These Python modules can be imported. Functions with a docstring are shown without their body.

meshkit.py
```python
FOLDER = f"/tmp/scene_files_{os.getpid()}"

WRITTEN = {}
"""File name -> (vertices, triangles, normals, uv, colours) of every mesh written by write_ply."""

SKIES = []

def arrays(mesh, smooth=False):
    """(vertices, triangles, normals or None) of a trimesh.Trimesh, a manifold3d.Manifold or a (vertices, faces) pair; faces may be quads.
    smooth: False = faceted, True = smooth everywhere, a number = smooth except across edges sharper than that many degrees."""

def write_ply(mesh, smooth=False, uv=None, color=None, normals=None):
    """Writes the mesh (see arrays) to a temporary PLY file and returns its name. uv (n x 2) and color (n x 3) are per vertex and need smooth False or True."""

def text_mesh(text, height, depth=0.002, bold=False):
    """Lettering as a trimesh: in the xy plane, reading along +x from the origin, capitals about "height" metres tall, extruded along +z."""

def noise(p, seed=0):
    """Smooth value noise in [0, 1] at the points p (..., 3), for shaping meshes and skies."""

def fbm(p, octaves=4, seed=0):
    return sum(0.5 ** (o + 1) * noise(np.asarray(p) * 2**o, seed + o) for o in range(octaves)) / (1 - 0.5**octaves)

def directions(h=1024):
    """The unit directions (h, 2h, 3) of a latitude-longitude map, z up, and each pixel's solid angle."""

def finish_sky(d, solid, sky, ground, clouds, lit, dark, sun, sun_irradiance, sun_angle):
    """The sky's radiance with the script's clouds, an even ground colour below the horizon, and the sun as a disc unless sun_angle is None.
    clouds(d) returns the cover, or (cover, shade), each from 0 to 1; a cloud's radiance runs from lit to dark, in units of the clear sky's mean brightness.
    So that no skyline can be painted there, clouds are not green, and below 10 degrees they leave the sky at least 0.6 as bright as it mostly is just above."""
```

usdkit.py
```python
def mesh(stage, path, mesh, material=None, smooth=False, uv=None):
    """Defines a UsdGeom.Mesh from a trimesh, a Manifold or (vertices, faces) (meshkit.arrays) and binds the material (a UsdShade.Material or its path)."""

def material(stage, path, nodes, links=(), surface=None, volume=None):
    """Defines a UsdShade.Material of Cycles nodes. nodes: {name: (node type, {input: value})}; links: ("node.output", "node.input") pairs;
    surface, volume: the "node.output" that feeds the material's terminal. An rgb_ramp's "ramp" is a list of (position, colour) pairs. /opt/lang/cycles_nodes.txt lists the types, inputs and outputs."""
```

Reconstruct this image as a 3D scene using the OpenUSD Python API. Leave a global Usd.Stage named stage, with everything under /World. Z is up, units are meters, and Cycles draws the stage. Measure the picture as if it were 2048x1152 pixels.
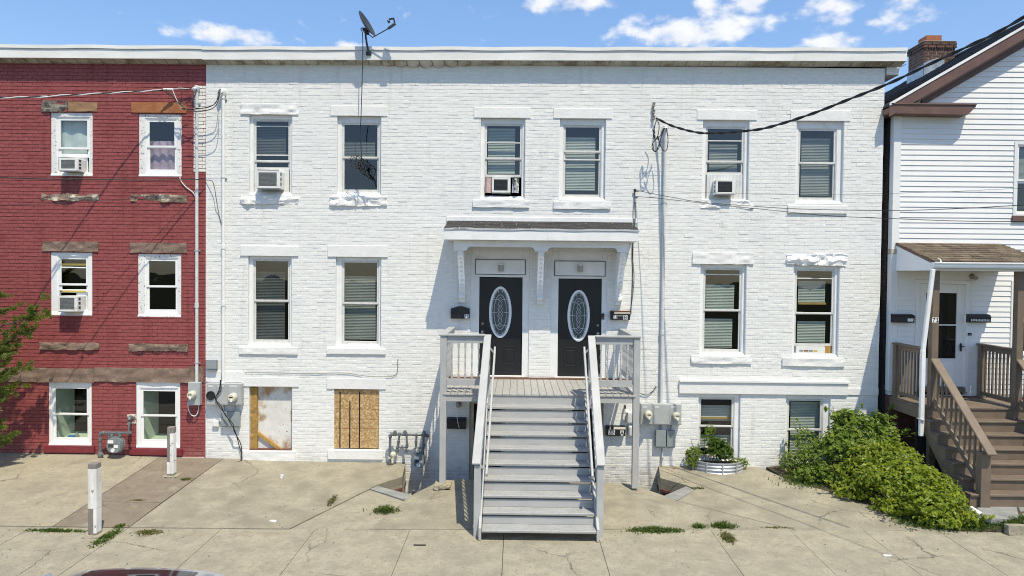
import math, random
import numpy as np
import trimesh
import usdkit, meshkit
from shapely.geometry import Polygon, box as sbox, LineString
from shapely.ops import unary_union
from scipy.spatial import ConvexHull
from pxr import Usd, UsdGeom, UsdLux, UsdShade, Gf, Sdf, Vt

stage = Usd.Stage.CreateInMemory()
UsdGeom.SetStageUpAxis(stage, 'Z')
UsdGeom.SetStageMetersPerUnit(stage, 1.0)
UsdGeom.Xform.Define(stage, '/World')
UsdGeom.Scope.Define(stage, '/World/Looks')
RNG = np.random.default_rng(7)
random.seed(7)

# ------------------------------------------------------------------ camera
FPX, CX, CY = 1365.0, 1024.0, 576.0
CAM = np.array([0.0, -14.5, 4.05])
PITCH, ROLL, YAW = math.radians(1.15), 0.0105, 0.0075
_f = np.array([-math.sin(YAW) * math.cos(PITCH), math.cos(YAW) * math.cos(PITCH), -math.sin(PITCH)])
_r0 = np.array([math.cos(YAW), math.sin(YAW), 0.0])
_u0 = np.cross(_r0, _f)
_r = _r0 * math.cos(ROLL) + _u0 * math.sin(ROLL)
_u = -_r0 * math.sin(ROLL) + _u0 * math.cos(ROLL)
cam = UsdGeom.Camera.Define(stage, '/World/camera')
cam.CreateHorizontalApertureAttr(36.0)
cam.CreateFocalLengthAttr(36.0 * FPX / 2048)
cam.CreateClippingRangeAttr(Gf.Vec2f(0.1, 5000))
cam.CreateExposureAttr(0.25)
_m = Gf.Matrix4d(*_r, 0, *_u, 0, *(-_f), 0, *CAM, 1)
UsdGeom.Xformable(cam).AddTransformOp().Set(_m)


def W(px, py, Y=0.0):
    """point of the vertical plane y = Y that the photograph shows at (px, py): returns x, z"""
    d = _f + _r * (px - CX) / FPX + _u * (CY - py) / FPX
    t = (Y - CAM[1]) / d[1]
    p = CAM + d * t
    return p[0], p[2]


def G(px, py, z=0.0):
    d = _f + _r * (px - CX) / FPX + _u * (CY - py) / FPX
    t = (z - CAM[2]) / d[2]
    p = CAM + d * t
    return p[0], p[1]


def R(l, t, r, b, Y=0.0):
    """x0, x1, z0, z1 of a rectangle given by picture edges"""
    cx, cy = (l + r) / 2, (t + b) / 2
    x0, x1 = W(l, cy, Y)[0], W(r, cy, Y)[0]
    z1, z0 = W(cx, t, Y)[1], W(cx, b, Y)[1]
    return x0, x1, z0, z1


def V3(px, py, Y):
    x, z = W(px, py, Y)
    return np.array([x, Y, z])


# ------------------------------------------------------------------ sun and sky
SUN = np.array([0.52, -1.0, 2.15]); SUN /= np.linalg.norm(SUN)
sun = UsdLux.DistantLight.Define(stage, '/World/sun')
sun.CreateIntensityAttr(1.12)
sun.CreateAngleAttr(0.5)
sun.CreateNormalizeAttr(True)
sun.CreateColorAttr(Gf.Vec3f(1.0, 0.915, 0.73))
_z = SUN; _x = np.cross([0, 0, 1.0], _z); _x /= np.linalg.norm(_x); _y = np.cross(_z, _x)
UsdGeom.Xformable(sun).AddTransformOp().Set(Gf.Matrix4d(*_x, 0, *_y, 0, *_z, 0, 0, 0, 30, 1))
sky = UsdLux.DomeLight.Define(stage, '/World/sky')
sky.GetPrim().SetCustomDataByKey('kind', 'structure')


def sky_material():
    n = {'co': ('texture_coordinate', {}), 'sep': ('separate_xyz', {}),
         'az': ('math', {'math_type': 'arctan2'}), 'el': ('math', {'math_type': 'arcsine'}),
         'uv': ('combine_xyz', {}),
         'sky': ('sky_texture', {'sky_type': 'single_scattering', 'sun_disc': False, 'sun_elevation': float(math.asin(SUN[2])),
                                 'sun_rotation': float(math.atan2(SUN[0], SUN[1])), 'air_density': 1.0, 'aerosol_density': 0.35, 'ozone_density': 3.0}),
         'mp': ('mapping', {'scale': (1.0, 1.7, 1.0)}),
         'n1': ('noise_texture', {'scale': 22.0, 'detail': 8.0, 'roughness': 0.53}),
         'n2': ('noise_texture', {'scale': 5.0, 'detail': 3.0, 'roughness': 0.5})}
    l = [('co.generated', 'sep.vector'), ('sep.x', 'az.value1'), ('sep.y', 'az.value2'), ('sep.z', 'el.value1'),
         ('az.value', 'uv.x'), ('el.value', 'uv.y'), ('uv.vector', 'mp.vector'), ('mp.vector', 'n1.vector'), ('mp.vector', 'n2.vector')]
    # cumulus banks of the photograph, by direction (azimuth, elevation, half sizes)
    blobs = []
    for (px, py, w, h) in [(1380, 66, 165, 46), (1140, 4, 105, 22), (1650, 18, 52, 34), (1815, 12, 62, 30), (470, 72, 115, 20),
                           (1660, 88, 80, 16), (1505, 10, 34, 20), (1742, 45, 20, 12), (700, 96, 40, 12), (1900, -60, 160, 40), (300, -80, 200, 40)]:
        d = _f + _r * (px - CX) / FPX + _u * (CY - py) / FPX
        d /= np.linalg.norm(d)
        blobs.append((math.atan2(d[0], d[1]), math.asin(d[2]), w / FPX / 1.1, h / FPX))
    prev = None
    for i, (a, e, w, h) in enumerate(blobs):
        n[f's{i}'] = ('vector_math', {'math_type': 'subtract', 'vector2': (a, e, 0)})
        n[f'm{i}'] = ('vector_math', {'math_type': 'multiply', 'vector2': (1 / w, 1 / h, 0)})
        n[f'd{i}'] = ('vector_math', {'math_type': 'length'})
        n[f'r{i}'] = ('map_range', {'from_min': 0.0, 'from_max': 1.5, 'to_min': 0.43, 'to_max': 0.0, 'clamp': True})
        l += [('uv.vector', f's{i}.vector1'), (f's{i}.vector', f'm{i}.vector1'), (f'm{i}.vector', f'd{i}.vector1'), (f'd{i}.value', f'r{i}.value')]
        if prev:
            n[f'x{i}'] = ('math', {'math_type': 'maximum'})
            l += [(prev, f'x{i}.value1'), (f'r{i}.result', f'x{i}.value2')]
            prev = f'x{i}.value'
        else:
            prev = f'r{i}.result'
    n['sum'] = ('math', {'math_type': 'add'})
    n['big'] = ('map_range', {'from_min': 0.60, 'from_max': 0.80, 'to_min': 0.0, 'to_max': 0.35, 'clamp': True})
    n['sum2'] = ('math', {'math_type': 'add'})
    n['mask'] = ('map_range', {'range_type': 'smoothstep', 'from_min': 0.63, 'from_max': 0.90, 'to_min': 0.0, 'to_max': 0.93, 'clamp': True})
    n['up'] = ('map_range', {'from_min': 0.0, 'from_max': 0.12, 'clamp': True})
    n['mk'] = ('math', {'math_type': 'multiply'})
    n['gam'] = ('gamma', {'gamma': 0.62})
    n['hsv'] = ('hsv', {'hue': 0.508, 'saturation': 1.42, 'value': 2.0})
    n['shade'] = ('rgb_ramp', {'ramp': [(0.35, (4.6, 4.8, 5.3)), (0.72, (6.0, 6.0, 6.1))]})
    n['mix'] = ('mix_color', {'use_clamp': False})
    n['bg'] = ('background_shader', {'strength': 0.15})
    l += [(prev, 'sum.value1'), ('n1.fac', 'sum.value2'), ('n2.fac', 'big.value'), ('sum.value', 'sum2.value1'), ('big.result', 'sum2.value2'),
          ('sum2.value', 'mask.value'), ('sep.z', 'up.value'), ('mask.result', 'mk.value1'), ('up.result', 'mk.value2'),
          ('sky.color', 'gam.color'), ('gam.color', 'hsv.color'), ('hsv.color', 'mix.a'), ('n1.fac', 'shade.fac'), ('shade.color', 'mix.b'), ('mk.value', 'mix.fac'), ('mix.result', 'bg.color')]
    return usdkit.material(stage, '/World/Looks/sky', n, l, surface='bg.background')


UsdShade.MaterialBindingAPI.Apply(sky.GetPrim()).Bind(sky_material())

# ------------------------------------------------------------------ materials
M = {}


def mat(name, col, col2=None, scale=3.0, detail=6.0, rough=0.6, bump=0.0, bscale=120.0, stretch=(1, 1, 1), lo=0.35, hi=0.65,
        stain=None, stain_scale=1.2, stain_lo=0.55, stain_hi=0.75, metallic=0.0, spec=0.4, speck=None, speck_scale=160.0, speck_t=0.68, coat=0.0, chips=None, chip_scale=9.0, chip_t=0.70, streak=None, streak_t=0.56, foot=None, foot_z=0.35, cracks=None, mottle=None):
    """painted or natural surface: two tones mixed by noise, a stain tone in larger patches, fine specks, chips and relief"""
    col2 = col2 or tuple(c * 0.86 for c in col)
    n = {'geo': ('geometry', {}), 'map': ('mapping', {'scale': stretch}), 'n1': ('noise_texture', {'scale': scale, 'detail': detail, 'roughness': 0.6}),
         'r1': ('map_range', {'from_min': lo, 'from_max': hi, 'clamp': True}),
         'mx': ('mix_color', {'a': col, 'b': col2}), 'p': ('principled_bsdf', {'roughness': rough, 'metallic': metallic, 'specular_ior_level': spec, 'coat_weight': coat})}
    l = [('geo.position', 'map.vector'), ('map.vector', 'n1.vector'), ('n1.fac', 'r1.value'), ('r1.result', 'mx.fac')]
    out = 'mx.result'

    def over(tag, colr, sc, a, b, det=5.0, amount=1.0, vec='geo.position'):
        nonlocal out
        n['n' + tag] = ('noise_texture', {'scale': sc, 'detail': det, 'roughness': 0.62})
        n['r' + tag] = ('map_range', {'from_min': a, 'from_max': b, 'clamp': True, 'to_max': amount})
        n['m' + tag] = ('mix_color', {'b': colr})
        l.extend([(vec, f'n{tag}.vector'), (f'n{tag}.fac', f'r{tag}.value'), (f'r{tag}.result', f'm{tag}.fac'), (out, f'm{tag}.a')])
        out = f'm{tag}.result'
    if stain:
        over('st', stain, stain_scale, stain_lo, stain_hi, 7.0)
    if mottle:
        over('mo', mottle, 14.0, 0.50, 0.66, 6.0, 0.75)
        over('mp', mottle, 42.0, 0.55, 0.66, 4.0, 0.6)
    if streak:          # runs of dirt down a wall
        n['ms'] = ('mapping', {'scale': (4.5, 1.0, 0.42)})
        l.append(('geo.position', 'ms.vector'))
        over('sk', streak, 1.0, streak_t, streak_t + 0.14, 6.0, 0.8, 'ms.vector')
    if foot:            # splash dirt along the foot of a wall
        n['sz'] = ('separate_xyz', {}); n['fz'] = ('map_range', {'from_min': foot_z, 'from_max': -0.25, 'to_max': 0.9, 'clamp': True})
        n['fn'] = ('noise_texture', {'scale': 4.0, 'detail': 8.0, 'roughness': 0.7}); n['fr'] = ('map_range', {'from_min': 0.40, 'from_max': 0.62, 'clamp': True})
        n['fm'] = ('math', {'math_type': 'multiply'}); n['mf'] = ('mix_color', {'b': foot})
        l.extend([('geo.position', 'sz.vector'), ('sz.z', 'fz.value'), ('geo.position', 'fn.vector'), ('fn.fac', 'fr.value'), ('fz.result', 'fm.value1'), ('fr.result', 'fm.value2'), ('fm.value', 'mf.fac'), (out, 'mf.a')])
        out = 'mf.result'
    if cracks:
        n['cn'] = ('noise_texture', {'scale': 1.8, 'detail': 6.0, 'roughness': 0.7}); n['cv'] = ('vector_math', {'math_type': 'multiply_add', 'vector2': (0.55, 0.55, 0.0)})
        n['vo'] = ('voronoi_texture', {'feature': 'distance_to_edge', 'scale': 0.55}); n['cr'] = ('map_range', {'from_min': 0.0035, 'from_max': 0.0085, 'to_min': 0.7, 'to_max': 0.0, 'clamp': True})
        n['ck'] = ('noise_texture', {'scale': 0.45, 'detail': 2.0}); n['cq'] = ('map_range', {'from_min': 0.53, 'from_max': 0.60, 'clamp': True}); n['cm'] = ('math', {'math_type': 'multiply'}); n['mc'] = ('mix_color', {'b': cracks})
        l.extend([('geo.position', 'cn.vector'), ('cn.color', 'cv.vector1'), ('geo.position', 'cv.vector3'), ('cv.vector', 'vo.vector'), ('vo.distance', 'cr.value'), ('geo.position', 'ck.vector'), ('ck.fac', 'cq.value'),
                  ('cr.result', 'cm.value1'), ('cq.result', 'cm.value2'), ('cm.value', 'mc.fac'), (out, 'mc.a')])
        out = 'mc.result'
    if speck:
        over('sp', speck, speck_scale, speck_t, speck_t + 0.05, 2.0, 0.8)
    if chips:
        over('ch', chips, chip_scale, chip_t, chip_t + 0.015, 8.0)
    l.append((out, 'p.base_color'))
    if bump:
        n['nb'] = ('noise_texture', {'scale': bscale, 'detail': 5.0, 'roughness': 0.65})
        n['bp'] = ('bump', {'strength': 1.0, 'distance': bump})
        l += [('map.vector', 'nb.vector'), ('nb.fac', 'bp.height'), ('bp.normal', 'p.normal')]
    M[name] = usdkit.material(stage, '/World/Looks/' + name, n, l, surface='p.BSDF')
    return M[name]


mat('white_brick', (0.785, 0.775, 0.735), (0.69, 0.685, 0.655), scale=7, stretch=(1, 1, 2.5), rough=0.55, bump=0.004, bscale=60, stain=(0.66, 0.66, 0.645), stain_scale=1.1, stain_lo=0.52, stain_hi=0.78, chips=(0.42, 0.40, 0.38), chip_scale=16, chip_t=0.735, streak=(0.59, 0.58, 0.535), streak_t=0.57, foot=(0.42, 0.39, 0.33))
mat('white_mortar', (0.76, 0.76, 0.75), (0.66, 0.66, 0.65), scale=18, rough=0.7, bump=0.004, bscale=90)
mat('white_stone', (0.765, 0.757, 0.735), (0.69, 0.685, 0.665), scale=5, rough=0.6, bump=0.006, bscale=22, chips=(0.55, 0.53, 0.50), chip_scale=14, chip_t=0.72)
mat('white_trim', (0.78, 0.775, 0.765), (0.70, 0.70, 0.69), scale=4, rough=0.45, stain=(0.60, 0.59, 0.56), stain_scale=3.0, stain_lo=0.6, stain_hi=0.8)
mat('peeling_trim', (0.76, 0.75, 0.73), (0.68, 0.67, 0.65), scale=6, rough=0.6, bump=0.004, bscale=70, chips=(0.26, 0.21, 0.17), chip_scale=22, chip_t=0.60)
mat('fascia_metal', (0.76, 0.755, 0.73), (0.66, 0.655, 0.62), scale=1.3, stretch=(1, 1, 3), rough=0.4, stain=(0.52, 0.51, 0.46), stain_scale=2.4, stain_lo=0.62, stain_hi=0.8)
mat('soffit_panel', (0.47, 0.45, 0.38), (0.34, 0.31, 0.25), scale=3, rough=0.6, stain=(0.20, 0.165, 0.115), stain_scale=2.5, stain_lo=0.48, stain_hi=0.62)
mat('storm_frame', (0.66, 0.655, 0.63), (0.56, 0.55, 0.52), scale=9, rough=0.4, stain=(0.42, 0.40, 0.37), stain_scale=12, stain_lo=0.62)
mat('vinyl_sash', (0.80, 0.80, 0.79), (0.75, 0.75, 0.74), scale=4, rough=0.35)
mat('red_brick', (0.31, 0.080, 0.076), (0.235, 0.055, 0.055), scale=9, stretch=(1, 1, 2.5), rough=0.6, bump=0.004, bscale=60, stain=(0.185, 0.034, 0.036), stain_scale=1.3, stain_lo=0.55, stain_hi=0.8, chips=(0.55, 0.36, 0.33), chip_scale=13, chip_t=0.725, streak=(0.20, 0.045, 0.046), streak_t=0.54, foot=(0.30, 0.20, 0.16))
mat('red_mortar', (0.15, 0.026, 0.028), (0.24, 0.06, 0.06), scale=14, rough=0.75, bump=0.004)
mat('brownstone', (0.235, 0.165, 0.125), (0.17, 0.115, 0.088), scale=5, rough=0.8, bump=0.012, bscale=26, stain=(0.32, 0.25, 0.20), stain_scale=3, chips=(0.13, 0.085, 0.065), chip_scale=10, chip_t=0.64)
mat('orange_stone', (0.36, 0.145, 0.055), (0.28, 0.10, 0.04), scale=6, rough=0.7, bump=0.006, bscale=30, stain=(0.42, 0.22, 0.11), stain_scale=5)
mat('eroded_stone', (0.27, 0.21, 0.16), (0.16, 0.12, 0.09), scale=9, rough=0.9, bump=0.02, bscale=24, stain=(0.50, 0.45, 0.36), stain_scale=4, stain_lo=0.52, stain_hi=0.60)
mat('broken_stone', (0.22, 0.20, 0.17), (0.12, 0.105, 0.09), scale=9, rough=0.9, bump=0.02, bscale=24, stain=(0.34, 0.31, 0.26), stain_scale=6)
mat('tan_stone', (0.32, 0.19, 0.10), (0.24, 0.14, 0.08), scale=6, rough=0.8, bump=0.008, bscale=30, stain=(0.38, 0.27, 0.16), stain_scale=4)
mat('red_sill', (0.20, 0.028, 0.034), (0.15, 0.022, 0.028), scale=9, rough=0.6, bump=0.005, bscale=40, chips=(0.45, 0.40, 0.36), chip_scale=9, chip_t=0.68)
mat('plaster', (0.50, 0.46, 0.38), (0.40, 0.36, 0.29), scale=8, rough=0.9, bump=0.01, bscale=30)
CONC = dict(cracks=(0.055, 0.05, 0.035), mottle=(0.245, 0.225, 0.175), chips=(0.44, 0.42, 0.35), chip_scale=38, chip_t=0.66, detail=9, rough=0.85, bump=0.012, bscale=70, speck=(0.09, 0.08, 0.065), speck_scale=45, speck_t=0.64)
mat('concrete_drive', (0.36, 0.328, 0.243), (0.225, 0.203, 0.152), scale=1.5, stain=(0.38, 0.345, 0.255), stain_scale=1.4, stain_lo=0.53, stain_hi=0.72, **CONC)
mat('concrete_walk', (0.375, 0.34, 0.25), (0.275, 0.25, 0.188), scale=3.2, stain=(0.37, 0.34, 0.255), stain_scale=1.2, stain_lo=0.55, stain_hi=0.8, **CONC)
mat('concrete_sand', (0.38, 0.34, 0.245), (0.30, 0.265, 0.19), scale=2.5, stain=(0.24, 0.20, 0.15), stain_scale=1.3, stain_lo=0.56, stain_hi=0.74, **CONC)
mat('concrete_brown', (0.235, 0.19, 0.14), (0.175, 0.14, 0.105), scale=3.5, stain=(0.30, 0.27, 0.21), stain_scale=2.4, stain_lo=0.56, stain_hi=0.72, **CONC)
mat('joint_dirt', (0.11, 0.10, 0.07), (0.06, 0.055, 0.035), scale=20, rough=0.95, bump=0.01)
mat('soil', (0.10, 0.078, 0.05), (0.055, 0.045, 0.03), scale=9, rough=0.95, bump=0.03, bscale=30, stain=(0.10, 0.12, 0.04), stain_scale=5)
mat('ground_dirt', (0.06, 0.062, 0.045), (0.04, 0.048, 0.028), scale=0.25, rough=1.0, spec=0.0)
mat('asphalt', (0.055, 0.055, 0.055), (0.042, 0.042, 0.043), scale=2, rough=0.85, bump=0.006, bscale=120)
mat('slate', (0.27, 0.275, 0.26), (0.21, 0.215, 0.205), scale=4, rough=0.7, bump=0.004, bscale=50, stain=(0.34, 0.34, 0.31), stain_scale=5)
mat('pit_brick', (0.18, 0.075, 0.05), (0.11, 0.05, 0.038), scale=12, rough=0.85, bump=0.008, bscale=40, chips=(0.35, 0.31, 0.27), chip_scale=12, chip_t=0.66)
mat('tread_paint', (0.37, 0.372, 0.365), (0.31, 0.312, 0.307), scale=3, stretch=(1, 3, 3), rough=0.5, bump=0.003, bscale=40, chips=(0.25, 0.225, 0.185), chip_scale=15, chip_t=0.655, mottle=(0.27, 0.265, 0.245))
mat('grey_paint', (0.415, 0.413, 0.400), (0.365, 0.364, 0.354), scale=3, stretch=(1, 3, 3), rough=0.5, bump=0.003, bscale=40, chips=(0.26, 0.235, 0.205), chip_scale=19, chip_t=0.70)
mat('grey_rail', (0.42, 0.422, 0.412), (0.36, 0.362, 0.356), scale=3, rough=0.5, bump=0.002, bscale=40, chips=(0.27, 0.25, 0.22), chip_scale=24, chip_t=0.72)
mat('deck_grey', (0.40, 0.39, 0.365), (0.33, 0.325, 0.305), scale=4, stretch=(6, 1, 1), rough=0.6, bump=0.002, chips=(0.13, 0.11, 0.09), chip_scale=12, chip_t=0.69)
mat('threshold_wood', (0.22, 0.12, 0.085), (0.15, 0.09, 0.07), scale=12, stretch=(1, 4, 4), rough=0.8, bump=0.004)
mat('brown_paint', (0.18, 0.135, 0.095), (0.14, 0.105, 0.075), scale=4, rough=0.55, bump=0.003, bscale=50, stain=(0.16, 0.125, 0.09), stain_scale=4, stain_lo=0.58, stain_hi=0.8)
mat('brown_tread', (0.17, 0.13, 0.095), (0.13, 0.10, 0.073), scale=5, rough=0.6, bump=0.003, chips=(0.30, 0.27, 0.23), chip_scale=10, chip_t=0.68)
mat('siding', (0.765, 0.76, 0.745), (0.72, 0.715, 0.70), scale=0.8, rough=0.45, bump=0.0015, bscale=30, stain=(0.68, 0.68, 0.655), stain_scale=1.5, streak=(0.64, 0.64, 0.61), streak_t=0.60)
mat('brown_trim', (0.15, 0.085, 0.068), (0.12, 0.066, 0.054), scale=4, rough=0.5)
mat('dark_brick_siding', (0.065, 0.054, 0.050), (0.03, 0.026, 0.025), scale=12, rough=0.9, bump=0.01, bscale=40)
mat('roof_shingle', (0.045, 0.044, 0.046), (0.025, 0.025, 0.027), scale=8, stretch=(3, 1, 3), rough=0.9, bump=0.01, bscale=90)
mat('canopy_shingle', (0.055, 0.052, 0.05), (0.028, 0.027, 0.026), scale=16, rough=0.9, bump=0.008, bscale=110, chips=(0.55, 0.53, 0.50), chip_scale=11, chip_t=0.66)
for i, c in enumerate([(0.155, 0.118, 0.082), (0.115, 0.087, 0.062), (0.19, 0.15, 0.105)]):
    mat(f'porch_shingle_{"abc"[i]}', c, tuple(x * 0.72 for x in c), scale=22, rough=0.9, bump=0.006, bscale=150)
mat('chimney_brick', (0.145, 0.075, 0.055), (0.085, 0.05, 0.04), scale=6, rough=0.85, bump=0.006, bscale=60)
mat('chimney_mortar', (0.34, 0.29, 0.24), (0.26, 0.22, 0.18), scale=12, rough=0.9)
mat('clay', (0.36, 0.13, 0.06), (0.28, 0.10, 0.05), scale=9, rough=0.8)
mat('lead_flashing', (0.45, 0.50, 0.54), (0.30, 0.35, 0.39), scale=8, rough=0.45, metallic=0.4)
mat('meter_grey', (0.40, 0.415, 0.41), (0.35, 0.365, 0.36), scale=5, rough=0.5, stain=(0.33, 0.32, 0.29), stain_scale=6, stain_lo=0.6)
mat('meter_dark_grey', (0.27, 0.30, 0.305), (0.23, 0.26, 0.265), scale=5, rough=0.5)
mat('meter_glass', (0.62, 0.59, 0.46), (0.52, 0.49, 0.38), scale=12, rough=0.18, spec=0.6)
mat('conduit', (0.60, 0.61, 0.605), (0.50, 0.51, 0.505), scale=6, rough=0.45, chips=(0.30, 0.22, 0.15), chip_scale=8, chip_t=0.72)
mat('conduit_white', (0.76, 0.76, 0.75), (0.68, 0.68, 0.67), scale=6, rough=0.45)
mat('gas_grey', (0.165, 0.18, 0.185), (0.12, 0.13, 0.135), scale=14, rough=0.5, metallic=0.2, bump=0.003, bscale=70)
mat('gas_meter_body', (0.21, 0.235, 0.24), (0.16, 0.18, 0.185), scale=10, rough=0.45)
mat('black_rubber', (0.016, 0.016, 0.017), (0.024, 0.024, 0.025), scale=9, rough=0.6)
mat('black_metal', (0.014, 0.0145, 0.016), (0.022, 0.022, 0.024), scale=6, rough=0.38)
mat('door_black', (0.009, 0.0092, 0.0098), (0.014, 0.014, 0.0145), scale=3, rough=0.42, bump=0.0012, bscale=80)
mat('dish_grey', (0.05, 0.056, 0.06), (0.035, 0.04, 0.043), scale=6, rough=0.45)
mat('white_plastic', (0.74, 0.74, 0.72), (0.66, 0.66, 0.63), scale=6, rough=0.4, stain=(0.55, 0.53, 0.48), stain_scale=9, stain_lo=0.6)
mat('ac_grille', (0.26, 0.265, 0.255), (0.19, 0.19, 0.18), scale=20, rough=0.6)
mat('dark_grille', (0.06, 0.06, 0.06), (0.04, 0.04, 0.04), scale=20, rough=0.6)
mat('blind', (0.45, 0.47, 0.44), (0.37, 0.39, 0.37), scale=2, rough=0.6)
mat('blind_grey', (0.27, 0.28, 0.27), (0.21, 0.22, 0.21), scale=2, rough=0.6)
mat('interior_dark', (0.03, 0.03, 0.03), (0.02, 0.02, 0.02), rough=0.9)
mat('green_plaster', (0.50, 0.57, 0.46), (0.44, 0.51, 0.41), scale=2, rough=0.8)
mat('curtain_pink', (0.50, 0.36, 0.46), (0.36, 0.25, 0.34), scale=9, rough=0.9)
mat('curtain_white', (0.62, 0.66, 0.66), (0.50, 0.55, 0.57), scale=6, rough=0.9)
mat('cloth_pink', (0.55, 0.40, 0.38), (0.42, 0.30, 0.29), scale=20, rough=0.95)
mat('cloth_grey', (0.60, 0.60, 0.60), (0.10, 0.10, 0.10), scale=14, rough=0.95, lo=0.45, hi=0.55)
mat('yellow_tape', (0.60, 0.44, 0.05), (0.50, 0.36, 0.04), rough=0.5)
mat('osb', (0.48, 0.315, 0.145), (0.30, 0.175, 0.07), scale=16, stretch=(1.6, 1, 0.9), rough=0.75, bump=0.002, bscale=60, stain=(0.60, 0.44, 0.23), stain_scale=22, stain_lo=0.5, stain_hi=0.6, chips=(0.20, 0.11, 0.045), chip_scale=26, chip_t=0.64)
mat('old_plywood', (0.68, 0.665, 0.63), (0.58, 0.56, 0.52), scale=5, rough=0.8, stain=(0.36, 0.24, 0.13), stain_scale=2.3, stain_lo=0.54, stain_hi=0.66, chips=(0.28, 0.16, 0.08), chip_scale=14, chip_t=0.64)
mat('yellow_wood', (0.44, 0.27, 0.075), (0.33, 0.19, 0.05), scale=10, stretch=(3, 3, 0.7), rough=0.75)
mat('foam_yellow', (0.42, 0.27, 0.08), (0.28, 0.16, 0.05), scale=14, rough=0.9, bump=0.01)
mat('weathered_wood', (0.27, 0.245, 0.215), (0.17, 0.15, 0.13), scale=12, stretch=(5, 5, 0.6), rough=0.85, bump=0.004)
mat('post_white', (0.78, 0.775, 0.76), (0.70, 0.69, 0.67), scale=6, rough=0.6, chips=(0.26, 0.23, 0.19), chip_scale=11, chip_t=0.62, streak=(0.50, 0.46, 0.38), streak_t=0.5)
mat('galvanised', (0.52, 0.535, 0.54), (0.43, 0.445, 0.45), scale=8, rough=0.4, metallic=0.5)
mat('pvc', (0.76, 0.76, 0.75), (0.68, 0.68, 0.66), scale=6, rough=0.4)
mat('copper_rust', (0.30, 0.14, 0.06), (0.2, 0.09, 0.04), scale=20, rough=0.8)
mat('bark', (0.13, 0.10, 0.075), (0.08, 0.06, 0.045), scale=20, stretch=(3, 3, 0.6), rough=0.9, bump=0.012)
mat('green_stem', (0.11, 0.13, 0.045), (0.09, 0.08, 0.04), rough=0.7)
mat('car_silver', (0.42, 0.43, 0.45), (0.40, 0.41, 0.43), rough=0.25, metallic=0.6, coat=0.8)
mat('car_dark_glass', (0.012, 0.013, 0.015), (0.012, 0.013, 0.015), rough=0.06, spec=0.7)
mat('tyre', (0.02, 0.02, 0.02), (0.026, 0.026, 0.026), rough=0.8)
mat('chrome', (0.55, 0.55, 0.55), (0.5, 0.5, 0.5), rough=0.25, metallic=0.9)
mat('sticker_white', (0.78, 0.78, 0.76), (0.72, 0.72, 0.70), rough=0.5)
mat('ink_black', (0.012, 0.012, 0.012), rough=0.6)
mat('red_bit', (0.55, 0.06, 0.03), rough=0.6)
mat('blue_bit', (0.06, 0.25, 0.55), rough=0.4)
mat('lead_came', (0.62, 0.64, 0.65), (0.5, 0.52, 0.53), rough=0.4)
mat('oval_white', (0.74, 0.76, 0.78), (0.70, 0.72, 0.74), rough=0.4)
mat('brass_lamp', (0.30, 0.28, 0.24), (0.20, 0.185, 0.16), rough=0.4, metallic=0.5)
mat('lamp_globe', (0.42, 0.40, 0.34), (0.30, 0.285, 0.24), scale=12, rough=0.2)


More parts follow.
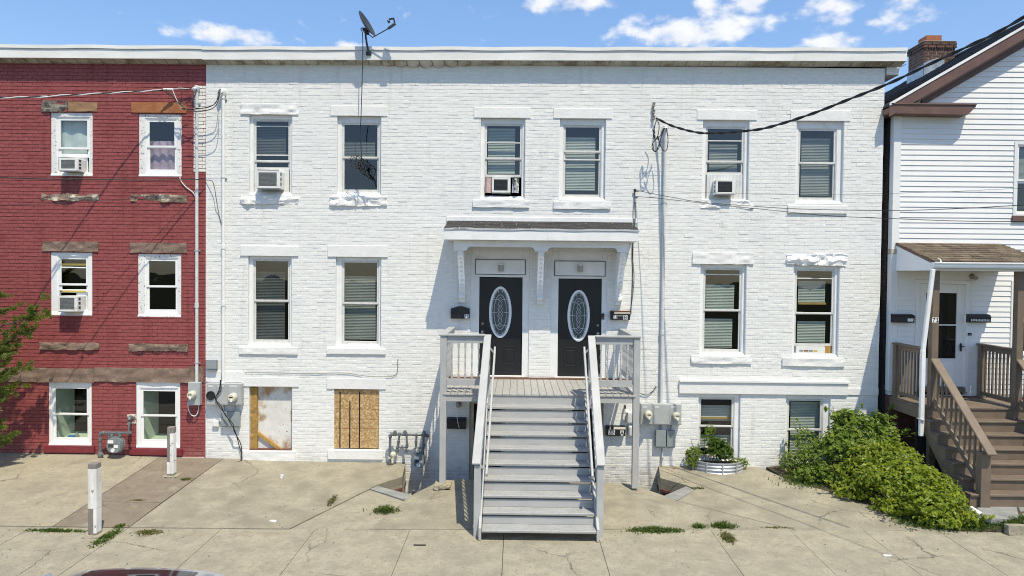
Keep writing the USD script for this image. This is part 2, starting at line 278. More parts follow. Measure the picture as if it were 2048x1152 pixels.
def leafmat(name, a, b, trans=0.35, tcol=None, scale=9.0):
    n = {'geo': ('geometry', {}), 'n': ('noise_texture', {'scale': scale, 'detail': 2.0}), 'w': ('math', {'math_type': 'add'}), 'h': ('math', {'math_type': 'multiply', 'value2': 0.6}),
         'r': ('rgb_ramp', {'ramp': [(0.35, a), (0.95, b)]}), 'p': ('principled_bsdf', {'roughness': 0.45, 'specular_ior_level': 0.35}),
         't': ('translucent_bsdf', {'color': tcol or tuple(min(1, c * 1.5) for c in b)}), 'x': ('mix_closure', {'fac': trans})}
    l = [('geo.position', 'n.vector'), ('geo.random_per_island', 'h.value1'), ('n.fac', 'w.value1'), ('h.value', 'w.value2'), ('w.value', 'r.fac'),
         ('r.color', 'p.base_color'), ('p.BSDF', 'x.closure1'), ('t.BSDF', 'x.closure2')]
    M[name] = usdkit.material(stage, '/World/Looks/' + name, n, l, surface='x.closure')


leafmat('bush_leaf', (0.085, 0.14, 0.010), (0.40, 0.43, 0.03), 0.33, (0.42, 0.50, 0.03))
leafmat('vine_leaf', (0.085, 0.145, 0.016), (0.31, 0.37, 0.05), 0.35, (0.2, 0.32, 0.04))
leafmat('weed_leaf', (0.05, 0.09, 0.014), (0.115, 0.165, 0.03), 0.35, (0.16, 0.24, 0.03))
leafmat('dry_weed', (0.10, 0.105, 0.03), (0.19, 0.185, 0.065), 0.3)
leafmat('juniper', (0.11, 0.16, 0.028), (0.24, 0.28, 0.06), 0.3, (0.3, 0.36, 0.07))


def glass(name, tint):
    n = {'t': ('transparent_bsdf', {'color': tint}), 'g': ('glossy_bsdf', {'color': (1, 1, 1), 'roughness': 0.015}), 'lw': ('layer_weight', {'blend': 0.5}), 'pw': ('math', {'math_type': 'power', 'value2': 5.0}), 'f': ('math', {'math_type': 'multiply_add', 'value2': 0.92, 'value3': 0.075}), 'x': ('mix_closure', {}),
         'geo': ('geometry', {}), 'n': ('noise_texture', {'scale': 1.6, 'detail': 1.0}), 'b': ('bump', {'distance': 0.004})}
    l = [('lw.facing', 'pw.value1'), ('pw.value', 'f.value1'), ('f.value', 'x.fac'), ('t.BSDF', 'x.closure1'), ('g.BSDF', 'x.closure2'), ('geo.position', 'n.vector'), ('n.fac', 'b.height'), ('b.normal', 'g.normal')]
    M[name] = usdkit.material(stage, '/World/Looks/' + name, n, l, surface='x.closure')


glass('window_glass', (0.84, 0.89, 0.86))
glass('dark_glass', (0.69, 0.72, 0.70))
glass('screen_glass', (0.58, 0.61, 0.61))

# ------------------------------------------------------------------ mesh helpers
_sg = np.array([[a, b, c] for a in (-1, 1) for b in (-1, 1) for c in (-1, 1)], float)
_cp = np.array([s * np.array([1 - 0.2 * (k == 0), 1 - 0.2 * (k == 1), 1 - 0.2 * (k == 2)]) if False else s * (1 - 0.2 * (1 - np.eye(3)[k])) for s in _sg for k in range(3)])
_hull = ConvexHull(_cp)
_cf = []
for simp, eq in zip(_hull.simplices, _hull.equations):
    a, b, c = _cp[simp]
    _cf.append(simp if np.dot(np.cross(b - a, c - a), eq[:3]) > 0 else simp[::-1])
_cf = np.array(_cf)
_sgn = np.repeat(_sg, 3, 0)
_in = np.array([1 - np.eye(3)[k] for s in _sg for k in range(3)])


class MB:
    def __init__(self):
        self.v, self.f, self.n = [], [], 0

    def add(self, v, f):
        v = np.asarray(v, float); f = np.asarray(f, int)
        if f.shape[1] == 4:
            f = np.vstack([f[:, [0, 1, 2]], f[:, [0, 2, 3]]])
        self.v.append(v); self.f.append(f + self.n); self.n += len(v)
        return self

    def tm(self, m):
        return self.add(m.vertices, m.faces)

    def box(self, x0, x1, y0, y1, z0, z1, c=0.0):
        lo, hi = np.minimum([x0, y0, z0], [x1, y1, z1]), np.maximum([x0, y0, z0], [x1, y1, z1])
        m, h = (lo + hi) / 2, (hi - lo) / 2
        if c:
            c = min(c, h.min() * 0.45)
            return self.add(m + _sgn * (h - c * _in), _cf)
        return self.add(m + _sg * h, [[0, 1, 3, 2], [4, 6, 7, 5], [0, 4, 5, 1], [2, 3, 7, 6], [0, 2, 6, 4], [1, 5, 7, 3]])

    def beam(self, p0, p1, w, h, up=(0, 0, 1), c=0.0):
        """bar from p0 to p1 of width w (sideways) and height h (along up)"""
        p0, p1 = np.asarray(p0, float), np.asarray(p1, float)
        a = p1 - p0; L = np.linalg.norm(a); a /= L
        s = np.cross(a, up); s /= np.linalg.norm(s); u = np.cross(s, a)
        hh = np.array([L / 2, w / 2, h / 2])
        if c:
            c = min(c, hh.min() * 0.45)
            loc, f = _sgn * (hh - c * _in), _cf
        else:
            loc, f = _sg * hh, np.array([[0, 1, 3, 2], [4, 6, 7, 5], [0, 4, 5, 1], [2, 3, 7, 6], [0, 2, 6, 4], [1, 5, 7, 3]])
        B = np.stack([a, s, u])
        if np.linalg.det(B) < 0:
            f = f[:, ::-1]
        return self.add((p0 + p1) / 2 + loc @ B, f)

    def tube(self, pts, r, n=8, caps=True):
        pts = np.asarray(pts, float); k = len(pts)
        r = np.full(k, r) if np.ndim(r) == 0 else np.asarray(r)
        t = np.gradient(pts, axis=0); t /= np.maximum(np.linalg.norm(t, axis=1, keepdims=True), 1e-9)
        ref = np.array([0, 0, 1.0]) if abs(t[0][2]) < 0.9 else np.array([1.0, 0, 0])
        u = np.cross(t[0], ref); u /= np.linalg.norm(u)
        ang = np.linspace(0, 2 * math.pi, n, endpoint=False)
        V = []
        for i in range(k):
            u = u - t[i] * np.dot(u, t[i]); u /= np.linalg.norm(u)
            w = np.cross(t[i], u)
            V.append(pts[i] + r[i] * (np.cos(ang)[:, None] * u + np.sin(ang)[:, None] * w))
        V = np.vstack(V)
        F = [[i * n + j, i * n + (j + 1) % n, (i + 1) * n + (j + 1) % n, (i + 1) * n + j] for i in range(k - 1) for j in range(n)]
        self.add(V, F)
        if caps:
            for e, idx in ((0, 0), (k - 1, k - 1)):
                ring = np.arange(n) + idx * n
                cc = np.vstack([V[ring], pts[e]])
                tri = [[n, (j + 1) % n, j] if e == 0 else [n, j, (j + 1) % n] for j in range(n)]
                self.add(cc, tri)
        return self

    def lathe(self, prof, base, axis=(0, 0, 1), n=12, ends=True):
        """prof: (radius, height along axis)"""
        axis = np.asarray(axis, float); axis /= np.linalg.norm(axis)
        ref = np.array([1.0, 0, 0]) if abs(axis[0]) < 0.9 else np.array([0, 1.0, 0])
        u = np.cross(axis, ref); u /= np.linalg.norm(u); w = np.cross(axis, u)
        ang = np.linspace(0, 2 * math.pi, n, endpoint=False)
        V = np.vstack([np.asarray(base) + h * axis + r * (np.cos(ang)[:, None] * u + np.sin(ang)[:, None] * w) for r, h in prof])
        k = len(prof)
        F = [[i * n + j, i * n + (j + 1) % n, (i + 1) * n + (j + 1) % n, (i + 1) * n + j] for i in range(k - 1) for j in range(n)]
        self.add(V, F)
        if ends:
            for e in (0, k - 1):
                cc = np.vstack([V[e * n:(e + 1) * n], np.asarray(base) + prof[e][1] * axis])
                self.add(cc, [[n, (j + 1) % n, j] if e == 0 else [n, j, (j + 1) % n] for j in range(n)])
        return self

    def prism(self, poly, axis, lo, hi):
        """shapely polygon extruded; axis 'y': poly in (x,z); 'x': poly in (y,z); 'z': poly in (x,y)"""
        for g in getattr(poly, 'geoms', [poly]):
            if g.is_empty or g.area < 1e-9:
                continue
            m = trimesh.creation.extrude_polygon(g, abs(hi - lo), engine='earcut')
            v = np.array(m.vertices); l = min(lo, hi)
            if axis == 'y':
                v2 = np.stack([v[:, 0], l + v[:, 2], v[:, 1]], 1); f = m.faces[:, ::-1]
            elif axis == 'x':
                v2 = np.stack([l + v[:, 2], v[:, 0], v[:, 1]], 1); f = m.faces
            else:
                v2 = np.stack([v[:, 0], v[:, 1], l + v[:, 2]], 1); f = m.faces
            self.add(v2, f)
        return self

    def mesh(self):
        return np.vstack(self.v), np.vstack(self.f)


_count = {}


def path_for(name, parent):
    par = '/World' if parent is None else str(parent.GetPath())
    k = _count.get((par, name), 0); _count[(par, name)] = k + 1
    return f'{par}/{name}' if k == 0 else f'{par}/{name}_{k:03d}'


def data(p, label=None, cat=None, group=None, kind=None):
    for k, v in (('label', label), ('category', cat), ('group', group), ('kind', kind)):
        if v:
            p.SetCustomDataByKey(k, v)
    return p


def obj(name, mesh, material, parent=None, smooth=False, **kw):
    m = mesh.mesh() if isinstance(mesh, MB) else mesh
    p = usdkit.mesh(stage, path_for(name, parent), m, M[material], smooth=smooth).GetPrim()
    return data(p, **kw)


def thing(name, label, cat, group=None, loc=None):
    x = UsdGeom.Xform.Define(stage, path_for(name, None))
    if loc is not None:
        x.AddTranslateOp().Set(Gf.Vec3d(*map(float, loc)))
    return data(x.GetPrim(), label, cat, group)


def xpart(name, parent):
    return UsdGeom.Xform.Define(stage, path_for(name, parent)).GetPrim()


def bez(pts, n=16):
    """smooth curve through the points (Catmull-Rom)"""
    p = np.asarray(pts, float)
    if len(p) == 2:
        return np.linspace(p[0], p[1], n)
    q = np.vstack([2 * p[0] - p[1], p, 2 * p[-1] - p[-2]])
    out = []
    for i in range(1, len(q) - 2):
        t = np.linspace(0, 1, n, endpoint=(i == len(q) - 3))[:, None]
        out.append(0.5 * (2 * q[i] + (q[i + 1] - q[i - 1]) * t + (2 * q[i - 1] - 5 * q[i] + 4 * q[i + 1] - q[i + 2]) * t ** 2 + (3 * q[i] - q[i - 1] - 3 * q[i + 1] + q[i + 2]) * t ** 3))
    return np.vstack(out)


def text(parent, s, x, z, Y, h, material='ink_black', name='lettering', bold=True):
    m = meshkit.text_mesh(s, h, 0.002, bold)
    v = np.array(m.vertices)
    obj(name, (np.stack([x + v[:, 0], Y - v[:, 2], z + v[:, 1]], 1), m.faces[:, ::-1][:, ::-1]), material, parent)


def frame_ring(mb, x0, x1, z0, z1, w, y0, y1, c=0.003):
    """rectangular frame; w = (left, right, top, bottom) widths"""
    l, r, t, b = w if np.ndim(w) else (w,) * 4
    mb.box(x0, x0 + l, y0, y1, z0, z1, c); mb.box(x1 - r, x1, y0, y1, z0, z1, c)
    mb.box(x0 + l, x1 - r, y0 + 0.0015, y1, z1 - t, z1, c); mb.box(x0 + l, x1 - r, y0 + 0.0015, y1, z0, z0 + b, c)


def sheet(x0, x1, y, z0, z1):
    return np.array([[x0, y, z0], [x1, y, z0], [x1, y, z1], [x0, y, z1]]), np.array([[0, 1, 2, 3]])


def rough_block(x0, x1, y0, y1, z0, z1, amp, seed, nx=48, nz=8, eat=0.0):
    """stone block whose front, top and bottom are broken"""
    ny = 3
    m = trimesh.creation.box((1, 1, 1))
    xs, zs = np.linspace(0, 1, nx), np.linspace(0, 1, nz)
    V, F = [], []

    def face(fn, a, b):
        base = len(V)
        for i in range(len(a)):
            for j in range(len(b)):
                V.append(fn(a[i], b[j]))
        for i in range(len(a) - 1):
            for j in range(len(b) - 1):
                q = base + i * len(b) + j
                F.append([q, q + len(b), q + len(b) + 1, q + 1])
    ys = np.linspace(0, 1, ny)
    face(lambda a, b: (a, 0, b), xs, zs)
    face(lambda a, b: (a, b, 1), xs, ys)
    face(lambda a, b: (a, 1 - b, 0), xs, ys)
    face(lambda a, b: (0, 1 - a, b), ys, zs)
    face(lambda a, b: (1, a, b), ys, zs)
    v = np.array(V, float)
    p = np.stack([x0 + v[:, 0] * (x1 - x0), y0 + v[:, 1] * (y1 - y0), z0 + v[:, 2] * (z1 - z0)], 1)
    q = p * np.array([7, 9, 15])
    n = np.stack([np.round((meshkit.noise(q * 0.8, seed + k) - 0.5) * 5 + 0.8 * (meshkit.fbm(q * 1.3, 3, seed + 5 + k) - 0.5)) / 5 + 0.25 * (meshkit.fbm(q * 2.1, 3, seed + 9 + k) - 0.5) for k in range(3)], 1)
    w = (1 - v[:, 1])[:, None]
    p = p + n * np.array([1.0, 1.6, 1.2]) * amp * w
    if eat:
        e = np.clip(meshkit.fbm(np.stack([p[:, 0] * 2.2 + seed, p[:, 1] * 0, p[:, 0] * 0], 1), 3, seed) - 0.42, 0, 1) * 4
        front = (1 - v[:, 1])
        p[:, 1] += eat * e * front
        p[:, 2] += np.where(v[:, 2] < 0.5, 1, -0.5) * eat * e * 0.5 * front
    return p, np.array(F)


# ------------------------------------------------------------------ levels of the ground
def gz(y):                       # paved ground falls gently from the wall to the pavement
    return np.interp(y, [-9.0, -7.0, -3.55, 0.0], [-0.17, -0.15, -0.095, 0.0])


def gz_mid(y):
    return np.interp(y, [-3.55, -1.5, 0.0], [-0.095, 0.085, 0.09])

# ------------------------------------------------------------------ ground, street, pavement
XL, XR = -14.2, 7.685            # ends of the terrace
XB = -6.64                      # party line between the red and the white house


def ywalk(x):
    return np.interp(x, [-8.0, -3.0, 6.0, 14.0], [-3.66, -3.60, -3.33, -3.30])


_pit = Polygon([(-2.33, 0.30), (-2.25, -0.93), (-2.66, -1.44), (-1.86, -1.98), (-1.46, -1.45), (-0.6, -1.40), (1.7, -1.50), (2.28, -1.51), (2.74, -1.86), (3.34, -1.22), (2.92, -0.81), (3.04, 0.30)])
g = MB()
hole = unary_union([_pit.buffer(0.02), sbox(-14.1, 0.05, 7.6, 7.0)])
g.prism(sbox(-400, -400, 400, 400).difference(sbox(-30, -9, 30, 9)), 'z', -0.45, -0.40)
g.prism(sbox(-30, -9, 30, 9).difference(hole), 'z', -0.45, -0.40)
obj('ground', g, 'ground_dirt', kind='structure')
g = MB().prism(sbox(-60, -17.5, 60, -7.12), 'z', -0.36, -0.28)
obj('street', g, 'asphalt', kind='structure')
g = MB()
for i in range(-20, 20):
    g.box(i * 2.0 + 0.006, i * 2.0 + 1.994, -7.12, -6.97, -0.38, -0.155, 0.012)
obj('kerb', g, 'concrete_walk', kind='structure')
g = MB().prism(_pit.buffer(0.4), 'z', -1.35, -1.2)
obj('areaway_floor', g, 'soil', kind='structure')

walk = xpart('pavement', None)
data(walk, kind='structure')


def slab(poly, zf, material, parent, thick=0.14, grow=-0.008, name='slab'):
    poly = poly.buffer(grow, join_style=2)
    if poly.is_empty:
        return
    # cut into strips along y so that the top can follow the fall of the ground
    mb = MB()
    minx, miny, maxx, maxy = poly.bounds
    m = trimesh.creation.extrude_polygon(poly, thick, engine='earcut')
    m = m.subdivide_to_size(0.7)
    v = np.array(m.vertices)
    top = v[:, 2] / thick
    zz = zf(v[:, 0], v[:, 1])
    v[:, 2] = zz - thick * (1 - top)
    mb.add(v, m.faces)
    return obj(name, mb, material, parent)


edges = [-14.0, -12.5, -11.0, -9.4, -7.75, -6.22, -4.72, -3.22, -1.69, -0.17, 1.33, 3.2, 4.51, 5.72, 6.95, 8.3, 9.8, 11.3, 13.0]
for i in range(len(edges) - 1):
    a, b = edges[i], edges[i + 1]
    for (ya, yb) in ((None, -6.965),):
        poly = Polygon([(a, float(ywalk(a))), (b, float(ywalk(b))), (b, yb), (a, yb)])
        slab(poly, lambda x, y: gz(y) + 0.003 * math.sin(i * 7.1), 'concrete_walk', walk, grow=-0.0045)
obj('joint_bed', MB().prism(sbox(-14, -6.96, 13, -3.25), 'z', -0.31, -0.2), 'joint_dirt', walk)

drive = xpart('driveway', None)
data(drive, kind='structure')
D1a, D1b = (-3.64, -3.60), (-2.758, -1.661)


def gleft(x, y):
    return gz(y) + np.interp(x, [-9, -4.5], [0.10, 0.0]) * np.interp(y, [-3.6, 0], [0, 1])


l1 = lambda y: -7.60 + 0.0 * y
slab(Polygon([(-14, 0.01), (-7.60, 0.01), (-7.46, -3.62), (-14, -3.66)]), gleft, 'concrete_sand', drive)
slab(Polygon([(-7.60, 0.01), (-6.26, 0.01), (-6.25, -2.55), (-7.50, -2.55)]), gleft, 'concrete_brown', drive)
slab(Polygon([(-7.50, -2.55), (-6.25, -2.55), (-6.225, -3.62), (-7.46, -3.62)]), gleft, 'concrete_brown', drive)
slab(Polygon([(-6.26, 0.01), (-2.34, 0.01), (-2.25, -0.93), (-2.66, -1.44), (-2.758, -1.661), (-3.64, -3.59), (-6.225, -3.62)]), gleft, 'concrete_drive', drive, thick=0.22)
slab(Polygon([(-2.758, -1.661), (-1.98, -2.26), (-2.36, -3.57), (-3.64, -3.59)]), lambda x, y: gz(y) - 0.015, 'concrete_walk', drive)
slab(Polygon([(-1.98, -2.26), (-1.86, -1.98), (-1.46, -1.45), (-0.6, -1.40), (1.7, -1.50), (2.28, -1.51), (2.74, -1.86), (2.96, -2.10), (4.62, -3.38), (-2.36, -3.57)]),
     lambda x, y: np.interp(np.abs(x - 0.4), [1.6, 2.6], [1, 0]) * (gz_mid(y) - gz(y)) + gz(y), 'concrete_drive', drive, thick=0.22)
slab(Polygon([(3.05, 0.01), (2.92, -0.81), (3.34, -1.22), (3.46, -1.46), (2.96, -2.10), (4.62, -3.38), (7.2, -3.32), (6.8, -1.9), (5.4, -0.55), (5.2, 0.01)]), lambda x, y: gz(y) * 1.0 + 0.0, 'concrete_drive', drive, thick=0.22)
for poly in ([(-2.66, -1.45), (-2.748, -1.655), (-1.985, -2.25), (-1.865, -1.985)], [(3.34, -1.225), (3.455, -1.455), (2.96, -2.095), (2.745, -1.865)]):
    mb = MB().prism(Polygon(poly).buffer(-0.004), 'z', -0.14, -0.050)
    obj('coping_slab', mb, 'slate', drive)
obj('joint_bed', MB().prism(sbox(-14, -3.62, 7.0, 0.0).difference(_pit.buffer(0.15)), 'z', -0.32, -0.20), 'joint_dirt', drive)

# brick retaining walls of the two light wells
ret = xpart('areaway_wall', None)
data(ret, kind='structure')


def pit_wall(p, q, z0=-1.2, z1=-0.2):
    p, q = np.array(p), np.array(q)
    L = np.linalg.norm(q - p); d = (q - p) / L; nrm = np.array([-d[1], d[0]])
    core = MB().beam([*(p - nrm * 0.06), (z0 + z1) / 2], [*(q - nrm * 0.06), (z0 + z1) / 2], 0.10, z1 - z0)
    obj('core', core, 'chimney_mortar', ret)
    z, row = z0, 0
    while z < z1 - 0.03:
        s = -0.105 * (row % 2)
        while s < L:
            a, b = max(s, 0) + 0.005, min(s + 0.205, L) - 0.005
            if b - a > 0.04:
                j = float(RNG.uniform(-0.006, 0.006))
                mb = MB().beam([*(p + d * a + nrm * (j - 0.03)), z + 0.035], [*(p + d * b + nrm * (j - 0.03)), z + 0.035], 0.09, 0.062, c=0.004)
                obj('brick', mb, 'pit_brick', ret)
            s += 0.215
        z += 0.075; row += 1


pit_wall((-2.25, -0.95), (-2.66, -1.44)); pit_wall((-2.66, -1.44), (-1.86, -1.98))
pit_wall((2.74, -1.86), (3.34, -1.22)); pit_wall((3.34, -1.22), (2.92, -0.81))
pit_wall((-1.86, -1.98), (-1.46, -1.45))
mb = MB()
for (p, q) in (((-1.46, -1.45), (-0.6, -1.40)), ((-0.6, -1.40), (1.7, -1.5)), ((1.7, -1.5), (2.28, -1.51)), ((2.28, -1.51), (2.74, -1.86)), ((2.92, -0.81), (3.04, 0.0)), ((-2.33, 0.0), (-2.25, -0.93))):
    p, q = np.array(p), np.array(q); d = (q - p) / np.linalg.norm(q - p); nrm = np.array([-d[1], d[0]])
    mb.beam([*(p - nrm * 0.06), -0.72], [*(q - nrm * 0.06), -0.72], 0.1, 1.0)
obj('concrete_wall', mb, 'plaster', ret)

# ------------------------------------------------------------------ brick walls
BL, BH = 0.213, 0.0768


def lay_bricks(x0, x1, z0, z1, openings, seed):
    """running bond, cut round the openings: list of (xa, xb, za, zb)"""
    rng = np.random.default_rng(seed)
    out, row, z = [], 0, z0
    while z < z1 - 0.02:
        zt = min(z + BH, z1)
        off = (row % 2) * BL / 2 + rng.uniform(-0.012, 0.012)
        header = row % 8 == 5
        L = BL / 2 if header and False else BL
        spans = [(x0, x1, z, zt)]
        for (a, b, c, d) in openings:
            nxt = []
            for (s, e, lo, hi) in spans:
                if e <= a or s >= b or hi <= c or lo >= d:
                    nxt.append((s, e, lo, hi)); continue
                if s < a: nxt.append((s, a, lo, hi))
                if e > b: nxt.append((b, e, lo, hi))
                ss, ee = max(s, a), min(e, b)
                if c - lo > 0.02: nxt.append((ss, ee, lo, c))
                if hi - d > 0.02: nxt.append((ss, ee, d, hi))
            spans = nxt
        for (s, e, lo, hi) in spans:
            k = math.floor((s - off) / L)
            x = off + k * L
            while x < e:
                a, b = max(x, s), min(x + L, e)
                if b - a > 0.025:
                    out.append((a, b, lo, hi))
                x += L
        z += BH; row += 1
    return np.array(out)


def brick_mesh(b, joint, rise, wob, rng):
    """8 vertices per brick: a base ring sunk in the joint and an uneven face ring"""
    n = len(b)
    j = joint / 2
    xa, xb, za, zb = b[:, 0] + j * 0.55, b[:, 1] - j * 0.55, b[:, 2] + j, b[:, 3] - j
    c = 0.0045
    V = np.zeros((n, 8, 3))
    for k, (xx, zz, sx, sz) in enumerate(((xa, za, 1, 1), (xb, za, -1, 1), (xb, zb, -1, -1), (xa, zb, 1, -1))):
        V[:, k] = np.stack([xx, np.full(n, 0.012), zz], 1)
        V[:, k + 4] = np.stack([xx + sx * c, np.zeros(n), zz + sz * c], 1)
    V[:, :, 0] += rng.normal(0, wob * 0.9, (n, 8)); V[:, :, 2] += rng.normal(0, wob * 0.8, (n, 8))
    push = rng.normal(0, rise, n) - np.abs(rng.normal(0, rise * 0.5, n))
    V[:, 4:, 1] += push[:, None] + rng.normal(0, rise * 0.55, (n, 4))
    F = np.array([[4, 5, 6, 7], [0, 1, 5, 4], [1, 2, 6, 5], [2, 3, 7, 6], [3, 0, 4, 7]])
    return V, F


def brick_wall(house, wall, bricks, material, joint, rise, wob, seed, hidden=None, singles=300):
    rng = np.random.default_rng(seed)
    V, F = brick_mesh(bricks, joint, rise, wob, rng)
    full = (bricks[:, 1] - bricks[:, 0] > BL * 0.9) & (bricks[:, 3] - bricks[:, 2] > BH * 0.9)
    cx, cz = bricks[:, :2].mean(1), bricks[:, 2:].mean(1)
    vis = full & (cz > 0.1)
    for (a, b, c, d) in hidden or []:
        vis &= ~((cx > a) & (cx < b) & (cz > c) & (cz < d))
    dist = np.where(vis, np.hypot(cx - CAM[0], cz - CAM[2]), 1e9)
    pick = set(np.argsort(dist, kind='stable')[:singles].tolist())
    for i in pick:
        if dist[i] > 1e8: continue
        obj('brick', (V[i], F), material, wall)
    rest = np.array([i for i in range(len(bricks)) if i not in pick])
    FF = (F[None] + 8 * np.arange(len(rest))[:, None, None]).reshape(-1, 4)
    obj('brickwork', (V[rest].reshape(-1, 3), FF), material, wall, kind='stuff')


def core_wall(x0, x1, z0, z1, openings, y0, y1):
    p = sbox(x0, z0, x1, z1)
    for (a, b, c, d) in openings:
        p = p.difference(sbox(a, c, b, d))
    return MB().prism(p, 'y', y0, y1)


# ------------------------------------------------------------------ window builder
def win(house, O, F, meet, casing='white_trim', frame='storm_frame', y=0.065, fw=0.035, extra_rails=(), upper=None, lower=None, blinds=(), glassmat='window_glass',
        sill_slope=True, lower_back=0.022, open_from=None, rail_h=0.04, name='window', label=None):
    """double-hung sash window. O: brick opening, F: frame, both picture rectangles; meet: picture row of the meeting rail.
    blinds: (left, top, right, bottom, material) picture rectangles; open_from: picture row below which the opening is bare (an air conditioner stands there)"""
    o, f = R(*O), R(*F)
    mb = MB()
    dy = y + 0.10
    mb.box(o[0], f[0] + 0.004, y, dy, o[2], o[3], 0.004); mb.box(f[1] - 0.004, o[1], y, dy, o[2], o[3], 0.004)
    mb.box(f[0], f[1], y + 0.002, dy, f[3] - 0.004, o[3], 0.004)
    if f[2] - o[2] > 0.01:
        mb.box(f[0], f[1], y + 0.002, dy, o[2], f[2] + 0.004, 0.004)
    if sill_slope:      # sloping sub-sill
        a = W((O[0] + O[2]) / 2, O[3])[1]
        mb.prism(Polygon([(0.0, o[2] - 0.001), (dy, o[2] - 0.001), (dy, f[2] + 0.0), (y - 0.004, f[2] - 0.004), (-0.004, o[2] + 0.012)]), 'x', o[0] + 0.002, o[1] - 0.002)
    w = obj(name, mb, casing, house, label=label)
    mb = MB()
    frame_ring(mb, f[0], f[1], f[2], f[3], fw * 0.6, y + 0.012, y + 0.09)
    obj('frame', mb, frame, w)
    zi = W((F[0] + F[2]) / 2, meet)[1]
    a, b = f[0] + fw * 0.6, f[1] - fw * 0.6
    zb = f[2] + fw * 0.6
    if open_from is not None:
        zb = W((F[0] + F[2]) / 2, open_from)[1]
    yu, yl = y + 0.022, y + 0.022 + lower_back
    mb = MB(); frame_ring(mb, a, b, zi - 0.016, f[3] - fw * 0.6, (fw, fw, fw * 0.9, rail_h), yu, yu + 0.03); obj('sash', mb, frame, w)
    mb = MB(); frame_ring(mb, a, b, zb, zi + 0.012, (fw, fw, rail_h, fw * 1.5), yl, yl + 0.03); obj('sash', mb, frame, w)
    for (t, h) in extra_rails:
        zc = W((F[0] + F[2]) / 2, t)[1]
        mb = MB().box(a + 0.002, b - 0.002, yu + 0.004, yu + 0.028, zc - h / 2, zc + h / 2, 0.003); obj('rail', mb, frame, w)
    obj('pane', sheet(a + fw * 0.8, b - fw * 0.8, yu + 0.014, zi + 0.01, f[3] - fw), upper or glassmat, w)
    obj('pane', sheet(a + fw * 0.8, b - fw * 0.8, yl + 0.014, zb + 0.01, zi - 0.01), lower or glassmat, w)
    for (l, t, r, bt, m) in blinds:
        q = R(l, t, r, bt, 0.20)
        mb = MB()
        z = q[3]
        while z > q[2]:
            mb.add([[q[0], 0.205, z], [q[1], 0.205, z], [q[1], 0.192, z - 0.027], [q[0], 0.192, z - 0.027]], [[0, 1, 2, 3]])
            z -= 0.033
        mb.box(q[0], q[1], 0.188, 0.214, q[3], q[3] + 0.028); mb.box(q[0], q[1], 0.190, 0.212, q[2] - 0.03, q[2] - 0.012)
        obj('blind', mb, m, w)
    return w, o, f


def stone(house, px, material, y0=-0.02, name='lintel', amp=0.0, seed=0, eat=0.0, y1=0.03, c=0.005, label=None, nx=52):
    r = R(*px)
    if amp or eat:
        v, f = rough_block(r[0], r[1], y0, y1, r[2], r[3], amp, seed, nx=nx, eat=eat)
        obj(name, (v, f), material, house, smooth=24, label=label)
    else:
        obj(name, MB().box(r[0], r[1], y0, y1, r[2], r[3], c), material, house, label=label)


# ------------------------------------------------------------------ white row house
white = thing('white_row_house', 'white painted two storey brick row house with flat roof, behind the grey stairs', 'house')
WO = {  # brick openings (picture edges)
    'W1': (498, 229, 584, 392), 'W2': (674, 232, 762, 394), 'W3': (961, 235, 1050, 400), 'W4': (1119, 237, 1211, 402), 'W5': (1405, 240, 1498, 402), 'W6': (1592, 241, 1687, 409),
    'W7': (496, 512, 583, 695), 'W8': (671, 514, 762, 697), 'W9': (1400, 528, 1492, 713), 'W10': (1586, 529, 1678, 717),
    'B1': (498, 773, 584, 901), 'B2': (668, 778, 758, 899), 'B3': (1396, 788, 1480, 926), 'B4': (1571, 789, 1660, 930)}
openings = [R(*v) for v in WO.values()]
dl, dr = R(941, 500, 1058, 757), R(1101, 503, 1213, 760)
basement_l, basement_r = R(938, 800, 1010, 1010), R(1135, 800, 1206, 1010)
openings += [dl, dr, basement_l, basement_r]
ZT = 8.46
ZPIT = -1.2
wall = obj('wall', core_wall(XB, XR, ZPIT, ZT, openings, 0.0030, 0.30), 'white_mortar', white)
bricks = lay_bricks(XB, XR, ZPIT, ZT, openings, 3)
canopy_px, stairs_hid = R(887, 440, 1278, 520), R(880, 520, 1282, 1000)
brick_wall(white, wall, bricks, 'white_brick', 0.0080, 0.0014, 0.0016, 11, hidden=[canopy_px, stairs_hid, R(1300, 230, 1345, 800)])
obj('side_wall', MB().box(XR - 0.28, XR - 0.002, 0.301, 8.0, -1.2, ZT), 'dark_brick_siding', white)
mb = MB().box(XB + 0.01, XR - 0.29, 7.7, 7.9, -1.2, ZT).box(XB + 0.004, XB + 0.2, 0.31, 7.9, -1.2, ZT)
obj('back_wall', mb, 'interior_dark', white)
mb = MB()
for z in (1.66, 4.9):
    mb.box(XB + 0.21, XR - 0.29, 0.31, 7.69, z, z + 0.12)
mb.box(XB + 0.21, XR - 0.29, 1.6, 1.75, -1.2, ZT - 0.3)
obj('interior', mb, 'interior_dark', white)

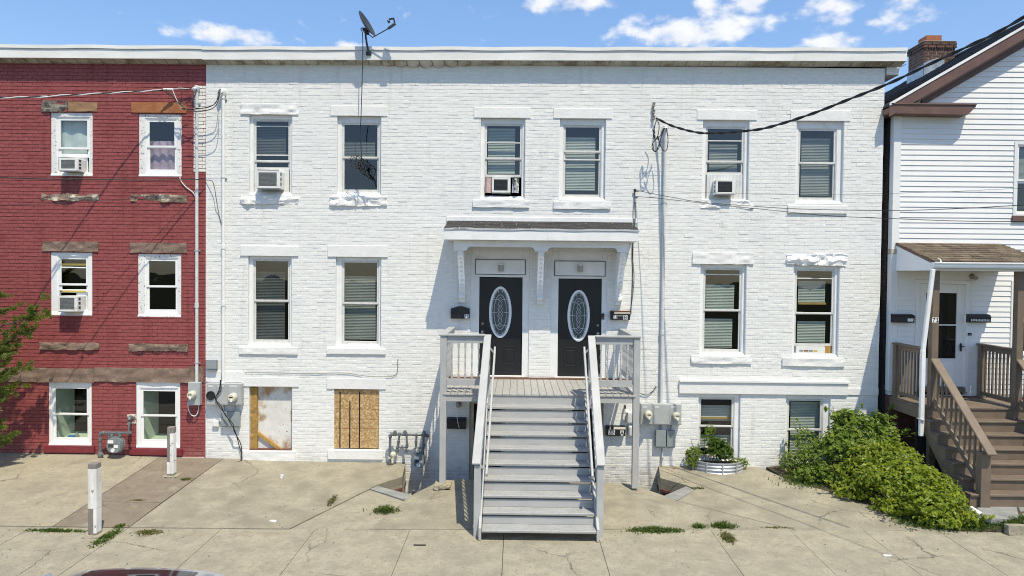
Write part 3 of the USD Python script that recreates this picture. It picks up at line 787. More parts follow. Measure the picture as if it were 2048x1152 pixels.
# lintels and sills
for px in ((661, 212, 775, 232), (948, 215, 1062, 236), (1107, 217, 1224, 237), (1394, 220, 1514, 240), (1581, 221, 1701, 242),
           (481, 492, 597, 512), (656, 491, 776, 514), (484, 755, 598, 773), (654, 757, 772, 778)):
    stone(white, px, 'white_stone', y0=-0.016 if px[1] < 300 else -0.024)
stone(white, (483, 208, 598, 229), 'white_stone', amp=0.02, seed=5, label='lintel with a broken upper right corner')
stone(white, (1385, 506, 1507, 528), 'white_stone', y0=-0.03, amp=0.014, seed=8, label='lintel with a chipped left end')
stone(white, (1572, 509, 1694, 530), 'white_stone', y0=-0.03, amp=0.05, seed=9, nx=60, label='rough weathered lintel')
for px, am, sd, eat in (((483, 392, 597, 408), 0.04, 21, 0.022), ((660, 395, 774, 412), 0.04, 23, 0.02), ((946, 401, 1059, 415), 0.012, 24, 0.0), ((1107, 404, 1221, 418), 0.012, 25, 0.0),
                        ((1391, 402, 1508, 417), 0.04, 26, 0.03), ((1575, 411, 1694, 427), 0.0, 0, 0), ((479, 695, 596, 708), 0.008, 27, 0), ((654, 697, 772, 708), 0.0, 0, 0),
                        ((1382, 712, 1503, 727), 0.016, 28, 0.0), ((1564, 717, 1688, 732), 0.012, 29, 0.0), ((484, 902, 592, 921), 0.008, 30, 0), ((656, 900, 766, 918), 0.0, 0, 0)):
    stone(white, px, 'white_stone', y0=-0.036, name='sill', amp=am, seed=sd, eat=eat)
# broad plain band over the right hand basement windows
b = R(1358, 765, 1695, 788)
obj('band', MB().box(b[0], b[1], -0.045, 0.03, b[2], b[3], 0.004).box(b[0], b[1] + 0.02, -0.075, 0.03, b[3], b[3] + 0.045, 0.004), 'white_stone', white)
b = R(1695, 776, 1757, 790)
obj('band', MB().box(b[0], XR, -0.02, 0.03, b[2], b[3], 0.004), 'white_stone', white)
b = R(412, 742, 484, 764)
obj('band', MB().box(b[0], b[1], -0.018, 0.03, b[2], b[3], 0.004), 'white_stone', white)
b = R(598, 757, 654, 772)

BL_, BG_ = 'blind', 'blind_grey'
win(white, WO['W1'], (504, 236, 579, 385), 321, extra_rails=((251, 0.02), (309, 0.025)), open_from=338, blinds=((508, 252, 572, 308, BG_),), glassmat='screen_glass', label='window with an air conditioner in its lower half')
win(white, WO['W2'], (681, 243, 758, 385), 314, blinds=((688, 288, 750, 310, BG_),), glassmat='dark_glass')
win(white, WO['W3'], (968, 245, 1045, 393), 316, extra_rails=((284, 0.022),), open_from=353, blinds=((976, 260, 1030, 345, BL_),), glassmat='window_glass', label='window with an air conditioner wedged in with cloths')
win(white, WO['W4'], (1126, 248, 1204, 395), 302, extra_rails=((318, 0.03),), blinds=((1131, 278, 1190, 378, BL_),))
win(white, WO['W5'], (1412, 251, 1491, 398), 322, extra_rails=((280, 0.022),), open_from=348, blinds=((1418, 292, 1474, 345, BG_),), label='window with a small air conditioner')
win(white, WO['W6'], (1598, 255, 1676, 401), 325, blinds=((1602, 280, 1660, 388, BL_),), glassmat='dark_glass')
win(white, WO['W7'], (503, 517, 578, 687), 602, blinds=((508, 546, 570, 676, BG_),), glassmat='screen_glass', label='window with a torn spot in its lower screen')
win(white, WO['W8'], (681, 520, 757, 690), 607, blinds=((690, 555, 752, 676, BL_),), glassmat='dark_glass')
win(white, WO['W9'], (1407, 535, 1486, 706), 621, extra_rails=((549, 0.022),), blinds=((1411, 572, 1468, 615, BL_), (1408, 640, 1464, 692, BL_)))
win(white, WO['W10'], (1591, 537, 1672, 709), 627, extra_rails=((557, 0.022),), open_from=693, blinds=((1596, 565, 1650, 604, BL_), (1594, 645, 1650, 682, BL_)), label='raised sash with a slim box filling the gap below')
win(white, WO['B3'], (1398, 795, 1470, 919), 854, y=0.05, blinds=((1400, 813, 1464, 838, BL_), (1400, 872, 1462, 890, BL_)), extra_rails=((897, 0.03),), label='basement window behind the planter')
win(white, WO['B4'], (1575, 798, 1648, 926), 861, y=0.05, blinds=((1580, 806, 1640, 918, BL_),), label='basement window half hidden by weeds')
# filler box and yellow wood in W10's gap
r = R(1592, 693, 1650, 706, 0.09)
mb = MB().box(r[0], r[1], 0.085, 0.2, r[2], r[3], 0.004)
fill = obj('filler_box', mb, 'white_plastic', white)
for k, mm in enumerate(('blue_bit', 'copper_rust', 'blue_bit', 'yellow_tape')):
    a = r[0] + 0.07 + k * 0.1
    obj('grille_strip', MB().box(a, a + 0.085, 0.082, 0.09, r[2] + 0.03, r[2] + 0.065), mm if k % 2 else 'blind_grey', fill)
r = R(1650, 692, 1661, 706, 0.09)
obj('wood_block', MB().box(r[0], r[1], 0.088, 0.2, r[2], r[3]), 'yellow_wood', white)
r = R(1402, 834, 1462, 838, 0.18)
obj('wood_bar', MB().box(r[0], r[1], 0.175, 0.187, r[2], r[3]), 'yellow_wood', white)
r = R(1597, 605, 1652, 609, 0.18)
obj('wood_bar', MB().box(r[0], r[1], 0.175, 0.187, r[2], r[3]), 'yellow_wood', white)

# boarded basement openings
o = R(*WO['B1'])
obj('board', MB().box(o[0], o[1], 0.13, 0.16, o[2], o[3]), 'old_plywood', white, label='old white plywood with brown rot')
q = R(498, 776, 511, 901)
obj('foam_strip', (rough_block(q[0], q[1] + 0.01, 0.07, 0.13, q[2], q[3], 0.02, 77, nx=5, nz=20)), 'foam_yellow', white)
a, b = W(500, 855, 0.09), W(563, 903, 0.09)
obj('brace', MB().beam([a[0], 0.10, a[1]], [b[0], 0.10, b[1] + 0.02], 0.05, 0.07, c=0.004), 'yellow_wood', white)
obj('reveal_edge', MB().box(o[0], o[1], 0.02, 0.12, o[2], o[2] + 0.02), 'pit_brick', white)
o = R(*WO['B2'])
osb = obj('board', MB().box(o[0], o[1], 0.035, 0.055, o[2] + 0.02, o[3] - 0.01), 'osb', white, label='chipboard panel with three dark saw slots')
for (px, t, bt) in ((680, 784, 896), (699.5, 802, 896), (719, 783, 896)):
    q = R(px - 1.2, t, px + 1.2, bt, 0.035)
    obj('slot', MB().box(q[0], q[1], 0.0335, 0.04, q[2], q[3]), 'ink_black', osb)
for py in (818, 838, 857):
    q = R(669, py - 0.5, 757, py + 0.5, 0.035)
    obj('score_line', MB().box(q[0], q[1], 0.0343, 0.036, q[2], q[3]), 'copper_rust', osb)

# doors
def front_door(panel, casing_o, transom, oval, hinge_right, label):
    cx0, cx1, cz0, cz1 = R(*casing_o)
    p = R(*panel, 0.09)
    mb = MB()
    mb.box(cx0, p[0] - 0.004, 0.03, 0.20, cz0, cz1, 0.004); mb.box(p[1] + 0.004, cx1, 0.03, 0.20, cz0, cz1, 0.004)
    mb.box(p[0] - 0.004, p[1] + 0.004, 0.032, 0.2, p[3] + 0.004, cz1, 0.004)
    c = obj('door_casing', mb, 'white_trim', white)
    t = R(*transom, 0.03)
    mb = MB(); frame_ring(mb, t[0] - 0.014, t[1] + 0.014, t[2] - 0.014, t[3] + 0.014, 0.012, 0.014, 0.034, 0); obj('transom_gap', mb, 'ink_black', c)
    obj('transom_panel', MB().box(t[0], t[1], 0.006, 0.034, t[2], t[3], 0.005), 'white_trim', c)
    mb = MB().box(p[0], p[1], 0.09, 0.135, p[2], p[3], 0.004)
    d = obj('door', mb, 'door_black', white, label=label)
    # oval light
    ox, oz = W((oval[0] + oval[2]) / 2, (oval[1] + oval[3]) / 2, 0.085)
    q = R(*oval, 0.085); hw, hh = (q[1] - q[0]) / 2, (q[3] - q[2]) / 2
    th = np.linspace(0, 2 * math.pi, 72, endpoint=False)

    def ring(fx, fz, tube_r):
        pts = np.stack([ox + fx * np.cos(th), np.full(72, 0.078), oz + fz * np.sin(th)], 1)
        return np.vstack([pts, pts[:1], pts[1:2]])
    el = Polygon(np.stack([ox + hw * np.cos(th), oz + hh * np.sin(th)], 1))
    el2 = Polygon(np.stack([ox + (hw - 0.05) * np.cos(th), oz + (hh - 0.05) * np.sin(th)], 1))
    el3 = Polygon(np.stack([ox + (hw - 0.018) * np.cos(th), oz + (hh - 0.018) * np.sin(th)], 1))
    el4 = Polygon(np.stack([ox + (hw - 0.036) * np.cos(th), oz + (hh - 0.036) * np.sin(th)], 1))
    mb = MB().prism(el.difference(el2), 'y', 0.078, 0.092).prism(el3.difference(el4), 'y', 0.072, 0.08)
    obj('oval_frame', mb, 'oval_white', d)
    obj('oval_glass', MB().prism(el2, 'y', 0.086, 0.0895), 'dark_glass_blue', d)
    mb = MB()
    came = 0.0042
    for s in (0.60, 0.80):
        mb.tube(ring((hw - 0.05) * s / 0.86, (hh - 0.05) * (s + 0.07) / 0.90, 0) * [1, 0, 1] + [0, 0.083, 0], came, 4, caps=False) if s < 0.7 or True else None

    def dia(cz, w, h):
        mb.tube([[ox - w, 0.083, cz], [ox, 0.083, cz + h], [ox + w, 0.083, cz], [ox, 0.083, cz - h], [ox - w, 0.083, cz]], came, 4)
    wi = (hw - 0.05)
    for zz, ww in ((0.0, 0.93), (0.50, 0.72), (-0.50, 0.72)):
        w_ = wi * ww
        g_ = 0.05 if zz else 0.075
        mb.tube([[ox - w_, 0.083, oz + zz * hh], [ox - g_, 0.083, oz + zz * hh]], came, 4); mb.tube([[ox + g_, 0.083, oz + zz * hh], [ox + w_, 0.083, oz + zz * hh]], came, 4)
        if zz:
            dia(oz + zz * hh, 0.045, 0.045)
    for k in (-1, 0, 1):
        dia(oz + k * 0.075, 0.055, 0.085)
    dia(oz + 0.17, 0.04, 0.10); dia(oz - 0.17, 0.04, 0.10)
    for k in range(12):
        a = 2 * math.pi * (k + 0.5) / 12
        e0, e1 = 0.86, 0.99
        mb.tube([[ox + wi * e0 * math.cos(a), 0.083, oz + (hh - .05) * e0 * math.sin(a)], [ox + wi * e1 * math.cos(a), 0.083, oz + (hh - .05) * e1 * math.sin(a)]], came, 4)
    obj('leaded_came', mb, 'lead_came', d)
    # raised panels below
    w = p[1] - p[0]
    zb0, zb1 = p[2] + 0.22, p[2] + 0.62
    for s in (-1, 1):
        xc = (p[0] + p[1]) / 2 + s * w * 0.21
        mb = MB(); frame_ring(mb, xc - w * 0.145, xc + w * 0.145, zb0, zb1, 0.022, 0.082, 0.092, 0.004); mb.box(xc - w * 0.09, xc + w * 0.09, 0.081, 0.092, zb0 + 0.07, zb1 - 0.07, 0.01)
        obj('raised_panel', mb, 'door_black', d)
    xk = p[0] + 0.07 if hinge_right else p[1] - 0.07
    kz = p[2] + 0.93
    mb = MB().lathe([(0.012, 0), (0.012, 0.03), (0.028, 0.04), (0.030, 0.055), (0.018, 0.068)], [xk, 0.09, kz], (0, -1, 0), 12)
    obj('knob', mb, 'chrome', d)
    obj('deadbolt', MB().lathe([(0.028, 0), (0.026, 0.014), (0.01, 0.018)], [xk, 0.09, kz + 0.17], (0, -1, 0), 12), 'brass_lamp', d)
    th_ = R(panel[0] - 8, panel[3], panel[2] + 8, panel[3] + 5)
    obj('sill_plate', MB().box(p[0] - 0.06, p[1] + 0.06, 0.0, 0.2, cz0 - 0.0, p[2] - 0.003, 0.004), 'white_trim', c)
    return d


M['dark_glass_blue'] = usdkit.material(stage, '/World/Looks/dark_glass_blue', {'n': ('noise_texture', {'scale': 160.0, 'detail': 2.0}), 'g': ('geometry', {}),
    'b': ('bump', {'distance': 0.006, 'strength': 0.6}), 'p': ('principled_bsdf', {'base_color': (0.035, 0.05, 0.055), 'roughness': 0.22, 'specular_ior_level': 0.8})},
    [('g.position', 'n.vector'), ('n.fac', 'b.height'), ('b.normal', 'p.normal')], surface='p.BSDF')
front_door((958.5, 554.5, 1044, 750), (941, 500, 1058, 757), (952, 520, 1050, 548), (978, 573, 1023, 676), True, 'black door with oval leaded glass, knob on the left')
front_door((1116, 557.5, 1202, 753), (1101, 503, 1213, 760), (1110, 523, 1209.5, 551), (1135, 580, 1179.5, 683), False, 'black door with oval leaded glass, knob on the right')
# basement doorways below the porch
for bo in (basement_l, basement_r):
    mb = MB(); frame_ring(mb, bo[0], bo[1], bo[2], bo[3], (0.09, 0.09, 0.09, 0.01), 0.06, 0.2, 0.004)
    c = obj('door_casing', mb, 'plaster', white)
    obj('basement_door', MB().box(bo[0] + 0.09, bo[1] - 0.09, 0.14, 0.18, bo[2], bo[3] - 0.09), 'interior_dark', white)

# eave: soffit panels, fascia, drip edge, roof
def eave(house, x0, x1, zb0, zb1, sag=None):
    """zb: bottom edge of the fascia at both ends"""
    n = int((x1 - x0) / 0.265)
    OV = 0.20
    zf = lambda x: zb0 + (zb1 - zb0) * (x - x0) / (x1 - x0)
    for i in range(n):
        a, b = x0 + (x1 - x0) * i / n, x0 + (x1 - x0) * (i + 1) / n
        z0, zw = zf((a + b) / 2) + 0.004, zf((a + b) / 2) - 0.060
        drop = 0.0
        if sag:
            drop = 1.7 * sag * math.exp(-(((a + b) / 2 + 2.0) / 0.8) ** 2)
        mb = MB()
        m = 6
        xs = np.linspace(a + 0.004, b - 0.004, m)
        V = []
        for x in xs:
            s = 1 - (2 * (x - a) / (b - a) - 1) ** 2
            V += [[x, -OV + 0.004, z0], [x, -0.085, (z0 + zw) / 2 - drop * s * 0.5], [x, 0.02, zw - drop * s]]
        F = []
        for k in range(m - 1):
            for j in range(2):
                q = k * 3 + j
                F.append([q, q + 1, q + 4, q + 3])
        mb.add(V, F)
        mb.box(b - 0.006, b + 0.002, -OV + 0.006, 0.0, zw - 0.006, zw + 0.004)
        obj('soffit_panel', mb, 'soffit_panel', house)
    k = max(1, int(round((x1 - x0) / 3.1)))
    for i in range(k):
        a, b = x0 + (x1 - x0) * i / k, x0 + (x1 - x0) * (i + 1) / k
        m = 14
        xs = np.linspace(a, b + 0.006, m)
        wob = [0.004 * math.sin(x * 5.1) + 0.003 * math.sin(x * 11.3 + 1) for x in xs]
        V = []
        for x, w in zip(xs, wob):
            z = zf(x)
            V += [[x, -OV + 0.02, z - 0.002], [x, -OV - 0.002 + w * 0.4, z], [x, -OV + w, z + 0.115], [x, -OV + w * 0.6, z + 0.20], [x, -OV + 0.02, z + 0.205]]
        F = [[q * 5 + j, (q + 1) * 5 + j, (q + 1) * 5 + j + 1, q * 5 + j + 1] for q in range(m - 1) for j in range(4)]
        obj('fascia', (np.array(V), np.array(F)), 'fascia_metal', house, smooth=40)
        V = []
        for x, w in zip(xs, wob):
            z = zf(x) + 0.195 + 0.006 * math.sin(x * 3.3)
            V += [[x, -OV - 0.012 + w, z], [x, -OV - 0.022 + w, z + 0.004], [x, -OV - 0.020 + w, z + 0.075], [x, -OV + 0.02, z + 0.085], [x, -OV + 0.3, z + 0.09]]
        obj('drip_edge', (np.array(V), np.array(F)), 'fascia_metal', house, smooth=40)


zl = W(413, 119, -0.2)[1]; zr = W(1798, 122, -0.2)[1]
eave(white, XB + 0.01, 8.02, zl, zr, sag=0.05)
obj('roof', MB().box(XB + 0.012, 8.0, -0.1, 8.0, zl + 0.21, zl + 0.27), 'roof_shingle', white)
obj('eave_return', MB().box(7.74, 8.01, 0.03, 7.9, ZT - 0.12, zl + 0.2), 'fascia_metal', white)
# threshold under the doors
q = R(880, 754, 1275, 762)
obj('threshold', (rough_block(q[0] + 0.1, q[1] - 0.1, -0.05, 0.02, 1.80, 1.862, 0.012, 41, nx=50)), 'threshold_wood', white)

# ------------------------------------------------------------------ red row house
red = thing('red_row_house', 'dark red painted brick row house with brownstone lintels at the left edge', 'house')
RO = {'R1': (101, 225, 185, 352), 'R2': (277, 228, 363, 353), 'R3': (101, 505, 184, 631), 'R4': (275, 508, 362, 634), 'R5': (97, 760, 183, 891), 'R6': (272, 763, 360, 896)}
ropen = [R(*v) for v in RO.values()]
wall = obj('wall', core_wall(XL, XB - 0.002, -0.6, ZT + 0.02, ropen, 0.0065, 0.30), 'red_mortar', red)
pq = R(387, 171, 420, 344)
bricks = lay_bricks(XL, XB - 0.004, -0.6 + 0.01, ZT + 0.02, ropen + [pq], 5)
patch = lay_bricks(pq[0], XB - 0.004, pq[2], pq[3], [], 6)
brick_wall(red, wall, bricks, 'red_brick', 0.0085, 0.0018, 0.0014, 12, hidden=[R(383, 100, 405, 800)])
V, F = brick_mesh(patch, 0.0085, 0.0018, 0.0014, np.random.default_rng(4))
for i in range(len(V)):
    obj('brick', (V[i] - [0, 0.002, 0], F), 'white_brick', wall, label='brick painted white by the neighbour' if i == 0 else None)
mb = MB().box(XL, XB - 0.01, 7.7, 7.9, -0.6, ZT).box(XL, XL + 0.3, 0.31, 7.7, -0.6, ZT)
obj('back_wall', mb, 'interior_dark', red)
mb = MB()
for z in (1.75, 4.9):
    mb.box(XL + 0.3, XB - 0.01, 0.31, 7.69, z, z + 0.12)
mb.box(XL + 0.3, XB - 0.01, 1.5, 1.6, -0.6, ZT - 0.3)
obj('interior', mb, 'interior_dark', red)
stone(red, (84, 202, 137, 224), 'broken_stone', amp=0.05, seed=51, nx=30, label='grey broken left half of a lintel')
stone(red, (137.3, 204, 195, 223), 'tan_stone', amp=0.012, seed=52, nx=30, label='tan right half of a lintel')
stone(red, (263, 205, 374, 226), 'orange_stone', label='smooth orange brown lintel')
stone(red, (85, 483, 197, 503), 'brownstone', amp=0.02, seed=53)
stone(red, (261, 486, 374, 506), 'brownstone', amp=0.02, seed=54)
for px, sd in (((84, 387, 197, 402), 61), ((262, 389, 374, 404), 62)):
    stone(red, px, 'eroded_stone', y0=-0.035, name='sill', amp=0.04, seed=sd, eat=0.02)
for px, sd in (((82, 685, 199, 699), 63), ((259, 688, 377, 702), 64)):
    stone(red, px, 'brownstone', y0=-0.04, name='sill', amp=0.03, seed=sd)
for a, b, sd in ((-8, 190, 71), (190, 382, 72), (-200, -8, 73), (-380, -200, 74)):
    stone(red, (a, 736, b - 1, 764), 'brownstone', y0=-0.03, name='water_table', amp=0.02, seed=sd, nx=40)
stone(red, (380, 733, 407, 764), 'brownstone', y0=-0.03, name='water_table', amp=0.03, seed=75)
for px in ((91, 891, 191, 904), (262, 897, 366, 909)):
    stone(red, px, 'red_sill', y0=-0.06, name='sill', amp=0.008, seed=px[0])
win(red, RO['R1'], (111, 233, 179, 346), 296, casing='peeling_trim', frame='vinyl_sash', y=0.02, fw=0.05, open_from=314, label='window with a white blanket and an air conditioner', glassmat='window_glass')
win(red, RO['R2'], (289, 236, 354, 348), 293, casing='peeling_trim', frame='vinyl_sash', y=0.02, fw=0.05, label='peeling window with a pink curtain')
win(red, RO['R3'], (113, 512, 176, 623), 569, casing='vinyl_sash', frame='vinyl_sash', y=0.02, fw=0.045, open_from=585, extra_rails=((535, 0.025),), glassmat='dark_glass', label='window with yellow tape and an air conditioner')
win(red, RO['R4'], (288, 515, 356, 629), 573, casing='peeling_trim', frame='vinyl_sash', y=0.02, fw=0.05, glassmat='dark_glass', label='peeling dark window')
win(red, RO['R5'], (101, 771, 179, 886), 829, casing='vinyl_sash', frame='vinyl_sash', y=0.012, fw=0.05, label='basement window with a blue box behind the pane')
win(red, RO['R6'], (277, 776, 356, 890), 832, casing='vinyl_sash', frame='vinyl_sash', y=0.012, fw=0.05, label='basement window with pale green reveals')
# what stands behind the red house's panes
r = R(119, 245, 173, 300, 0.16)
xs = np.linspace(r[0], r[1], 28); zs = np.linspace(r[2] - 0.1, r[3], 16)


def cloth(x0, x1, z0, z1, Y, waves, amp, seed, nx=36, nz=20):
    xs, zs = np.linspace(x0, x1, nx), np.linspace(z0, z1, nz)
    X, Z = np.meshgrid(xs, zs, indexing='ij')
    u = (X - x0) / (x1 - x0)
    Yv = Y + amp * np.sin(u * waves * 2 * math.pi + 3 * meshkit.noise(np.stack([X * 3, Z * 2, X * 0 + seed], -1), seed)) + amp * 1.5 * (meshkit.noise(np.stack([X * 6, Z * 5, X * 0], -1), seed + 1) - 0.5)
    V = np.stack([X, Yv, Z], -1).reshape(-1, 3)
    F = [[i * nz + j, (i + 1) * nz + j, (i + 1) * nz + j + 1, i * nz + j + 1] for i in range(nx - 1) for j in range(nz - 1)]
    return V, np.array(F)


obj('curtain', cloth(r[0], r[1], r[2] - 0.12, r[3] + 0.05, 0.17, 2.2, 0.012, 5), 'curtain_white', red, smooth=True)
r = R(299, 282, 352, 344, 0.16)
obj('curtain', cloth(r[0], r[1], r[2], r[3], 0.17, 3.2, 0.014, 6), 'curtain_pink', red, smooth=True)
for key in ('R5', 'R6'):
    o = R(*RO[key])
    mb = MB()
    d0, d1 = 0.125, 0.62
    mb.add([[o[0] + 0.03, d0, o[2] + 0.02], [o[0] + 0.03, d0, o[3]], [o[0] + 0.16, d1, o[3] - 0.05], [o[0] + 0.16, d1, o[2] + 0.16]], [[0, 1, 2, 3]])
    mb.add([[o[1] - 0.03, d0, o[2] + 0.02], [o[1] - 0.03, d0, o[3]], [o[1] - 0.10, d1, o[3] - 0.05], [o[1] - 0.10, d1, o[2] + 0.16]], [[3, 2, 1, 0]])
    mb.add([[o[0] + 0.03, d0, o[2] + 0.02], [o[1] - 0.03, d0, o[2] + 0.02], [o[1] - 0.10, d1, o[2] + 0.16], [o[0] + 0.16, d1, o[2] + 0.16]], [[0, 1, 2, 3]])
    obj('reveal', mb, 'green_plaster', red)
for (px, t, bt, mm) in ((104, 527, 531, 0), (104, 581, 584, 0)):
    r = R(119, t, 172, bt, 0.07)
    obj('tape', MB().box(r[0], r[1], 0.064, 0.068, r[2], r[3]), 'yellow_tape', red)
eave(red, XL, XB + 0.004, W(-300, 113, -0.2)[1] - 0.0, zl + 0.012)
obj('roof', MB().box(XL, XB + 0.008, -0.1, 8.0, zl + 0.22, zl + 0.28), 'roof_shingle', red)
obj('footing', (rough_block(XL, XB - 0.02, -0.05, 0.02, -0.3, 0.06, 0.03, 81, nx=120)), 'plaster', red)
# knock-out patch by the gas pipe
q = R(255, 829, 273, 849)
obj('mortar_patch', (rough_block(q[0], q[1], -0.02, 0.03, q[2], q[3], 0.05, 82, nx=10, nz=8)), 'plaster', red)

# ------------------------------------------------------------------ door canopy
can = thing('door_canopy', 'white wooden canopy with dark shingled top over the two front doors', 'canopy')
YC = -0.85
f0, f1, fz0, fz1 = R(888, 461, 1277, 481, YC)
zt_wall = W(1083, 444)[1]
xw0, xw1 = W(896, 444)[0], W(1272, 444)[0]
zfront = fz1 + 0.02
mb = MB()
for k in range(6):               # shingle courses with broken tabs
    t0, t1 = k / 6, (k + 1) / 6
    y0_, y1_ = -0.0 + (YC - 0.03) * t0, (YC - 0.03) * t1
    za, zb_ = zt_wall + (zfront - zt_wall) * t0, zt_wall + (zfront - zt_wall) * t1
    x = f0
    while x < f1:
        w_ = 0.26 + 0.06 * RNG.random()
        a, b_ = x, min(x + w_, f1)
        lift = 0.010 * RNG.random()
        s = MB().add([[a + .003, y1_ - .01, zb_ + .012 + lift], [b_ - .003, y1_ - .01, zb_ + .012 + lift], [b_ - .003, y0_, za + .014], [a + .003, y0_, za + .014],
                      [a + .003, y1_ - .01, zb_ + .004], [b_ - .003, y1_ - .01, zb_ + .004]], [[0, 1, 2, 3], [4, 5, 1, 0]])
        obj('shingle', s, 'canopy_shingle', can)
        x += w_
mb = MB().prism(Polygon([(0, zt_wall - 0.04), (0, zt_wall), (YC, zfront), (YC, zfront - 0.03)]), 'x', f0 + 0.002, f1 - 0.002)
obj('roof_deck', mb, 'white_trim', can)
obj('flashing', MB().box(*R(893, 435, 1274, 443)[:2], -0.025, 0.0, zt_wall + 0.0, W(1083, 435)[1], 0.004), 'white_trim', can)
mb = MB()
xs = np.linspace(f0 - 0.012, f1 + 0.012, 40)
V = []
for x in xs:
    w_ = 0.006 * math.sin(x * 4.3) + 0.004 * math.sin(x * 9.7)
    V += [[x, YC - 0.035, zfront - 0.022 + w_], [x, YC - 0.045 + w_ * .5, zfront + 0.012 + w_], [x, YC + 0.05, zfront + 0.026]]
obj('drip_edge', (np.array(V), np.array([[q * 3 + j, (q + 1) * 3 + j, (q + 1) * 3 + j + 1, q * 3 + j + 1] for q in range(39) for j in range(2)])), 'white_trim', can)
mb = MB().box(f0, f1, YC - 0.02, YC + 0.005, fz0, fz1, 0.004)
obj('fascia', mb, 'white_trim', can)
mb = MB()
for x in (f0, f1 - 0.025):
    mb.prism(Polygon([(YC + 0.006, fz0 + 0.001), (YC + 0.006, zfront - 0.02), (0, zt_wall - 0.02), (0, fz0 + 0.001)]), 'x', x, x + 0.025)
obj('side_panel', mb, 'white_trim', can)
obj('ceiling', MB().box(f0 + 0.026, f1 - 0.026, YC + 0.006, -0.002, fz0 + 0.012, fz0 + 0.03), 'white_trim', can)
# arched beam under the fascia
YB = -0.70
bx0, bx1, bz0, _ = R(907.5, 480, 1258, 503, YB)
bztop = fz0 + 0.011
brx = [W(920, 560, YB)[0], W(1082, 560, YB)[0], W(1247, 560, YB)[0]]
pts = [(bx0, bztop), (bx0, bz0), ]
zarch = bz0 + 0.085
def arch(xa, xb):
    out = []
    for t in np.linspace(0, 1, 9):
        out.append((xa + 0.085 * (1 - math.cos(t * math.pi / 2)) , bz0 + 0.085 * math.sin(t * math.pi / 2)))
    for t in np.linspace(1, 0, 9):
        out.append((xb - 0.085 * (1 - math.cos(t * math.pi / 2)), bz0 + 0.085 * math.sin(t * math.pi / 2)))
    return out
pts += arch(brx[0] + 0.13, brx[1] - 0.13) + arch(brx[1] + 0.13, brx[2] - 0.13) + [(bx1, bz0), (bx1, bztop)]
obj('beam', MB().prism(Polygon(pts).buffer(0), 'y', YB, YB + 0.05), 'white_trim', can)
mb = MB()
for x in (bx0, bx1 - 0.04):
    mb.box(x, x + 0.04, YB + 0.051, -0.002, bz0, bztop - 0.001, 0.003)
obj('side_beam', mb, 'white_trim', can)
for i, x in enumerate(brx):
    zb_ = W(1082, 608 if i else 606)[1]
    prof = [(0, bz0 - 0.003), (YB + 0.02, bz0 - 0.003), (YB + 0.03, bz0 - 0.10)]
    for t in np.linspace(0, 1, 12):
        prof.append((YB + 0.06 + (0.48) * (1 - (1 - t) ** 1.7), bz0 - 0.12 - (bz0 - zb_ - 0.30) * t))
    prof += [(-0.19, zb_ + 0.15), (-0.19, zb_ + 0.10), (-0.10, zb_ + 0.08), (-0.10, zb_), (0, zb_)]
    b_ = obj('bracket', MB().prism(Polygon(prof).buffer(0), 'x', x - 0.062, x + 0.062), 'white_trim', can)
    mb = MB()
    for t in np.linspace(0.03, 0.97, 9):
        yy, zz = YB + 0.06 + 0.48 * (1 - (1 - t) ** 1.7), bz0 - 0.12 - (bz0 - zb_ - 0.30) * t
        s = 0.022 if int(t * 20) % 3 else 0.034
        mb = MB().box(x - s, x + s, yy - 0.016, yy + 0.03, zz - s, zz + s, 0.006)
        obj('boss', mb, 'white_trim', b_)

for i, (px, py, lab) in enumerate(((1002, 535, 'small wall lamp above the left front door'), (1160.5, 536, 'small wall lamp above the right front door'))):
    x, z = W(px, py)
    t = thing('wall_lamp', lab, 'lamp')
    obj('back_plate', MB().box(x - 0.055, x + 0.055, -0.012, 0.005, z - 0.08, z + 0.085, 0.006), 'brass_lamp', t)
    obj('globe', MB().lathe([(0.03, -0.085), (0.048, -0.06), (0.05, 0.03), (0.04, 0.05)], [x, -0.075, z], (0, 0, 1), 14), 'lamp_globe', t, smooth=40)
    obj('cap', MB().lathe([(0.055, 0.05), (0.05, 0.075), (0.015, 0.095)], [x, -0.07, z], (0, 0, 1), 14).box(x - 0.02, x + 0.02, -0.06, -0.01, z + 0.06, z + 0.08), 'white_trim', t)
t = thing('doorbell', 'black video doorbell right of the right front door', 'doorbell')
r = R(1203, 627, 1208.5, 639)
obj('body', MB().box(r[0], r[1], -0.0, 0.03, r[2], r[3], 0.006), 'black_metal', t)
obj('button', MB().lathe([(0.012, 0), (0.011, 0.004)], [(r[0] + r[1]) / 2, 0.0, r[2] + 0.035], (0, -1, 0), 12), 'chrome', t)

# ------------------------------------------------------------------ wooden porch and stairs
por = thing('grey_wooden_porch', 'grey painted wooden porch with a wide flight of stairs to the twin black doors', 'porch')
YF = -1.82
ZD = 1.822
px0, px1 = W(880, 720, YF)[0], W(1279, 720, YF)[0]
ZR = W(1080, 670, YF)[1]        # top of the rail cap
for (l, r_, bot, base) in ((879.5, 892.5, 968, 'l'), (1266.5, 1279.5, 979, 'r')):
    a, b_ = W(l, 800, YF)[0], W(r_, 800, YF)[0]
    obj('post', MB().box(a, b_, YF, YF + 0.10, 0.075, ZR - 0.03, 0.006), 'grey_rail', por)
fl = W(886, 970, YF)[0]
v, f = rough_block(fl - 0.15, fl + 0.15, YF - 0.10, YF + 0.2, 0.05, 0.13, 0.05, 91, nx=14, nz=5)
obj('footing', (v, f), 'concrete_sand', por)
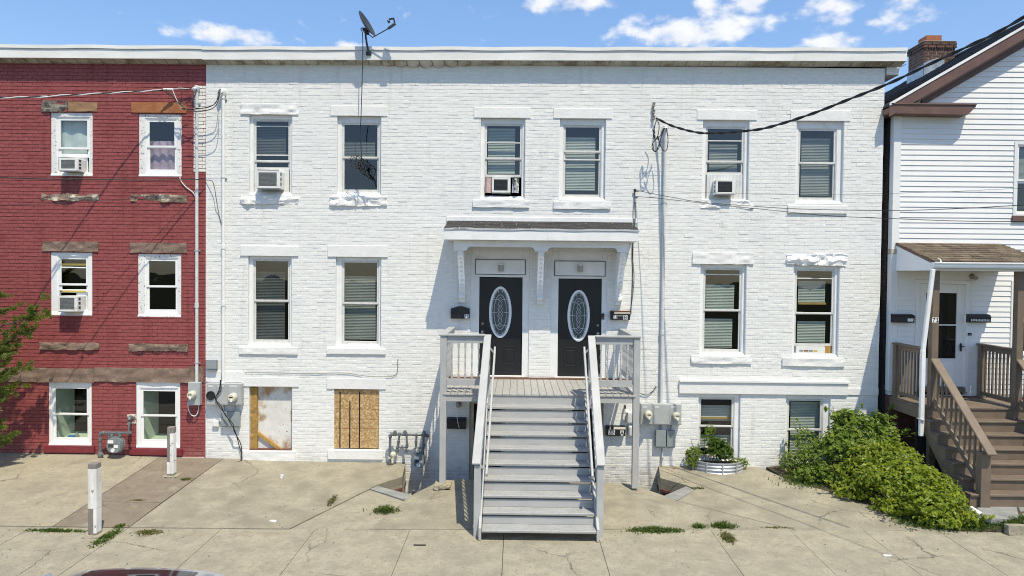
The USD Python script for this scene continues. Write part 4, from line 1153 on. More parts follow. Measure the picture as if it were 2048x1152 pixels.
# deck boards run out from the wall
nb = 26
for i in range(nb):
    a, b_ = px0 + 0.06 + (px1 - px0 - 0.12) * i / nb, px0 + 0.06 + (px1 - px0 - 0.12) * (i + 1) / nb
    obj('deck_board', MB().box(a + 0.003, b_ - 0.003, YF - 0.015, -0.055, ZD - 0.035 + RNG.uniform(-.002, .002), ZD + RNG.uniform(-.002, .002), 0.004), 'deck_grey', por)
xs0, xs1 = W(975, 800, YF)[0], W(1186, 800, YF)[0]
zsk = W(1080, 805, YF)[1]
for (a, b_) in ((px0 + 0.12, xs0 - 0.03), (xs0 - 0.027, xs1 + 0.027), (xs1 + 0.03, px1 - 0.12)):
    obj('skirt_board', MB().box(a, b_, YF + 0.005, YF + 0.045, zsk, ZD - 0.037, 0.004), 'grey_paint', por)
for x in (px0 + 0.01, px1 - 0.05):
    obj('skirt_board', MB().box(x, x + 0.04, YF + 0.101, -0.002, zsk, ZD - 0.037, 0.004), 'grey_paint', por)
for k in range(5):
    x = px0 + 0.45 + k * (px1 - px0 - 0.9) / 4
    obj('joist', MB().box(x - 0.02, x + 0.02, YF + 0.05, -0.004, zsk + 0.02, ZD - 0.04), 'grey_paint', por)


def baluster(x, y, z0, z1, s=0.017, square=0.02):
    h = z1 - z0
    prof = [(square, 0), (square, 0.16 * h), (0.010, 0.175 * h), (0.017, 0.20 * h), (0.011, 0.225 * h), (0.0125, 0.30 * h), (0.0175, 0.40 * h), (0.015, 0.46 * h), (0.0095, 0.50 * h), (0.017, 0.515 * h), (0.0095, 0.53 * h),
            (0.015, 0.57 * h), (0.0175, 0.64 * h), (0.0125, 0.74 * h), (0.011, 0.775 * h), (0.017, 0.80 * h), (0.010, 0.825 * h), (square, 0.84 * h), (square, h)]
    mb = MB()
    mb.box(x - square, x + square, y - square, y + square, z0, z0 + 0.16 * h, 0.003).box(x - square, x + square, y - square, y + square, z0 + 0.84 * h, z1, 0.003)
    mb.lathe(prof[2:-2], [x, y, z0], (0, 0, 1), 9, ends=False)
    return mb


zrail0 = W(1080, 688, YF)[1]; zrail1 = W(1080, 673.5, YF)[1]
zb0 = W(1080, 773, YF)[1]; zb1 = W(1080, 760, YF)[1]
xl1, xr0 = W(967, 720, YF)[0], W(1192, 720, YF)[0]
for (a, b_) in ((px0 + 0.125, xl1), (xr0, px1 - 0.125)):
    obj('rail', MB().box(a, b_, YF + 0.02, YF + 0.06, zrail0, zrail1, 0.004), 'grey_rail', por)
    obj('rail', MB().box(a, b_, YF + 0.02, YF + 0.06, zb0, zb1, 0.004), 'grey_rail', por)
    n = 5
    for k in range(n):
        x = a + (b_ - a) * (k + 0.75) / (n + 0.5)
        obj('baluster', baluster(x, YF + 0.04, zb1 + 0.002, zrail0 - 0.002), 'grey_rail', por, smooth=35)
for (a, b_) in ((px0 - 0.02, xl1 + 0.02), (xr0 - 0.02, px1 + 0.02)):
    obj('rail_cap', MB().box(a, b_, YF - 0.025, YF + 0.12, ZR - 0.032, ZR, 0.006), 'grey_rail', por)
for x, s in ((px0 + 0.05, -1), (px1 - 0.05, 1)):
    obj('rail_cap', MB().box(x - 0.07, x + 0.07, YF + 0.122, -0.004, ZR - 0.032, ZR, 0.006), 'grey_rail', por)
    obj('rail', MB().box(x - 0.02, x + 0.02, YF + 0.102, -0.004, zrail0, zrail1, 0.004), 'grey_rail', por)
    obj('rail', MB().box(x - 0.02, x + 0.02, YF + 0.102, -0.004, zb0, zb1, 0.004), 'grey_rail', por)
    for k in range(11):
        y = YF + 0.22 + k * 0.143
        obj('baluster', baluster(x, y, zb1 + 0.002, zrail0 - 0.002), 'grey_rail', por, smooth=35)
# stairs
NT, RISE, RUN = 9, 0.1935, 0.238
sx0, sx1 = W(963, 1062, YF - 9 * RUN)[0], W(1193, 1062, YF - 9 * RUN)[0]
for k in range(1, NT + 1):
    yf, z = YF - k * RUN, ZD - k * RISE
    dz = RNG.uniform(-0.003, 0.003)
    v, f = MB().box(sx0, sx1, yf - 0.03, yf + RUN + 0.012, z - 0.042, z + dz, 0.007).mesh()
    obj('tread', (v, f), 'tread_paint', por)
    obj('riser', MB().box(sx0 + 0.004, sx1 - 0.004, yf + RUN - 0.002, yf + RUN + 0.02, z + 0.003, z + RISE - 0.072, 0.0), 'grey_paint', por)
for x in (sx0 - 0.045, sx1 + 0.005):
    ya, yb = YF, YF - NT * RUN - 0.02
    za, zb_ = ZD - 0.03, ZD - (NT) * RISE
    poly = Polygon([(ya, ZD - 0.05), (ya, ZD - 0.42), (yb + 0.15, -0.09), (yb, -0.09), (yb, zb_ + 0.02)])
    obj('stringer', MB().prism(poly, 'x', x, x + 0.04), 'grey_paint', por)
# stair balustrades: newel, sloped cap, rails, balusters, grab rail
YN = YF - 8.0 * RUN - 0.06
zcb = W(1080, 928, YN)[1]
for side, (ct, cb_) in enumerate((((966.5, 984), (945, 960.5)), ((1175, 1192), (1192.5, 1210)))):
    xt = (W(ct[0], 671, YF)[0] + W(ct[1], 671, YF)[0]) / 2
    xb_ = (W(cb_[0], 927, YN)[0] + W(cb_[1], 927, YN)[0]) / 2
    s = -1 if side == 0 else 1
    nx = W(954.5 if side == 0 else 1200, 1000, YN)[0]
    obj('newel', MB().box(nx - 0.055, nx + 0.055, YN - 0.03, YN + 0.08, -0.11, zcb - 0.03, 0.006), 'grey_rail', por)
    obj('newel', MB().box(xt - 0.05, xt + 0.05, YF - 0.03, YF + 0.06, ZD - 0.25, ZR - 0.05, 0.006), 'grey_rail', por)
    obj('stair_cap', MB().beam([xt, YF + 0.04, ZR - 0.012], [xb_, YN - 0.06, zcb], 0.135, 0.035, c=0.006), 'grey_rail', por)
    d0, d1 = np.array([xt, YF - 0.02, ZR - 0.012]), np.array([xb_, YN + 0.02, zcb])
    dn = np.array([0, 0, -1.0])
    obj('stair_rail', MB().beam(d0 + dn * 0.09, d1 + dn * 0.09, 0.04, 0.10, c=0.004), 'grey_rail', por)
    obj('stair_rail', MB().beam(d0 + dn * 0.86, d1 + dn * 0.86, 0.04, 0.10, c=0.004), 'grey_rail', por)
    for k in range(1, 15):
        t = k / 15
        p = d0 + (d1 - d0) * t
        obj('baluster', baluster(p[0], p[1], p[2] - 0.82, p[2] - 0.13), 'grey_rail', por, smooth=35)
    # inner grab rail
    gt, gb_ = (990, 696) if side == 0 else (1168.5, 696), (973, 951) if side == 0 else (1185, 955)
    p0, p1 = V3(gt[0], gt[1], YF - 0.06), V3(gb_[0], gb_[1], YN - 0.02)
    gr = obj('grab_rail', MB().beam(p0, p1, 0.035, 0.09, c=0.006), 'grey_rail', por)
    mb = MB()
    for t in (0.04, 0.5, 0.96):
        p = p0 + (p1 - p0) * t
        q = d0 + (d1 - d0) * t + dn * 0.09
        obj('rail_bracket', MB().beam(p + [0, 0, -0.02], [q[0], p[1], q[2]], 0.03, 0.03), 'grey_rail', gr)

# ------------------------------------------------------------------ satellite dish and its cable
dish = thing('satellite_dish', 'grey satellite dish seen edge on, bolted to the white eave', 'satellite dish')
YD = -0.30
ctr = V3(734.5, 47, YD)
top, bot = V3(721.5, 22.5, YD), V3(748, 70, YD)
axz = (top - bot); hl = np.linalg.norm(axz) / 2; axz /= np.linalg.norm(axz)
nrm = np.array([0.86, -0.13, 0.0]); nrm -= axz * np.dot(nrm, axz); nrm /= np.linalg.norm(nrm)
sd = np.cross(axz, nrm)
ctr = (top + bot) / 2
V, F = [], []
for s, off in ((0, 0.0), (1, -0.018)):
    for i in range(9):
        rr = i / 8
        for j in range(36):
            a = 2 * math.pi * j / 36
            V.append(ctr + axz * hl * rr * math.cos(a) + sd * hl * 0.92 * rr * math.sin(a) + nrm * (0.065 * (rr * rr - 1) + off))
    b0 = s * 9 * 36
    for i in range(8):
        for j in range(36):
            q = [b0 + i * 36 + j, b0 + i * 36 + (j + 1) % 36, b0 + (i + 1) * 36 + (j + 1) % 36, b0 + (i + 1) * 36 + j]
            F.append(q if s else q[::-1])
for j in range(36):
    F.append([8 * 36 + j, 8 * 36 + (j + 1) % 36, 9 * 36 + 8 * 36 + (j + 1) % 36, 9 * 36 + 8 * 36 + j])
obj('reflector', (np.array(V), np.array(F)), 'dish_grey', dish, smooth=50)
hub = V3(732, 61, YD)
obj('mount', MB().beam(ctr + axz * -0.12 - nrm * 0.08, hub + [-0.02, 0, -0.04], 0.12, 0.13, up=(1, 0, 0), c=0.015).beam(hub + [-0.06, 0, 0.03], hub + [0.05, 0, -0.05], 0.10, 0.06, c=0.01), 'black_metal', dish)
foot = V3(737.5, 108, -0.21)
obj('mast', MB().tube(bez([hub + [0, 0, 0.02], V3(731.5, 72, YD + 0.01), V3(734.5, 92, -0.25), foot + [0, -0.01, 0.02]], 8), 0.021, 10), 'dish_grey', dish, smooth=40)
obj('foot_plate', MB().box(foot[0] - 0.055, foot[0] + 0.055, -0.235, -0.20, foot[2] - 0.03, foot[2] + 0.05, 0.008).beam(foot + [-0.05, 0, -0.02], foot + [0, -0.01, 0.06], 0.02, 0.02, up=(0, 1, 0)).beam(foot + [0.05, 0, -0.02], foot + [0, -0.01, 0.06], 0.02, 0.02, up=(0, 1, 0)), 'black_metal', dish)
a0 = V3(745, 75, YD - 0.02); a1 = V3(776, 57.5, YD - 0.16)
obj('feed_arm', MB().tube([hub + [0.03, 0, -0.06], a0, a1], 0.011, 8), 'black_metal', dish)
e0, e1 = a1, V3(791, 47, YD - 0.2)
obj('feed_housing', MB().beam(e0, e1, 0.05, 0.055, up=(0, 1, 0), c=0.014), 'dish_grey', dish)
obj('feed_horn', MB().beam(e1 + [-0.01, 0, -0.01], V3(787, 36, YD - 0.2), 0.03, 0.035, up=(0, 1, 0), c=0.01).beam(V3(788, 37, YD - 0.2), V3(778, 38.5, YD - 0.18), 0.035, 0.03, c=0.008)
    .lathe([(0.02, 0), (0.036, 0.02), (0.036, 0.04)], V3(779.5, 42, YD - 0.18), (-0.9, 0.2, -0.3), 12), 'black_metal', dish)
dc = thing('dish_cable', 'black cable hanging from the satellite dish with a tangled coil at its end', 'cable')
p = [hub + [-0.05, -0.03, 0.05], hub + [-0.10, -0.03, 0.02], V3(725, 68, YD - 0.02), V3(725.5, 110, -0.27), V3(724, 170, -0.26), V3(722, 235, -0.24), V3(720.5, 265, -0.20), V3(722.5, 300, -0.17), V3(724, 325, -0.16)]
obj('drop', MB().tube(bez(p, 10), 0.009, 6), 'black_rubber', dc, smooth=True)
rg = np.random.default_rng(5)
mb = MB()
knot = V3(722, 330, -0.2)
for k, (dx, dz, w_, h_) in enumerate(((-0.09, 0.10, 0.11, 0.10), (-0.11, 0.03, 0.08, 0.12), (-0.02, 0.04, 0.07, 0.15), (0.07, -0.05, 0.07, 0.17), (0.13, -0.09, 0.10, 0.13), (0.0, -0.06, 0.05, 0.11))):
    th = np.linspace(0, 2 * math.pi, 26)
    c0 = knot + [dx, -0.02 - 0.02 * k, dz]
    pts = np.stack([c0[0] + w_ * np.cos(th) + 0.02 * np.sin(3 * th), c0[1] + 0.05 * np.sin(th + k), c0[2] + h_ * np.sin(th) - 0.6 * w_ * np.cos(th)], 1)
    mb.tube(pts, 0.008, 5)
mb.tube(bez([knot, knot + [0.05, -0.03, -0.12], V3(735, 350, -0.2), V3(740, 366, -0.2)], 8), 0.012, 6)
obj('coil', mb, 'black_rubber', dc, smooth=True)

# ------------------------------------------------------------------ air conditioners
def ac(px, Y, depth, label, grille='ac_grille', side=1, slope=0.0, filler=(), body='white_plastic'):
    """px: front face rectangle in the picture at the plane y = Y"""
    r = R(*px, Y)
    t = thing('air_conditioner', label, 'air conditioner', 'window air conditioners on the row houses')
    gl = R(*grille_px, Y) if (grille_px := None) else None
    w, h = r[1] - r[0], r[3] - r[2]
    mb = MB()
    V_ = MB().box(r[0], r[1], Y + 0.014, Y + depth, r[2], r[3], 0.008)
    frame_ring(V_, r[0], r[1], r[2], r[3], (0.04, 0.06, 0.04, 0.04), Y, Y + 0.016, 0.004)
    obj('housing', V_, body, t)
    mb = MB().box(r[0] + 0.041, r[1] - 0.061, Y + 0.009, Y + 0.0135, r[2] + 0.041, r[3] - 0.041)
    gb = obj('grille', mb, grille, t)
    mb = MB()
    n = max(6, int((h - 0.08) / 0.017))
    for k in range(n):
        z = r[2] + 0.045 + (h - 0.09) * (k + 0.5) / n
        mb.box(r[0] + 0.042, r[1] - 0.062, Y + 0.002, Y + 0.0085, z - 0.003, z + 0.003)
    obj('fins', mb, grille, gb)
    mb = MB()
    for s in (-1, 1):
        x = r[1] if s > 0 else r[0]
        for k in range(3):
            z0 = r[2] + h * (0.16 + 0.28 * k)
            mb.box(x - 0.002, x + 0.002, Y + 0.05, Y + 0.12, z0, z0 + h * 0.18)
    obj('side_vent', mb, 'dark_grille', t)
    obj('base_pan', MB().box(r[0] + 0.004, r[1] - 0.004, Y + 0.02, Y + depth - 0.02, r[2] - 0.012, r[2] + 0.001), 'galvanised', t)
    for (a, b_, c_, d_, m_) in filler:
        q = R(a, b_, c_, d_, 0.10)
        mb = MB().box(q[0], q[1], 0.10, 0.108, q[2], q[3])
        k = q[0] + 0.008
        while k < q[1] - 0.006:
            mb.box(k, k + 0.006, 0.094, 0.1, q[2] + 0.004, q[3] - 0.004); k += 0.016
        obj('side_curtain', mb, m_, t)


ac((513, 341, 559, 376), -0.20, 0.5, 'white air conditioner in the upper window left of the hanging dish cable', filler=((504.5, 338, 514, 385, 'white_plastic'), (558, 338, 578, 385, 'white_plastic'), (514, 377, 558, 385, 'storm_frame')))
ac((984, 355, 1021, 385), 0.02, 0.35, 'air conditioner with dark grille packed in between pink and grey cloths', grille='dark_grille')
ac((1432, 359, 1470, 388), -0.14, 0.45, 'air conditioner with dark grille in the upper window under the thick sagging cable', grille='dark_grille', filler=((1413, 349, 1435, 397, 'white_plastic'), (1467, 349, 1490, 397, 'white_plastic'), (1435, 389, 1467, 397, 'storm_frame'), (1435, 349, 1467, 359, 'white_plastic')))
ac((118, 316, 155, 341), -0.22, 0.5, 'white air conditioner in the upper floor window of the red house', filler=((113, 315, 120, 345, 'vinyl_sash'), (153, 315, 176, 345, 'vinyl_sash')))
ac((115.5, 592, 154, 623), -0.22, 0.5, 'rust stained white air conditioner in the lower floor window of the red house', filler=((114, 586, 118, 622, 'vinyl_sash'), (153, 586, 175, 622, 'vinyl_sash')))
for (px, m_, lab, nm) in (((970, 355, 983, 386), 'cloth_pink', 'crumpled pink cloth stuffed left of an air conditioner', 1), ((1024, 357, 1038, 386), 'cloth_grey', 'grey and white patterned cloth stuffed right of an air conditioner', 2)):
    q = R(*px, 0.03)
    v, f = cloth(q[0], q[1], q[2], q[3], 0.035, 1.2, 0.02, 30 + nm, 14, 22)
    u = (v[:, 0] - q[0]) / (q[1] - q[0])
    v[:, 1] -= 0.04 * np.sin(u * math.pi)
    obj('cloth', (v, f), m_, None, smooth=True, label=lab, cat='cloth')

# ------------------------------------------------------------------ electric meters, conduits, boxes
def meter_dial(par, px, py, Y, r_, m_='meter_glass', deep=0.13):
    x, z = W(px, py, Y)
    obj('socket_ring', MB().lathe([(r_ * 1.12, 0), (r_ * 1.12, 0.022), (r_ * 1.0, 0.03)], [x, Y, z], (0, -1, 0), 22), 'meter_grey', par, smooth=40)
    g_ = obj('meter', MB().lathe([(r_, 0.03), (r_ * 0.97, 0.07), (r_ * 0.93, deep * 0.85), (r_ * 0.75, deep), (0.001, deep)], [x, Y, z], (0, -1, 0), 22, ends=False), m_, par, smooth=40)
    obj('dial', MB().box(x - r_ * 0.45, x + r_ * 0.45, Y - deep - 0.002, Y - deep + 0.01, z + r_ * 0.05, z + r_ * 0.28), 'ink_black', g_)
    obj('tag', MB().box(x - r_ * 0.2, x + r_ * 0.3, Y - deep - 0.012, Y - deep + 0.01, z - r_ * 0.95, z - r_ * 0.3, 0.004), 'sticker_white', g_)


em = thing('electric_meter', 'single grey electric meter box on the red wall at the foot of the white pipe', 'meter')
r = R(375.5, 765, 399, 811, -0.13)
obj('box', MB().box(r[0], r[1], -0.13, -0.002, r[2], r[3], 0.008), 'meter_grey', em)
obj('cover_seam', MB().box(r[0] + 0.012, r[1] - 0.012, -0.136, -0.131, r[2] + 0.012, r[3] - 0.02, 0.003), 'meter_grey', em)
meter_dial(em, 385.5, 789, -0.137, 0.082)
cp = [V3(378, 792, -0.12), V3(376, 812, -0.1), V3(381, 828, -0.08), V3(390, 832, -0.07), V3(396, 824, -0.06), V3(397, 812, -0.05)]
obj('wire', MB().tube(bez(cp, 8), 0.009, 6), 'conduit_white', em, smooth=True)
em = thing('electric_meter', 'grey double meter cabinet left of the boarded window with one round black empty socket', 'meter')
r = R(412.5, 767, 482.5, 810, -0.15)
obj('box', MB().box(r[0], r[1], -0.15, -0.002, r[2], r[3], 0.008), 'meter_grey', em)
for a, b_ in ((414, 433), (434, 455), (456, 481)):
    q = R(a, 771, b_, 809, -0.156)
    obj('cover', MB().box(q[0], q[1], -0.156, -0.151, q[2], q[3], 0.002), 'meter_grey', em)
    q2 = R(a + 2.5, 769.5, b_ - 7, 771.5, -0.158)
    obj('tag', MB().box(q2[0], q2[1], -0.1585, -0.156, q2[2] - 0.02, q2[3] - 0.02), 'sticker_white', em)
x, z = W(421.5, 791, -0.16)
obj('empty_socket', MB().lathe([(0.095, 0), (0.095, 0.02), (0.075, 0.022), (0.07, 0.008), (0.0, 0.006)], [x, -0.156, z], (0, -1, 0), 24, ends=False), 'black_metal', em, smooth=40)
meter_dial(em, 467, 794, -0.157, 0.088)
em = thing('disconnect_box', 'pair of dark grey breaker boxes below the left double meter cabinet', 'electrical box')
for a, b_ in ((443, 458), (459.5, 478)):
    q = R(a, 824, b_, 854, -0.1)
    obj('box', MB().box(q[0], q[1], -0.10, -0.003, q[2], q[3], 0.006), 'meter_dark_grey', em)
    obj('cover', MB().box(q[0] - 0.008, q[1] + 0.008, -0.108, -0.085, q[2] + 0.02, q[3] + 0.006, 0.004), 'meter_dark_grey', em)
mb = MB()
for px in (449, 470):
    mb.tube(bez([V3(px, 808, -0.08), V3(px, 818, -0.06), V3(px + 2, 826, -0.06)], 6), 0.018, 8)
obj('nipple', mb, 'meter_dark_grey', em)
em = thing('electric_meter', 'grey meter cabinet with two round meters to the right of the porch', 'meter')
r = R(1281, 808, 1363, 850, -0.16)
obj('box', MB().box(r[0], r[1], -0.16, -0.002, r[2], r[3], 0.008), 'meter_grey', em)
for a, b_ in ((1283, 1307), (1308, 1339), (1340, 1362)):
    q = R(a, 811, b_, 848, -0.166)
    obj('cover', MB().box(q[0], q[1], -0.166, -0.161, q[2], q[3], 0.002), 'meter_grey', em)
    q2 = R(a + 2, 813, a + 11, 815, -0.168)
    obj('tag', MB().box(q2[0], q2[1], -0.1685, -0.166, q2[2], q2[3]), 'sticker_white', em)
meter_dial(em, 1296, 829, -0.166, 0.082)
meter_dial(em, 1352, 831, -0.166, 0.082)
for a, b_, lab in ((1311, 1332, 'left one of the two small grey breaker boxes under the right meter cabinet'), (1333, 1351, 'right one of the two small grey breaker boxes under the right meter cabinet')):
    em = thing('breaker_box', lab, 'electrical box')
    q = R(a + 0.8, 862, b_, 896, -0.11)
    obj('box', MB().box(q[0] + 0.008, q[1] - 0.008, -0.10, -0.003, q[2], q[3], 0.006), 'meter_dark_grey', em)
    obj('cover', MB().box(q[0], q[1], -0.112, -0.08, q[2] + 0.025, q[3] + 0.006, 0.005), 'meter_dark_grey', em)
    obj('nipple', MB().tube([V3((a + b_) / 2, 849, -0.06), V3((a + b_) / 2, 863, -0.06)], 0.022, 10), 'meter_dark_grey', em)
em = thing('junction_box', 'square grey junction box on the white wall left of the tall white pipe', 'electrical box')
r = R(412, 720, 432, 741, -0.1)
obj('box', MB().box(r[0], r[1], -0.10, -0.002, r[2] + 0.02, r[3], 0.01), 'meter_dark_grey', em)
obj('lid', MB().box(r[0] - 0.006, r[1] + 0.006, -0.108, -0.085, r[2] + 0.035, r[3] + 0.004, 0.006), 'meter_dark_grey', em)
obj('skirt', MB().box(r[0] + 0.02, r[1] - 0.012, -0.09, -0.02, r[2] - 0.02, r[2] + 0.019, 0.006), 'meter_dark_grey', em)
em = thing('outlet_box', 'small cream outlet box below the left meter cabinet', 'electrical box')
r = R(424.5, 840, 437, 854, -0.06)
obj('box', MB().box(r[0], r[1], -0.06, -0.002, r[2], r[3], 0.008), 'white_plastic', em)
obj('cover', MB().box(r[0] + 0.02, r[1] - 0.02, -0.066, -0.059, r[2] + 0.02, r[3] - 0.03, 0.006), 'conduit_white', em)
for (px, lab) in (((1254, 825, 1279, 847), 'upper grey telephone box half hidden by the right porch post'), ((1257, 852, 1280, 873), 'lower grey telephone box half hidden by the right porch post')):
    em = thing('telephone_box', lab, 'telephone box')
    r = R(*px, -0.1)
    obj('box', MB().box(r[0], r[1], -0.10, -0.002, r[2], r[3], 0.012), 'conduit', em)
    obj('lid', MB().box(r[0] + 0.02, r[1] - 0.02, -0.112, -0.099, r[2] + 0.02, r[3] - 0.03, 0.008), 'conduit', em)
em = thing('flood_light', 'small white floodlight under the right end of the porch', 'lamp')
c0 = V3(1251, 818, -0.12)
obj('holder', MB().tube([V3(1250, 811, -0.0), V3(1250, 812, -0.06), c0], 0.02, 8), 'black_metal', em)
obj('bulb', MB().lathe([(0.02, 0), (0.045, 0.05), (0.05, 0.08), (0.0, 0.09)], c0, (0.3, -0.3, -0.8), 14, ends=False), 'white_plastic', em, smooth=50)
em = thing('flood_light', 'round lamp with a hanging cord above the mailbox under the left end of the porch', 'lamp')
c0 = V3(916, 809, -0.10)
obj('holder', MB().lathe([(0.06, 0), (0.06, 0.03), (0.03, 0.05)], [c0[0], 0.0, c0[2]], (0, -1, 0), 14), 'brass_lamp', em)
obj('bulb', MB().lathe([(0.03, 0.04), (0.055, 0.09), (0.04, 0.13), (0.0, 0.14)], [c0[0], 0.0, c0[2]], (0, -1, -0.3), 14, ends=False), 'lamp_globe', em, smooth=50)
obj('cord', MB().tube(bez([V3(915, 815, -0.06), V3(914, 832, -0.10), V3(916, 846, -0.14), V3(918.5, 856, -0.16)], 8), 0.006, 5), 'conduit_white', em)


def conduit(px, top, bottom, label, m_, rr=0.034, Y=-0.05, straps=(), head=True, pxb=None, couplings=()):
    t = thing('conduit_pipe', label, 'pipe')
    pxb = pxb if pxb is not None else px
    a, b_ = V3(px, top, Y), V3(pxb, bottom, Y)
    obj('pipe', MB().tube(np.linspace(a, b_, 12), rr, 12), m_, t, smooth=40)
    for s in straps:
        u = (s - top) / (bottom - top); p = a + (b_ - a) * u
        obj('strap', MB().box(p[0] - rr - 0.03, p[0] + rr + 0.03, Y + 0.02, -0.001, p[2] - 0.012, p[2] + 0.012).lathe([(rr + 0.004, -0.012), (rr + 0.004, 0.012)], p, (0, 0, 1), 12), 'galvanised', t)
    for s in couplings:
        u = (s - top) / (bottom - top); p = a + (b_ - a) * u
        obj('coupling', MB().lathe([(rr + 0.008, -0.05), (rr + 0.010, -0.045), (rr + 0.010, 0.045), (rr + 0.008, 0.05)], p, (0, 0, 1), 14), m_, t, smooth=40)
    if head:
        obj('weatherhead', MB().lathe([(rr + 0.006, -0.06), (rr + 0.03, 0.0), (rr + 0.028, 0.045), (0.02, 0.075)], a, (0, 0, 1), 14).beam(a + [0.0, -0.02, 0.02], a + [-0.03 if px < 420 or px > 1000 else -0.07, -0.10, -0.03], 0.09, 0.05, c=0.012), m_, t, smooth=40)
    return t


conduit(393.5, 178, 766, 'grey conduit pipe running up the red wall to a weatherhead', 'conduit', straps=(207, 382, 500, 726), couplings=(610,))
conduit(446.5, 185, 766, 'white painted conduit pipe on the white wall left of the boarded window', 'conduit_white', straps=(198, 355), couplings=(492, 606))
conduit(1331, 257, 808, 'off white conduit pipe rising from the right meter cabinet', 'conduit', straps=(405,), pxb=1322, couplings=(664,))
t = thing('conduit_pipe', 'thin grey pipe running down below the right breaker boxes', 'pipe')
obj('pipe', MB().tube([V3(1324, 896, -0.04), V3(1323, 931, -0.04)], 0.012, 8), 'meter_dark_grey', t)
obj('strap', MB().box(*R(1321, 914, 1327, 915.5)[:2], -0.055, -0.001, *R(1321, 914, 1327, 915.5)[2:]), 'galvanised', t)

# ------------------------------------------------------------------ cables
def cable(name, label, pts, r_, m_='black_rubber', twist=False, n=10, parts=None):
    t = thing(name, label, 'cable')
    c_ = bez(pts, n)
    if twist:
        s = np.concatenate([[0], np.cumsum(np.linalg.norm(np.diff(c_, axis=0), axis=1))])
        u = np.linspace(0, s[-1], int(s[-1] / 0.05) + 2)
        c_ = np.stack([np.interp(u, s, c_[:, k]) for k in range(3)], 1)
        for k in range(2):
            ph = u * 2 * math.pi / 0.55 + k * math.pi
            obj('strand', MB().tube(c_ + np.stack([0 * ph, np.cos(ph), np.sin(ph)], 1) * r_ * 0.62, r_ * 0.72, 6), m_ if np.ndim(m_) == 0 else m_[k], t, smooth=True)
    else:
        obj('wire', MB().tube(c_, r_, 6), m_, t, smooth=True)
    return t


def ray_at(px, py, vx, x0):
    """depth of a straight cable that leaves the wall at x0 and runs vx sideways per metre towards the street"""
    u = None
    lo, hi = 0.0, 12.0
    fn = lambda d: W(px, py, -d)[0] - (x0 + vx * d)
    d = np.linspace(0, 11, 400)
    k = np.argmin(np.abs([fn(q) for q in d]))
    return d[k]


x0 = W(1312, 236)[0]
pp = [V3(1312, 236, -0.08)]
for (a, b_) in ((1345, 252), (1395, 265), (1440, 266), (1490, 262), (1536, 255), (1620, 229), (1700, 198), (1780, 166), (1860, 128), (1940, 91), (2048, 34)):
    d = ray_at(a, b_, 0.655, x0)
    pp.append(V3(a, b_, -max(d, 0.1)))
q = pp[-1] + (pp[-1] - pp[-2]) * np.array([3, 3, 4.2])
pp.append(q)
cable('power_cable', 'thick black twisted power cable sagging from the white wall up to the right', pp, 0.021, twist=True)
for i, (pa, lab, rr) in enumerate((
        ([(1274, 381), (1330, 392), (1400, 404), (1500, 412), (1600, 418), (1780, 421), (1920, 417), (2048, 410)], 'upper one of the two thin black wires running right from the canopy corner', 0.0055),
        ([(1274, 393), (1330, 398), (1420, 408), (1520, 418), (1650, 431), (1780, 437), (1920, 442), (2048, 443)], 'lower one of the two thin black wires running right from the canopy corner', 0.0055),
        ([(1276, 381), (1400, 385), (1560, 388), (1720, 388), (1900, 383), (2048, 376)], 'thin grey wire stretched level across the upper windows on the right', 0.0025))):
    x0 = W(*pa[0])[0]
    pp = [V3(*pa[0], -0.06)] + [V3(a, b_, -max(0.1, ray_at(a, b_, 0.655, x0))) for a, b_ in pa[1:]]
    pp.append(pp[-1] + (pp[-1] - pp[-2]) * 3)
    cable('thin_wire', lab, pp, rr)
# left service drop: towards the street and to the left
pp = [V3(383, 179, -0.08), V3(352, 177, -0.12), V3(325, 180, -0.2), V3(200, 187, -0.85), V3(80, 193, -1.5), V3(0, 195.5, -2.0)]
pp.append(pp[-1] + (pp[-1] - pp[-3]) * 5 + [0, 0, 0.25])
cable('service_cable', 'twisted service cable reaching the red house from the left below the eave', pp, 0.014, m_=('conduit', 'black_rubber'), twist=True)
for i, (pa, lab, rr, Ys) in enumerate((
        ([(410, 359), (300, 360), (150, 358), (0, 355)], 'thick one of the level black wires crossing the red wall under the upper windows', 0.011, (0.08, 0.7, 1.6, 2.5)),
        ([(374, 395), (262, 399), (120, 405), (0, 410)], 'thin black wire crossing the red wall at the sills of the upper windows', 0.0045, (0.05, 0.6, 1.3, 1.9)))):
    pp = [V3(a, b_, -d) for (a, b_), d in zip(pa, Ys)]
    pp.append(pp[-1] + (pp[-1] - pp[-3]) * 4 + [0, 0, 0.2])
    cable('thin_wire', lab, pp, rr)
t = thing('wire_loop', 'black wire loops between the two weatherheads at the party line of the houses', 'cable')
mb = MB()
loops = [[(325, 180), (345, 193), (360, 204), (375, 212)], [(332, 178), (352, 200), (372, 218), (392, 218), (415, 214), (432, 205), (438, 180)], [(345, 180), (356, 205), (368, 219)],
         [(376, 212), (400, 217), (425, 211), (437, 195), (440, 178)], [(370, 208), (388, 195), (393, 178)], [(364, 203), (363, 185), (360, 178)], [(372, 222), (400, 223), (425, 217), (436, 203), (441, 178)]]
for k, l in enumerate(loops):
    obj('wire', MB().tube(bez([V3(a, b_, -0.22 - 0.03 * k + 0.05 * (j == len(l) - 1)) for j, (a, b_) in enumerate(l)], 8), 0.0085, 6), 'conduit' if k in (2,) else 'black_rubber', t, smooth=True)
for a_, b_ in (((356, 203), (361, 208)), ((364, 217), (370, 219))):
    obj('splice', MB().beam(V3(*a_, -0.29), V3(*b_, -0.29), 0.03, 0.03, c=0.006), 'black_metal', t)
obj('insulator', MB().beam(V3(326, 178, -0.2), V3(347, 178.5, -0.14), 0.035, 0.035, c=0.008), 'sticker_white', t)
